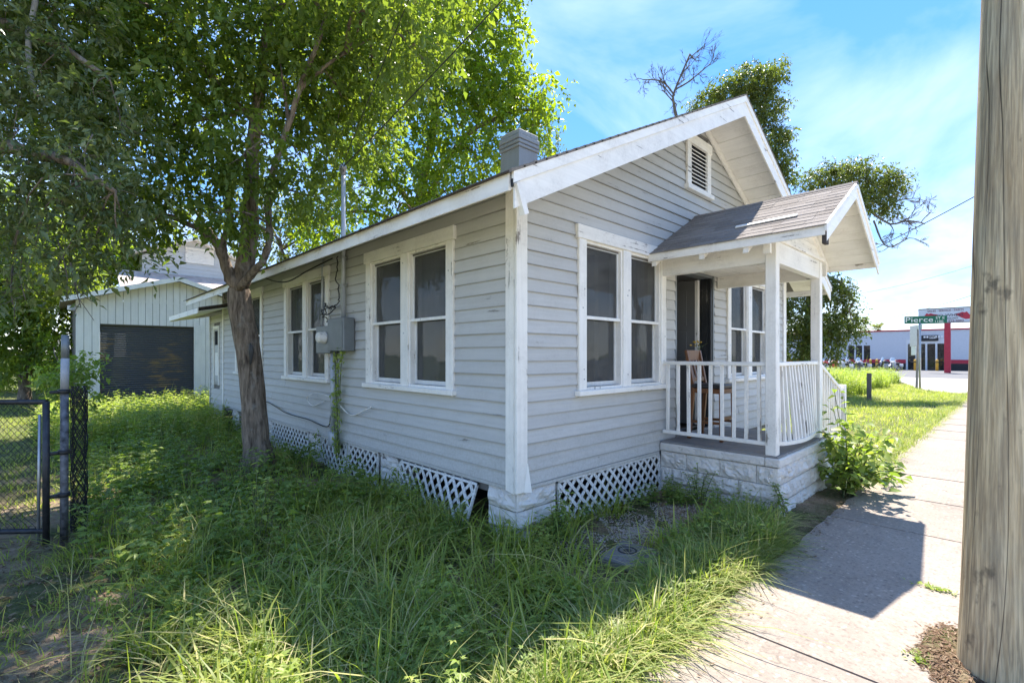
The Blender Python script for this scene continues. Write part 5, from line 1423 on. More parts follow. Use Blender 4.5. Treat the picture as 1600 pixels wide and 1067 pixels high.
m = MB(); m.obox(cS + [0, 0, (ztop + zbt) / 2], sd * wS, fr3 * .008, (0, 0, hS / 2)); m.build('name_plate', m_green, ss)
m_w2 = plain('sign lettering white', (.8, .8, .8), .5)
text('lettering', 'Pierce', hS * .98, cS + fr3 * .010 - sd * wS * .30 + np.array([0, 0, zbt + hS * .20]), sd, m_w2, ss, thick=.002, squeeze=1.25)
text('lettering', 'ST E', hS * .44, cS + fr3 * .010 + sd * wS * .68 + np.array([0, 0, zbt + hS * .56]), sd, m_w2, ss, thick=.002, squeeze=1.2)
text('lettering', '1100', hS * .40, cS + fr3 * .010 + sd * wS * .62 + np.array([0, 0, zbt + hS * .12]), sd, m_w2, ss, thick=.002, squeeze=1.2)
m = MB(); m.obox(np.array([sp_[0], sp_[1], zbt - .18]), fr3 * .30, sd * .008, (0, 0, .12)); m.build('cross_plate', plain('sign edge pale', (.55, .62, .6), .5), ss)
bp = G(1432, 607); tB = np.dot(bp - CAM, FW)
sp2 = thing('sign_post', (bp[0], bp[1], GZ), 'leaning wooden post carrying a pale sign seen edge-on', 'sign post')
zT = CAM[2] + (HZ - 508) / FPX * tB
m = MB(); m.beam((bp[0], bp[1], GZ - .2), np.array([bp[0], bp[1], zT]) + RT * .12, .10, .10, up=(0, 1, 0), ch=.01); m.build('post', M['bark_pale'], sp2)
bd = unit(RT * .35 + FW * .94)
m = MB(); m.obox(np.array([bp[0], bp[1], 0]) - RT * .16 + [0, 0, CAM[2] + (HZ - 525) / FPX * tB], bd * .42, np.array([bd[1], -bd[0], 0]) * .012, (0, 0, .55)); m.build('sign_back', M['galv'], sp2)
m = MB(); m.obox(np.array([bp[0], bp[1], 0]) - RT * .15 + [0, 0, CAM[2] + (HZ - 543) / FPX * tB], bd * .28, np.array([bd[1], -bd[0], 0]) * .012, (0, 0, .40)); m.build('lower_sign', M['white'], sp2)
lp_ = G(1358, 626); tL = np.dot(lp_ - CAM, FW)
m = MB(); m.box(lp_[0] - .07, lp_[0] + .07, lp_[1] - .07, lp_[1] + .07, -.3, CAM[2] + (HZ - 583) / FPX * tL, .01)
tag(m.build('lawn_post', M['bark_dead']), 'short dark wooden post standing in the side lawn', 'post')
# ------------------------------------------------------------------ trees
def smooth_path(pts, n):
    pts = np.array(pts, float); k = len(pts); out = []
    for t in np.linspace(0, k - 1, n):
        i = min(int(t), k - 2); f = t - i
        p0, p1, p2, p3 = pts[max(i - 1, 0)], pts[i], pts[i + 1], pts[min(i + 2, k - 1)]
        out.append(.5 * (2 * p1 + (p2 - p0) * f + (2 * p0 - 5 * p1 + 4 * p2 - p3) * f * f + (3 * p1 - p0 - 3 * p2 + p3) * f ** 3))
    return np.array(out)
def limb(m, pts, r0, r1, n=10, sides=9, seed=0, knob=.08):
    rs = np.random.default_rng(seed); q = smooth_path(pts, n); f = np.linspace(0, 1, n)
    q[1:-1] += rs.normal(0, 1, (n - 2, 3)) * (r0 * .10)
    rad = (r0 + (r1 - r0) * f) * (1 + rs.normal(0, knob, n)); m.tube(q, rad, sides); return q
def grow(t_, bm_, start, clumps, r0, seed, sides=6, wander=.12):
    """branches from a limb point to every clump's middle and on into it"""
    rs = np.random.default_rng(seed)
    for c, r in clumps:
        m = MB(); c = np.array(c); s = np.array(start[np.argmin([np.linalg.norm(np.array(q) - c) + .3 * abs(q[2] - c[2]) for q in start])])
        d = np.linalg.norm(c - s); mid = s + (c - s) * .5 + rs.normal(0, wander * d, 3) + [0, 0, .10 * d]
        q = limb(m, [s, mid, c], r0 * min(1, .35 + d * .2), r0 * .25, 8, sides, int(rs.integers(1e6)))
        for k in range(5):
            e = c + unit(rs.normal(0, 1, 3)) * r * rs.uniform(.5, .9); b = q[int(rs.integers(4, 8))]
            limb(m, [b, (b + e) / 2 + rs.normal(0, .08 * r, 3), e], r0 * .22, r0 * .06, 5, 4, int(rs.integers(1e6)))
        m.build('branch', bm_, t_, True)
def crown(clumps, per, leaf_len, leaf_w, seed, twig=.45, k=9, tint_mu=.4, tint_sd=.2, droop=.3, flat=1.0, size_by_r=True):
    """leaves set along small twigs spread through each clump"""
    rs = np.random.default_rng(seed); parts = []
    for c, r in clumps:
        c = np.array(c); n = max(3, int(per * (r * r if size_by_r else 1)))
        u = unit(rs.normal(0, 1, (n, 3))); rad = r * rs.uniform(.12, 1.0, n) ** .55 * (1 + .22 * np.sin(5 * u[:, 0] + 4 * u[:, 2] + r * 9))
        o = c + u * rad[:, None] * np.array([1, 1, .82 * flat])
        dirs = unit(u * .8 + rs.normal(0, .55, (n, 3)) + np.array([0, 0, -droop]))
        tl = twig * rs.uniform(.5, 1.2, n); ct = np.clip(rs.normal(tint_mu, tint_sd * .6, n), 0, 1)
        j = (np.arange(k)[None, :] + rs.uniform(0, .6, (n, k))) / k
        sdv = unit(np.cross(dirs, rs.normal(0, 1, (n, 3)))); alt = np.where(np.arange(k) % 2, 1., -1.)[None, :]
        bend = (j ** 2 * tl[:, None] * .35)[..., None] * np.array([0, 0, -1.0])
        pos = o[:, None] + dirs[:, None] * (j * tl[:, None])[..., None] + bend
        ld = unit(dirs[:, None] * .55 + sdv[:, None] * alt[..., None] * .9 + rs.normal(0, .3, (n, k, 3)) + np.array([0, 0, -droop * .8]))
        nr_ = unit(np.array([0, 0, 1.0]) + rs.normal(0, .55, (n, k, 3)))
        L = leaf_len * np.clip(rs.lognormal(-.1, .32, n * k), .4, 1.7); W = L * leaf_w * rs.uniform(.8, 1.15, n * k)
        parts.append(leaves_arrays(pos.reshape(-1, 3), ld.reshape(-1, 3), nr_.reshape(-1, 3), L, W, np.clip(np.repeat(ct, k) + rs.normal(0, tint_sd * .6, n * k), 0, 1)))
    return merge(parts)
def tree(name, base, label, trunk_fn, clumps, mat, barkmat, per, ll, lw, seed, cat='tree', **kw):
    t = thing(name, base, label, cat)
    m = MB(); starts = trunk_fn(m); m.build('trunk', barkmat, t, True)
    grow(t, barkmat, starts, clumps, kw.pop('br', .05), seed)
    V, T, ti = crown(clumps, per, ll, lw, seed, **kw); link('crown', np_mesh('crown', V, T, ti, mat), t)
    return t
def CL(lst, ppm=None): return [(P(u, v, t), r) for u, v, t, r in lst]

# the tree by the side wall
tb = P(403, 735, 7.5); tb[2] = GZ
def main_trunk(m):
    A = [P(405, 745, 7.5), P(400, 690, 7.5), P(396, 622, 7.5), P(388, 550, 7.48), P(377, 487, 7.45), P(374, 450, 7.45), P(384, 410, 7.45), P(391, 350, 7.4), P(393, 280, 7.35), P(398, 200, 7.3), P(412, 90, 7.25), P(430, -60, 7.2), P(440, -260, 7.2)]
    q = smooth_path(A, 40); rad = np.interp(np.linspace(0, 1, 40), [0, .04, .12, .22, .34, .45, .6, .8, 1], [.25, .205, .182, .170, .178, .14, .115, .075, .025])
    rs = np.random.default_rng(1); rad *= 1 + rs.normal(0, .035, 40); m.tube(q, rad, 18)
    for k in range(5):
        a_ = k * 1.25; m.tube([tb + np.array([.27 * math.cos(a_), .27 * math.sin(a_), -.12]), tb + np.array([.17 * math.cos(a_), .17 * math.sin(a_), .16]), tb + np.array([.10 * math.cos(a_), .1 * math.sin(a_), .55])], [.07, .085, .04], 8)
    S = list(q[14:])
    S += list(limb(m, [P(374, 450, 7.4), P(358, 425, 7.35), P(345, 392, 7.3), P(330, 372, 7.25), P(300, 352, 7.1), P(240, 332, 6.9), P(170, 322, 6.7)], .098, .022, 20, 10, 2))
    S += list(limb(m, [P(346, 395, 7.3), P(350, 378, 7.3), P(360, 330, 7.2), P(352, 285, 7.1), P(372, 255, 7.0), P(384, 245, 6.9)], .062, .02, 14, 8, 3))
    S += list(limb(m, [P(345, 392, 7.3), P(332, 365, 7.3), P(312, 342, 7.3), P(290, 300, 7.3)], .045, .015, 10, 7, 4))
    S += list(limb(m, [P(372, 452, 7.35), P(396, 425, 7.2), P(415, 400, 7.1), P(421, 370, 7.1), P(419, 330, 7.1), P(424, 280, 7.1), P(448, 205, 7.0), P(468, 140, 6.95), P(492, 80, 6.9), P(512, 10, 6.9), P(530, -90, 6.9)], .062, .028, 26, 9, 5))
    S += list(limb(m, [P(452, 195, 7.0), P(445, 150, 7.0), P(438, 100, 7.0)], .032, .012, 8, 7, 6))
    S += list(limb(m, [P(470, 140, 6.95), P(500, 110, 7.0), P(545, 80, 7.1), P(580, 60, 7.2)], .030, .012, 9, 7, 7))
    S += list(limb(m, [P(398, 190, 7.3), P(330, 120, 7.2), P(270, 40, 7.0), P(220, -60, 6.9)], .06, .02, 12, 8, 8))
    S += list(limb(m, [P(400, 170, 7.3), P(300, 190, 7.0), P(210, 210, 6.7)], .045, .015, 10, 7, 9))
    return S
main_clumps = CL([(205, 330, 6.7, .50), (265, 310, 6.9, .55), (165, 270, 6.7, .75), (320, 260, 6.9, .65), (385, 235, 6.5, .55), (345, 330, 6.6, .35), (380, 345, 6.7, .26), (240, 345, 6.8, .30),
    (300, 170, 6.9, 1.0), (430, 120, 7.4, 1.0), (520, 130, 8.0, .9), (200, 120, 6.4, 1.0), (110, 30, 6.4, 1.1), (320, 50, 6.9, 1.15), (560, 40, 8.0, 1.1), (460, 10, 7.0, 1.1), (240, -20, 6.5, 1.1),
    (480, 240, 7.8, .65), (560, 210, 8.4, .75), (500, 310, 7.9, .42), (450, 300, 7.2, .4), (590, 120, 8.2, .7), (60, 130, 6.4, .9), (20, 20, 6.4, 1.1), (400, -120, 7.2, 1.2), (560, -110, 7.8, 1.1), (200, -130, 6.8, 1.1), (30, -120, 6.8, 1.0), (100, 210, 6.6, .7)])
main_clumps += [(np.array(c), r) for c, r in (((.15, 2.0, 5.6), .6), ((-.5, 1.5, 5.9), .5), ((.5, 2.7, 6.3), .7), ((-.3, 2.6, 6.6), .8), ((.9, 1.9, 6.9), .6), ((-1.0, 2.2, 6.6), .6))]
tree('yard_tree', tb, 'leaning broadleaf tree with dark scarred trunk by the side wall', main_trunk, main_clumps, M['leaf_a'], M['bark'], 270, .102, .54, 3, br=.045, twig=.34, k=9, tint_mu=.34, tint_sd=.22, droop=.45)
# dark old wound on its trunk
m = MB(); wq = []
wc = P(391, 553, 7.262)
for k in range(14):
    a_ = 2 * math.pi * k / 14; wq.append(wc + RT * .035 * math.cos(a_) * (1 + .2 * math.sin(3 * a_)) + np.array([0, 0, .17 * math.sin(a_)]) + FW * (.018 * abs(math.cos(a_))))
m.add(wq + [wc - FW * .022], [(k, (k + 1) % 14, 14) for k in range(14)])
yt = bpy.data.objects['yard_tree']; m.build('trunk_scar', M['door_dark'], yt, True)

# the sunlit tree beyond the roof
sbp = P(655, 620, 16.5); sbp[2] = GZ
def sun_trunk(m):
    q = limb(m, [sbp - [0, 0, .2], P(655, 420, 16.5), P(660, 300, 16.3), P(680, 180, 16.2), P(690, 40, 16)], .28, .07, 18, 10, 11)
    S = list(q[6:])
    S += list(limb(m, [P(658, 330, 16.4), P(720, 220, 15.8), P(790, 180, 15.5), P(835, 170, 15.2)], .12, .03, 12, 8, 12))
    S += list(limb(m, [P(658, 340, 16.4), P(600, 260, 16), P(560, 180, 15.6)], .12, .03, 12, 8, 13))
    return S
sun_clumps = CL([(700, 60, 15.6, 1.5), (765, 95, 15.6, 1.25), (815, 160, 15.2, .95), (845, 145, 15.2, .55), (838, 200, 15.2, .55), (795, 215, 15.0, .8), (645, 140, 15.6, 1.5), (600, 60, 15.6, 1.5), (560, 190, 15.6, 1.3), (705, 190, 15.4, 1.3), (640, 260, 15.4, 1.2), (745, 250, 15.0, .9), (705, 290, 15.0, .85), (560, 290, 15.2, 1.1), (620, 330, 15.2, .8), (790, 40, 15.8, .75), (720, -30, 16, 1.6), (600, -60, 16, 1.8), (500, 60, 16, 1.8), (780, 150, 15.3, .9), (660, -180, 16.3, 2), (520, -150, 16.3, 2), (790, -20, 16, .6), (500, 350, 15.5, .8), (740, 130, 15.2, 1.0)])
tree('sunlit_tree', sbp, 'tall yellow green sunlit tree rising behind the cottage roof', sun_trunk, sun_clumps, M['leaf_b'], M['bark'], 125, .165, .62, 5, br=.09, twig=.7, k=8, tint_mu=.42, tint_sd=.26, droop=.4)

# the dark oak whose boughs hang in from the left
ob = np.array([-7.6, 5.2, GZ])
def oak_trunk(m):
    q = limb(m, [ob - [0, 0, .2], ob + [.1, 0, 2], ob + [.5, -.2, 4.2], ob + [1.2, -.4, 6.2]], .34, .16, 16, 12, 21); S = list(q[5:])
    S += list(limb(m, [ob + [.3, 0, 3.2], P(-200, 250, 5.3), P(-40, 230, 5.0), P(90, 250, 4.9), P(180, 300, 4.8)], .13, .025, 16, 9, 22))
    S += list(limb(m, [ob + [.8, -.2, 5.2], ob + [2.2, -1.6, 6.0], ob + [3.6, -2.8, 6.2]], .10, .03, 14, 8, 24))
    S += list(limb(m, [ob + [.5, 0, 4.5], P(-100, 20, 5.5), P(60, 60, 5.4), P(170, 120, 5.4)], .11, .02, 14, 9, 23))
    return S
oak_clumps = CL([(30, 290, 4.9, .50), (85, 310, 4.8, .48), (150, 370, 4.9, .36), (55, 385, 4.8, .42), (115, 250, 5.0, .5), (30, 200, 5.0, .55), (175, 300, 4.9, .36), (10, 440, 4.8, .28), (95, 410, 4.7, .30), (190, 385, 5.0, .24), (60, 110, 5.3, .55), (10, 60, 5.3, .6), (140, 150, 5.4, .5), (190, 210, 5.4, .45), (205, 340, 5.1, .22), (-80, 300, 5.0, .7), (-90, 120, 5.2, .8), (-60, -60, 5.5, .9), (90, 10, 5.5, .6), (80, -120, 5.6, .8), (-220, 0, 5.6, .9)])
oak_clumps += [((-5.7, 3.8, 5.6), 1.0), ((-6.8, 2.6, 5.0), .9), ((-6.5, 5.5, 6.5), 1.5)]
tree('live_oak', ob, 'dark small leaved oak whose boughs hang in from the left', oak_trunk, oak_clumps, M['leaf_oak'], M['bark'], 330, .085, .38, 7, br=.018, twig=.30, k=10, tint_mu=.36, tint_sd=.22, droop=.25)
m = MB(); limb(m, [P(58, -60, 5.2), P(54, 10, 5.2), P(45, 60, 5.15), P(46, 105, 5.1), P(58, 150, 5.05)], .034, .020, 14, 9, 31); m.build('bare_bough', M['bark_pale'], bpy.data.objects['live_oak'], True)
m = MB()
rs = np.random.default_rng(33)
for (u, v) in ((35, 440), (20, 455), (90, 415), (110, 450), (145, 250), (110, 270)):
    m = MB(); a_ = P(u, v - 40, 4.7); b_ = P(u + rs.uniform(-10, 25), v + 30, 4.65); q = limb(m, [a_, (a_ + b_) / 2 + rs.normal(0, .05, 3), b_], .008, .003, 7, 5, int(v))
    for k in range(5):
        e = q[3 + k % 4] + rs.normal(0, .09, 3) - [0, 0, .06]; limb(m, [q[2 + k % 4], e], .004, .002, 3, 4, k)
    m.build('bare_twig', M['bark_dead'], bpy.data.objects['live_oak'], True)

# background growth on the left
def simple_trunk(base, topp, r0):
    def f(m): return list(limb(m, [np.array(base) - [0, 0, .3], (np.array(base) + topp) / 2 + [.2, .1, 0], topp], r0, r0 * .3, 12, 8, int(abs(base[0] * 77)))[3:])
    return f
def bg(name, label, u, t, clumps, mat, per, ll, seed, r0=.22, bark='bark', **kw):
    b = P(u, 600, t); b[2] = GZ; topc = np.array(clumps[0][0])
    return tree(name, b, label, simple_trunk(b, topc, r0), clumps, mat, M[bark], per, ll, .5, seed, **kw)
bg('dense_tree', 'dense dark green tree at the far left behind the gate', 35, 19, CL([(30, 420, 19, 1.8), (70, 480, 19, 1.6), (0, 500, 19, 1.6), (95, 430, 18.5, 1.3), (40, 550, 19, 1.2), (-70, 450, 19, 2), (85, 545, 18.7, .9), (20, 330, 19, 1.8)]), M['leaf_a'], 110, .22, 41, br=.08, twig=.7, k=8)
bg('dense_tree', 'bright green tree rising over the left end of the garage', 165, 27, CL([(170, 400, 25, 1.5), (130, 400, 25, 1.5), (205, 405, 24.5, 1.0), (90, 380, 26, 2), (150, 350, 26, 1.6), (60, 430, 26, 2)]), M['leaf_b'], 80, .28, 43, br=.08, twig=.8, k=8)
bg('airy_tree', 'thin olive tree seen between the trunk and the roof', 470, 20, CL([(440, 390, 19.5, .9), (480, 360, 19.5, 1.1), (520, 330, 19.5, 1.0), (400, 370, 19.5, .8), (455, 330, 19.5, 1.0), (530, 380, 19.5, .8), (350, 350, 20, 1.0), (400, 300, 20, 1.2), (480, 420, 20, .8)]), M['leaf_oak_sun'], 90, .15, 45, br=.06, twig=.6, k=9)
bg('shrub_tree', 'leafy sapling growing behind the gate post', 118, 9.5, CL([(108, 600, 9.3, .30), (125, 580, 9.3, .26), (135, 560, 9.4, .18), (95, 590, 9.4, .3), (118, 625, 9.2, .3)]), M['weed'], 420, .10, 47, r0=.03, cat='shrub', br=.015, twig=.3, k=8)
bg('shrub', 'broad green shrub at the far edge of the left lawn', 25, 24, CL([(25, 585, 24, 1.3), (70, 575, 24, 1.2), (-20, 580, 24, 1.4), (100, 580, 23, .9)]), M['leaf_a'], 60, .2, 49, r0=.06, cat='shrub', br=.05, twig=.6, k=8)
bg('shrub', 'sunny light green shrub leaning on the garage corner', 95, 18, CL([(95, 570, 17, .7), (85, 540, 17.4, .6), (112, 590, 16.8, .5)]), M['leaf_b'], 90, .14, 50, r0=.05, cat='shrub', br=.04, twig=.5, k=8)

# oaks beyond the cottage on the right
def oakA(m):
    b = P(1130, 600, 26); b[2] = GZ - .2
    q = limb(m, [b, P(1125, 420, 26), P(1120, 280, 25.5), P(1130, 200, 25)], .4, .15, 16, 10, 61); S = list(q[6:])
    S += list(limb(m, [P(1122, 300, 25.5), P(1170, 220, 25), P(1195, 180, 25)], .16, .05, 10, 8, 62))
    return S
oA = P(1130, 600, 26); oA[2] = GZ
tA = tree('oak_tree', oA, 'tall oak with dead bare limbs rising behind the gable', oakA, CL([(1105, 165, 25, .75), (1135, 145, 25, .9), (1170, 130, 25, .95), (1195, 130, 25, .8), (1205, 165, 25, .7), (1175, 180, 25, .9), (1140, 190, 25, .9), (1205, 215, 25, .8), (1215, 250, 25, .75), (1200, 270, 25, .8), (1228, 275, 25, .5), (1180, 250, 25, .9), (1115, 230, 25, 1.0), (1160, 320, 25, 1.2), (1215, 110, 25, .4), (1225, 215, 25, .35)]), M['leaf_oak_sun'], M['bark'], 330, .15, .5, 63, br=.07, twig=.55, k=9)
def dead(m, pts, r0, seed, depth=3, spread=.5):
    rs = np.random.default_rng(seed)
    def rec(p, d, L, r, k):
        e = p + d * L; mid = (p + e) / 2 + rs.normal(0, .08 * L, 3)
        limb(m, [p, mid, e], max(r, .007), max(r * .55, .005), 4, 4, int(rs.integers(1e6)), .05)
        if k == 0: return
        for _ in range(3 if k > 1 else 3):
            rec(p + (e - p) * rs.uniform(.35, 1.0), unit(d + rs.normal(0, spread, 3) + [0, 0, .12]), L * rs.uniform(.5, .8), r * .5, k - 1)
    q = limb(m, pts, r0, r0 * .5, 10, 7, seed)
    for i in range(3, 10): rec(q[i], unit(q[i] - q[i - 1] + rs.normal(0, spread, 3)), np.linalg.norm(np.array(pts[-1]) - pts[0]) * .26, r0 * .45, depth - 1)
m = MB(); dead(m, [P(1062, 200, 25.2), P(1052, 160, 25.2), P(1056, 138, 25.2), P(1078, 85, 25.2)], .085, 71, 4, .42); dead(m, [P(1054, 150, 25.2), P(1035, 128, 25.2), P(1005, 125, 25.2)], .05, 72, 4, .4); dead(m, [P(1056, 140, 25.2), P(1080, 125, 25.2), P(1110, 100, 25.2)], .05, 73, 4, .4)
m.build('dead_limbs', M['bark_dead'], tA, True)
def oakB(m):
    b = P(1262, 600, 22); b[2] = GZ - .2
    q = limb(m, [b, P(1265, 500, 22), P(1280, 400, 22), P(1310, 310, 22)], .34, .1, 16, 10, 81); S = list(q[5:])
    S += list(limb(m, [P(1275, 430, 22), P(1310, 440, 21.6), P(1335, 470, 21.4)], .12, .03, 10, 7, 82)); return S
oB = P(1262, 600, 22); oB[2] = GZ
tB_ = tree('oak_tree', oB, 'spreading oak with bare hanging limbs beyond the porch', oakB, CL([(1275, 280, 22, .55), (1305, 275, 22, .7), (1340, 270, 22, .65), (1375, 280, 22, .65), (1400, 285, 22, .5), (1370, 310, 22, .6), (1330, 320, 22, .7), (1390, 325, 22, .4), (1290, 320, 22, .7), (1280, 390, 22, .9),
    (1240, 440, 21.6, .8), (1275, 455, 21.6, .8), (1305, 455, 21.6, .65), (1235, 500, 21.6, .9), (1280, 510, 21.6, .9), (1318, 500, 21.6, .65), (1335, 510, 21.4, .4), (1250, 545, 21.6, .7), (1300, 540, 21.5, .6), (1210, 470, 21.6, .9), (1190, 530, 22, .9), (1325, 470, 21.4, .35)]), M['leaf_oak_sun'], M['bark'], 420, .13, .5, 83, br=.06, twig=.5, k=9)
m = MB(); dead(m, [P(1360, 330, 22), P(1390, 350, 21.8), P(1420, 345, 21.6), P(1445, 350, 21.6)], .05, 84, 4, .4); dead(m, [P(1365, 345, 22), P(1385, 385, 21.8), P(1420, 372, 21.6)], .04, 85, 4, .4); dead(m, [P(1370, 340, 22), P(1400, 315, 22), P(1430, 310, 22)], .035, 86, 4, .4)
m.build('dead_limbs', M['bark_dead'], tB_, True)
bg('chimney_tree', 'sparse olive treetop showing right of the chimney', 870, 30, CL([(860, 222, 29, .75), (845, 235, 29, .7), (885, 240, 29, .5), (870, 262, 29, .9)]), M['leaf_oak_sun'], 60, .18, 91, br=.05, twig=.7, k=8)

# a palm head above the shop roof
pp = P(1372, 575, 88); pp[2] = GZ
pm = thing('palm_tree', pp, 'small palm head showing above the shop roof', 'palm')
m = MB(); ptp = P(1372, 514, 88); limb(m, [pp - [0, 0, .3], (pp + ptp) / 2, ptp], .22, .18, 10, 8, 95); m.build('trunk', M['bark_pale'], pm, True)
rs = np.random.default_rng(96); parts = []
for k in range(26):
    az = k * 2.4; el = rs.uniform(-.3, 1.2); n = 14; j = np.linspace(.1, 1, n)
    d = np.array([math.cos(az) * math.cos(el), math.sin(az) * math.cos(el), math.sin(el)]); sdv = np.array([-math.sin(az), math.cos(az), 0])
    spine = ptp + d * j[:, None] * 1.9 - np.array([0, 0, 1.0]) * (j[:, None] ** 2 * .8)
    for sg in (1, -1): parts.append(leaves_arrays(spine, d + sdv * sg * .9 + rs.normal(0, .1, (n, 3)), np.tile([0, 0, 1.0], (n, 1)), .6 * (1.1 - .5 * j), .09, np.full(n, rs.uniform(.2, 1))))
V, T, ti = merge(parts); link('crown', np_mesh('crown', V, T, ti, M['leaf_oak_sun']), pm)
# ------------------------------------------------------------------ grass, weeds, litter
def gpos(x, y): return np.stack([x, y, ground_h(x, y) - .01], 1)
def scatter(x0, x1, y0, y1, n, keep, seed):
    rs = np.random.default_rng(seed); x = rs.uniform(x0, x1, n); y = rs.uniform(y0, y1, n); k = keep(x, y, rs); return x[k], y[k]
EDGE = lambda x: np.where(x > 1.75, -1.50, -1.77) + .04 * np.sin(1.9 * x + .6) + .035 * np.sin(5.3 * x)      # where grass meets the sidewalk
def inhouse(x, y): return ((x > -.02) & (x < 7.7) & (y > .02)) | ((x > PX0 - .05) & (x < 5.9) & (y > PY - .06))
STX = lambda y: np.interp(y, [-2, -1, -.5, .2, .75, 1.7, 2.95, 3.9, 4.75], [27.6, 27.9, 28.6, 29.9, 32, 36.5, 41.5, 44.9, 47])      # where the lawn meets the street
def bare(x, y): return ((x - 1.15) / .95) ** 2 + ((y + .62) / .42) ** 2 < 1
def onpad(x, y): return (np.abs(x - pc[0]) < .27) & (np.abs(y - pc[1]) < .23)
def tufts(name, x, y, nb, hmu, hsd, wid, spread, lean, tint, mat, seed, seg=3, parent=None):
    rs = np.random.default_rng(seed); n = len(x); X = np.repeat(x, nb); Y = np.repeat(y, nb)
    a = rs.uniform(0, 6.283, n * nb); r = spread * np.sqrt(rs.uniform(0, 1, n * nb))
    bx, by_ = X + r * np.cos(a), Y + r * np.sin(a)
    hs_ = np.repeat(np.clip(rs.normal(1, .22, n), .5, 1.6), nb)
    h = np.clip(rs.normal(hmu, hsd, n * nb), hmu * .3, hmu * 2) * hs_
    tn = np.clip(rs.normal(tint, .2, n * nb) + np.repeat(rs.normal(0, .12, n), nb), 0, 1); tn[rs.uniform(0, 1, n * nb) < .07] = .97
    V, T, t = blades_arrays(gpos(bx, by_), h, wid * rs.uniform(.6, 1.4, n * nb), a + rs.normal(0, .8, n * nb), np.clip(rs.normal(lean, lean * .5, n * nb), .02, 2), tn, seg)
    return V, T, t
# long arching grass in the front corner
dens = lambda x, y: vnoise(x * 1.0 + 3, y + 1, .55)
def keepA(x, y, rs):
    left = np.clip((x + 2.75 - .28 * (y - .5)) / .6, 0, 1)
    k = (~inhouse(x, y)) & (y > EDGE(x)) & (~onpad(x, y)) & (rs.uniform(0, 1, len(x)) < .25 + .75 * left) & (x > -2.95 + .1 * y)
    k &= ~(bare(x, y) & (rs.uniform(0, 1, len(x)) < .97))
    k &= rs.uniform(0, 1, len(x)) < np.clip(.72 + .5 * dens(x, y), 0, 1)
    k &= ~((x > 1.6) & (y > -1.2))
    return k
x, y = scatter(-3.0, 2.4, -2.1, 2.6, 2700, keepA, 101)
strip = y < EDGE(x) + .55
A1 = tufts('g', x[~strip], y[~strip], 10, .235, .10, .0155, .09, .95, .36, None, 102, 4)
A2 = tufts('g', x[strip], y[strip], 10, .17, .065, .0135, .08, 1.0, .45, None, 103, 3)
V, T, t = merge([A1, A2]); tag(link('long_grass', np_mesh('long_grass', V, T, t, M['grass'])), kind='stuff')
# sunburnt fringe hanging over the sidewalk edge
rs = np.random.default_rng(104); x = rs.uniform(-3, 2.3, 1900); y = EDGE(x) + rs.uniform(-.03, .34, 1900); k = ~inhouse(x, y)
F1 = tufts('f', x[k], y[k], 9, .19, .07, .0125, .06, 1.0, .36, None, 105, 3)
rs2 = np.random.default_rng(106); xx = rs2.uniform(4.6, 27, 1700); yy = -1.86 + rs2.uniform(-.06, .25, 1700)
F2 = tufts('f', xx[~inhouse(xx, yy)], yy[~inhouse(xx, yy)], 9, .13, .05, .010, .08, 1.0, .45, None, 107, 2)
V, T, t = merge([F1, F2]); tag(link('dry_grass', np_mesh('dry_grass', V, T, t, M['grass_dry'])), kind='stuff')
# tall sunlit clump at the front corner of the yard, dry stems through it
x, y = scatter(-2.7, -1.45, -1.6, -.05, 95, lambda x, y, rs: y > EDGE(x) + .1, 161)
C1 = tufts('c', x, y, 13, .31, .11, .0095, .09, .85, .35, None, 162, 4)
x, y = scatter(-3.3, -1.0, -1.6, 1.6, 60, lambda x, y, rs: y > EDGE(x) + .1, 163)
C2 = tufts('c', x, y, 10, .30, .12, .008, .07, .9, .95, None, 164, 4)
V, T, t = merge([C1, C2]); tag(link('tall_dry_grass', np_mesh('tall_dry_grass', V, T, t, M['grass_dry'])), kind='stuff')
# seed stalks, tall and pale
rs = np.random.default_rng(108); x, y = scatter(-2.6, 1.5, -1.8, 2.2, 170, lambda x, y, rs: (~inhouse(x, y)) & (y > EDGE(x) + .05), 109)
n = len(x); V, T, t = blades_arrays(gpos(x, y), rs.uniform(.35, .70, n), np.full(n, .005), rs.uniform(0, 6.28, n), rs.uniform(.3, 1.3, n), rs.uniform(.5, 1, n), 6)
tag(link('seed_stalks', np_mesh('seed_stalks', V, T, t, M['grass_dry'])), kind='stuff')
# sparse tufts and short grass on the bare ground at the left
x, y = scatter(-5.2, -2.2, -1.7, 2.9, 1500, lambda x, y, rs: (y > EDGE(x)) & (rs.uniform(0, 1, len(x)) < np.clip(.55 + .8 * dens(x + 2, y), .05, 1)), 110)
S1 = tufts('s', x, y, 11, .10, .05, .006, .09, .8, .35, None, 111, 3)
# lawn beyond the gate
x, y = scatter(-16, -2.6, 2.9, 26, 9000, lambda x, y, rs: rs.uniform(0, 1, len(x)) < np.clip(1.2 - np.hypot(x + 3, y) / 26, .25, 1), 112)
S2 = tufts('s', x, y, 9, .09, .035, .011, .16, .8, .55, None, 113, 2)
x, y = scatter(5.2, 34, -1.75, 9, 12500, lambda x, y, rs: (~inhouse(x, y)) & (x < STX(y) - .1) & (rs.uniform(0, 1, len(x)) < np.clip(1.25 - y / 8, .2, 1)), 114)
S3 = tufts('s', x, y, 10, .12, .05, .010, .13, .8, .62, None, 115, 2)
x, y = scatter(5.2, 34, -1.75, 9, 5000, lambda x, y, rs: (~inhouse(x, y)) & (x < STX(y) - .1) & (vnoise(x + 2, y, 2.2) > .05), 117)
S4 = tufts('s', x, y, 9, .12, .05, .011, .13, .9, 1.0, None, 118, 2)
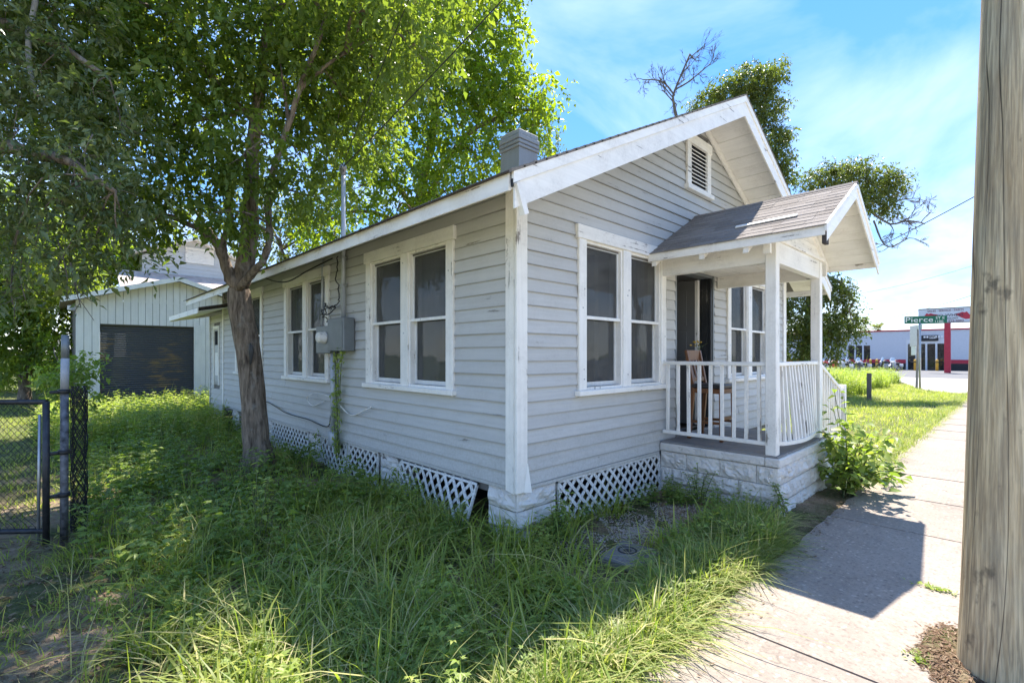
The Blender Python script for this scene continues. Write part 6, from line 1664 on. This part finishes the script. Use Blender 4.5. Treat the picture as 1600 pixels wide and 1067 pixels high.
x, y = scatter(-9, 22, -4.36, -3.22, 2600, lambda x, y, rs: (np.hypot(x - .55, y + 3.1) > .75) & (rs.uniform(0, 1, len(x)) < np.clip(.6 + .5 * vnoise(x, y, 1.1), .1, 1)), 119)
S5 = tufts('s', x, y, 9, .10, .04, .010, .12, .8, .6, None, 120, 2)
V, T, t = merge([S1, S2, S3, S4, S5]); tag(link('lawn_grass', np_mesh('lawn_grass', V, T, t, M['grass'])), kind='stuff')

# leafy weeds
def weeds(x, y, h, leaf, nl, seed, lean=.25, tint=.4, w=.42):
    rs = np.random.default_rng(seed); n = len(x); base = gpos(x, y); H = h * rs.uniform(.55, 1.25, n); az = rs.uniform(0, 6.28, n); ln = rs.uniform(0, lean, n) * H
    j = (np.arange(nl)[None] + rs.uniform(0, .7, (n, nl))) / nl; j = .12 + .88 * j
    pos = base[:, None] + np.stack([np.cos(az)[:, None] * ln[:, None] * j ** 2, np.sin(az)[:, None] * ln[:, None] * j ** 2, H[:, None] * j], -1)
    a = rs.uniform(0, 6.28, (n, 1)) + np.arange(nl)[None] * 2.4 + rs.normal(0, .3, (n, nl))
    d = np.stack([np.cos(a), np.sin(a), rs.uniform(-.25, .55, (n, nl))], -1); out = []
    pet = leaf * .35; pos2 = pos + unit(d) * pet
    L = (leaf * (1.15 - .55 * j) * rs.uniform(.6, 1.3, (n, nl))).ravel(); tt = np.clip(rs.normal(tint, .14, (n, 1)) + rs.normal(0, .12, (n, nl)), 0, 1).ravel()
    out.append(leaves_arrays(pos2.reshape(-1, 3), d.reshape(-1, 3), unit(np.array([0, 0, 1.0]) + rs.normal(0, .35, (n * nl, 3))), L, L * w, tt))
    # side leaflets make each leaf three-fingered
    for sg in (1, -1):
        ca, sa = math.cos(.85 * sg), math.sin(.85 * sg); d2 = np.stack([d[..., 0] * ca - d[..., 1] * sa, d[..., 0] * sa + d[..., 1] * ca, d[..., 2]], -1)
        out.append(leaves_arrays(pos2.reshape(-1, 3), d2.reshape(-1, 3), unit(np.array([0, 0, 1.0]) + rs.normal(0, .35, (n * nl, 3))), L * .75, L * .75 * w, tt))
    V, T, t = blades_arrays(base, H, np.full(n, .008), az, ln / H, np.full(n, .3), 3, 0.0); out.append((V, T, t))
    return merge(out)
def keepB(x, y, rs):
    left = -2.95 - .02 * y
    return (x > left) & (x < np.where(y < 12.5, -.12, 4)) & (np.hypot(x - tb[0], y - tb[1]) > .3) & (rs.uniform(0, 1, len(x)) < np.clip(.6 + .5 * vnoise(x, y + 4, .9), .08, 1)) & (rs.uniform(0, 1, len(x)) < np.clip((y - .6 - .45 * np.minimum(x + 1.2, 0) ** 2 * 0) / 1.2, 0, 1))
x, y = scatter(-3.3, 4, .7, 17.2, 3000, keepB, 121)
W1 = weeds(x, y, .42, .115, 13, 122, w=.5)
x2, y2 = scatter(-6, 4, 9, 17.3, 1300, lambda x, y, rs: (x < np.where(y < 13, -.1, 4)) & (x > -3.4) , 123)
W2 = weeds(x2, y2, .62, .13, 11, 124, tint=.85, w=.5)  # lighter, yellower tint stands in for sun falling on this band
x3, y3 = scatter(1.3, 2.62, -1.75, -.15, 170, lambda x, y, rs: (y > EDGE(x)) & (~bare(x, y)) & (~onpad(x, y)), 125)
W3 = weeds(x3, y3, .26, .055, 13, 126, tint=.35)
x4, y4 = scatter(-3.0, 2.0, -1.7, 1.5, 950, lambda x, y, rs: (~inhouse(x, y)) & (y > EDGE(x)) & (~onpad(x, y)) & (~bare(x, y)) & (vnoise(x, y, .7) > -.1), 127)
x5, y5 = scatter(-2.6, -1.4, -1.5, .2, 26, lambda x, y, rs: y > EDGE(x) + .15, 165)
W5 = weeds(x5, y5, .40, .07, 15, 166, tint=.6)
W4 = weeds(x4, y4, .21, .065, 11, 128, tint=.4)
V, T, t = merge([W1, W2, W3, W4, W5]); tag(link('leafy_weeds', np_mesh('leafy_weeds', V, T, t, M['weed'])), kind='stuff')
x, y = scatter(-3.1, -.15, .9, 16, 800, lambda x, y, rs: np.hypot(x - tb[0], y - tb[1]) > .3, 129)
B1 = tufts('s', x, y, 10, .30, .11, .009, .10, .7, .4, None, 130, 3)
x, y = scatter(-3.2, 4, 9, 17, 900, lambda x, y, rs: x < np.where(y < 13, -.1, 4), 131)
B2 = tufts('s', x, y, 9, .5, .14, .014, .14, .6, .7, None, 132, 3)
V, T, t = merge([B1, B2]); tag(link('yard_grass', np_mesh('yard_grass', V, T, t, M['grass'])), kind='stuff')
# tall weeds at the far end of the right lawn
x, y = scatter(9, 40, .4, 7.5, 2600, lambda x, y, rs: (x < STX(y) - 1.2) & (y > 1.15 + .035 * (x - 9) + .25 * np.sin(x)) & (y < 2.6 + .16 * (x - 9)) & (rs.uniform(0, 1, len(x)) < np.clip((x - 9) / 4, .1, 1)), 133)
R1 = weeds(x, y, .80, .17, 14, 134, tint=.8); R2 = tufts('s', x, y, 12, .72, .22, .018, .2, .45, .9, None, 135, 3)
V, T, t = merge([R1, R2]); tag(link('tall_weeds', np_mesh('tall_weeds', V, T, t, M['weed'])), kind='stuff')
# dead leaves and twigs on the soil
def litter(x0, x1, y0, y1, n, keep, seed, ln=.05):
    x, y = scatter(x0, x1, y0, y1, n, keep, seed); rs = np.random.default_rng(seed + 1); k = len(x); p_ = np.stack([x, y, ground_h(x, y) + .008 + rs.uniform(0, .012, k)], 1)
    a = rs.uniform(0, 6.28, k); d = np.stack([np.cos(a), np.sin(a), rs.normal(0, .12, k)], 1); L = ln * rs.uniform(.4, 1.4, k)
    return leaves_arrays(p_, d, unit(np.array([0, 0, 1.]) + rs.normal(0, .25, (k, 3))), L, L * rs.uniform(.15, .5, k), rs.uniform(0, 1, k))
L1 = litter(-5, -1.8, -1.7, 3.2, 9000, lambda x, y, rs: y > EDGE(x), 141, .042)
L2 = litter(-1.8, 2.6, -1.9, 2.0, 2600, lambda x, y, rs: (~inhouse(x, y)) & (y > EDGE(x)), 143, .03)
L3 = litter(.1, 2.6, -1.2, -.05, 1800, lambda x, y, rs: ~inhouse(x, y), 145, .035)
def sw_litter(x0, x1, y0, y1, n, seed, ln):
    V, T, t = litter(x0, x1, y0, y1, n, lambda x, y, rs: np.ones(len(x), bool), seed, ln); V[:, 2] = GZ + .018 + (V[:, 2] - V[:, 2].min()) * .15; return V, T, t
L4 = sw_litter(2.2, 4.6, -1.95, -1.48, 1500, 147, .03); L5 = sw_litter(-.6, 1.3, -3.55, -3.08, 1600, 149, .035); L6 = sw_litter(-1.2, 9, -3.1, -1.9, 70, 151, .02); L7 = sw_litter(-.9, 2.0, -2.1, -1.85, 160, 153, .035)
V, T, t = merge([L1, L2, L3, L4, L5, L6, L7]); tag(link('leaf_litter', np_mesh('leaf_litter', V, T, t, M['litter'])), kind='stuff')
# gravel stones on the bare patch
rs = np.random.default_rng(155); n = 3600; a = rs.uniform(0, 6.28, n); q = np.sqrt(rs.uniform(0, 1, n)); q = q ** 1.5; x = 1.15 + 1.15 * q * np.cos(a); y = -.60 + .55 * q * np.sin(a)
kk = ~onpad(x, y) & (~inhouse(x, y)) & (vnoise(x * 2, y * 2, .5) > -.35); x, y = x[kk], y[kk]; n = len(x)
tet = np.array([[1, 0, -.3], [-.5, .87, -.3], [-.5, -.87, -.3], [0, 0, .7], [.3, .5, .5]]); s_ = rs.uniform(.004, .015, n); rot = rs.uniform(0, 6.28, n)
pv = tet[None] * s_[:, None, None]; pv = np.stack([pv[..., 0] * np.cos(rot)[:, None] - pv[..., 1] * np.sin(rot)[:, None], pv[..., 0] * np.sin(rot)[:, None] + pv[..., 1] * np.cos(rot)[:, None], pv[..., 2]], -1)
pv += np.stack([x, y, ground_h(x, y) + .006], 1)[:, None]; T = (np.array([[0, 4, 3], [0, 1, 4], [1, 3, 4], [1, 2, 3], [2, 0, 3]])[None] + np.arange(n)[:, None, None] * 5).reshape(-1, 3)
tag(link('gravel', np_mesh('gravel', pv.reshape(-1, 3), T, None, M['gravel'])), kind='stuff')

# soil and needles gathered against the pole
dp = [G(u, v) for u, v in ((1447, 985), (1475, 978), (1530, 985), (1560, 1000), (1560, 1075), (1500, 1090), (1470, 1080), (1462, 1062), (1440, 1045), (1428, 1018))]
m = MB(); n = len(dp); cc = np.mean(dp, 0)
ring = [cc + (d_ - cc) * .6 for d_ in dp]
m.add([(d_[0], d_[1], GZ + .013) for d_ in dp] + [(d_[0], d_[1], GZ + .032) for d_ in ring] + [(cc[0], cc[1], GZ + .036)], [(i, (i + 1) % n, n + (i + 1) % n, n + i) for i in range(n)] + [(n + i, n + (i + 1) % n, 2 * n) for i in range(n)])
tag(m.build('soil_patch', M['ground'], None, True), kind='structure')
rs = np.random.default_rng(171); n = 1500; i_ = rs.integers(0, len(dp), n); f_ = np.sqrt(rs.uniform(0, 1, n)) * 1.08; g_ = rs.uniform(0, 1, n)
px_ = np.array([cc + ((dp[i] * (1 - g) + dp[(i + 1) % len(dp)] * g) - cc) * f for i, f, g in zip(i_, f_, g_)]); a = rs.uniform(0, 6.28, n)
V, T, t = leaves_arrays(np.stack([px_[:, 0], px_[:, 1], GZ + .042 - .026 * f_ ** 2 + rs.uniform(0, .008, n)], 1), np.stack([np.cos(a), np.sin(a), rs.normal(0, .12, n)], 1), unit(np.array([0, 0, 1.]) + rs.normal(0, .25, (n, 3))), rs.uniform(.02, .07, n), rs.uniform(.003, .012, n), rs.uniform(.2, 1, n))
tag(link('needle_litter', np_mesh('needle_litter', V, T, t, M['litter'])), kind='stuff')

# single plants that stand out
def plant(name, label, base, stems, leaf, w, mat, seed, cat='plant', h=.6, lean=.35, nl=14, tint=.4):
    t = thing(name, base, label, cat); rs = np.random.default_rng(seed); m = MB(); parts = []
    for k in range(stems):
        az = rs.uniform(0, 6.28); H_ = h * rs.uniform(.7, 1.1); o = np.array(base) + [rs.normal(0, .03), rs.normal(0, .03), -.03]; e = o + [math.cos(az) * lean * H_, math.sin(az) * lean * H_, H_]
        q = smooth_path([o, (o + e) / 2 + [0, 0, .1 * H_], e], 9); m.tube(q, np.linspace(.006, .002, 9), 5)
        j = np.linspace(.25, 1, nl); idx = j * 8; pos = np.array([q[int(i)] + (q[min(int(i) + 1, 8)] - q[int(i)]) * (i - int(i)) for i in idx])
        a = rs.uniform(0, 6.28) + np.arange(nl) * 2.4; d = np.stack([np.cos(a), np.sin(a), rs.uniform(-.3, .4, nl)], 1); L = leaf * (1.15 - .5 * j) * rs.uniform(.7, 1.2, nl)
        parts.append(leaves_arrays(pos, d, unit(np.array([0, 0, 1.]) + rs.normal(0, .3, (nl, 3))), L, L * w, np.clip(rs.normal(tint, .15, nl), 0, 1)))
    m.build('stem', M['stem'], t, True); V, T, ti = merge(parts); link('leaves', np_mesh('leaves', V, T, ti, mat), t); return t
pg = lambda u, v: np.array([*G(u, v)[:2], GZ])
plant('weed', 'bushy dark weed against the corner foundation pier', (-.02 + .36, -.20, GZ), 9, .10, .45, M['weed'], 201, h=.42)
plant('weed', 'tall pale stemmed weed standing in the sun left of the lattice', pg(405, 860), 5, .095, .40, M['weed'], 203, h=.82, lean=.2, nl=18, tint=.75)
plant('weed', 'branching weed against the left face of the porch foundation', (2.45, -.62, GZ), 7, .07, .42, M['weed'], 205, h=.52, nl=16, tint=.5)
plant('weed', 'small weed sprouting at the front corner of the porch base', (2.60, -1.56, GZ), 4, .085, .42, M['weed'], 207, h=.42, tint=.45)
plant('weed', 'pale weed spilling over the grass edge by the sidewalk', pg(1150, 850), 5, .085, .40, M['weed'], 209, h=.34, lean=.8, tint=.8)
plant('weed', 'leggy weed beside the broken side lattice', (-.34, .55, GZ), 6, .08, .42, M['weed'], 211, h=.40)
plant('weed', 'leafy weed at the foot of the gate post', pg(140, 850), 7, .10, .4, M['weed'], 213, h=.45)
plant('weed', 'tall leafy weed growing in front of the tree trunk', pg(375, 770), 8, .10, .42, M['weed'], 215, h=.62, tint=.35)
# leafy vine bush beside the porch steps: its big leaves are parts
vb_ = np.array([4.25, -1.78, GZ]); VB = thing('vine_bush', vb_, 'big leaved green bush sprawling from the porch onto the sidewalk', 'bush')
rs = np.random.default_rng(221); m = MB(); tips = []
for k in range(26):
    az = rs.uniform(0, 6.28); rr_ = rs.uniform(.15, .75); H_ = rs.uniform(.25, 1.05) * (1.1 - .5 * rr_)
    e = vb_ + [rr_ * math.cos(az) * 1.0, rr_ * math.sin(az) * .70 - .08, H_]
    q = smooth_path([vb_ + [rs.normal(0, .06), rs.normal(0, .04), -.03], (vb_ + e) / 2 + [0, 0, .12], e], 8); m.tube(q, np.linspace(.008, .003, 8), 5); tips.append(q)
for e in ((3.75, -1.72, .30), (3.55, -1.90, .12), (4.1, -2.1, .2), (5.1, -2.15, .12), (4.55, -1.55, 1.25), (4.6, -1.52, 1.0), (4.9, -1.6, 1.1), (3.6, -2.25, .25), (4.0, -2.4, .3)):
    q = smooth_path([vb_, (vb_ + np.array(e)) / 2 + [0, 0, .15], e], 8); m.tube(q, np.linspace(.008, .003, 8), 5); tips.append(q)
m.build('stem', M['stem'], VB, True)
lm = []
for k in range(6):
    V, T, t = leaves_arrays(np.zeros((1, 3)), np.array([[1., 0, 0]]), np.array([[0, 0, 1.]]), 1.0, .62, np.array([.1 + .16 * k]), .18, .25); lm.append(np_mesh('leaf', V, T, t, M['weed']))
cnt = 0; big = []
for q in tips:
    for i in range(2, 8):
        for s in range(2):
            if cnt < 290: 
                az = rs.uniform(0, 6.28); d = Vector((math.cos(az), math.sin(az), rs.uniform(-.55, .25))).normalized(); z = Vector((rs.normal(0, .35), rs.normal(0, .35), 1)); yv = z.cross(d).normalized(); zv = d.cross(yv)
                o = link('leaf', lm[int(rs.integers(6))], VB); s_ = rs.uniform(.10, .19); p_ = q[i] + rs.normal(0, .025, 3)
                R = Matrix((d, yv, zv)).transposed().to_4x4(); o.matrix_basis = Matrix.Translation(tuple(float(c) for c in p_)) @ R @ Matrix.Diagonal((s_, s_, s_, 1)); cnt += 1
rs = np.random.default_rng(223); n = 420; q = np.concatenate([t_[2:] for t_ in tips]); i_ = rs.integers(0, len(q), n); az = rs.uniform(0, 6.28, n)
V, T, t = leaves_arrays(q[i_] + rs.normal(0, .05, (n, 3)), np.stack([np.cos(az), np.sin(az), rs.uniform(-.6, .2, n)], 1), unit(np.array([0, -.2, 1.]) + rs.normal(0, .35, (n, 3))), rs.uniform(.08, .15, n), rs.uniform(.05, .09, n), rs.uniform(.1, .8, n))
V[:, 2] = np.maximum(V[:, 2], GZ + .02); tag(link('small_leaves', np_mesh('small_leaves', V, T, t, M['weed']), VB), kind='stuff')
# creeper on the meter conduit
vt = thing('wall_vine', (-.1, 3.75, .5), 'thin green creeper climbing below the grey meter box', 'vine')
rs = np.random.default_rng(231); m = MB(); parts = []
for k in range(5):
    pts = [(-.09, 3.72 + rs.normal(0, .05), .15), (-.10, 3.70 + rs.normal(0, .05), .7), (-.11, 3.66 + rs.normal(0, .05), 1.2), (-.13, 3.62 + rs.normal(0, .08), 1.72)]
    if k > 2: pts[-1] = (-.17, 3.35 + rs.normal(0, .08), 1.80); pts[-2] = (-.13, 3.52, 1.6)
    q = smooth_path(pts, 30); m.tube(q, .004, 5); n = 80; idx = rs.integers(2, 29, n); dn = np.where(rs.uniform(0, 1, n) < .35 + .65 * (np.abs(((idx * .37) % 1) - .5) * 2), True, False); idx = idx[dn]; n = len(idx)
    a = rs.uniform(0, 6.28, n); d = np.stack([-np.abs(rs.normal(0, .6, n)), np.cos(a), np.sin(a) - .3], 1); L = .075 * rs.uniform(.5, 1.2, n)
    parts.append(leaves_arrays(q[idx] + rs.normal(0, .025, (n, 3)), d, unit(np.array([-1., 0, .5]) + rs.normal(0, .3, (n, 3))), L, L * .62, rs.uniform(.3, .9, n)))
m.build('stem', M['stem'], vt, True); V, T, ti = merge(parts); link('leaves', np_mesh('leaves', V, T, ti, M['weed']), vt)
# leafy tendrils on the broken lattice
V, T, t = crown([((-.16, 1.7, .15), .22), ((-.2, 1.2, .05), .2), ((-.1, 3.3, .1), .22), ((-.1, 4.6, .15), .25), ((-.2, 2.3, 0), .25), ((-.22, .75, -.02), .14)], 600, .05, .5, 241, twig=.2, k=7)
tag(link('lattice_creeper', np_mesh('lattice_creeper', V, T, t, M['weed'])), 'small leaved creeper straggling over the side lattice', 'creeper')
# weeds in the sidewalk joint and by the pole
for (u, v, lab, sd) in ((1462, 923, 'low green weed in the sidewalk joint near the pole', 1), (1445, 1035, 'small weed at the edge of the dirt by the pole', 2)):
    p_ = G(u, v); rs = np.random.default_rng(sd); n = 90; pos = np.stack([p_[0] + rs.normal(0, .018 if sd == 1 else .04, n), p_[1] + rs.normal(0, .07 if sd == 1 else .04, n), np.full(n, GZ + .02)], 1)
    a = rs.uniform(0, 6.28, n); V, T, t = leaves_arrays(pos, np.stack([np.cos(a), np.sin(a), rs.uniform(.1, .9, n)], 1), unit(np.array([0, 0, 1.]) + rs.normal(0, .3, (n, 3))), .035, .014, rs.uniform(.3, .9, n))
    tag(link('joint_weed', np_mesh('joint_weed', V, T, t, M['weed'])), lab, 'weed')
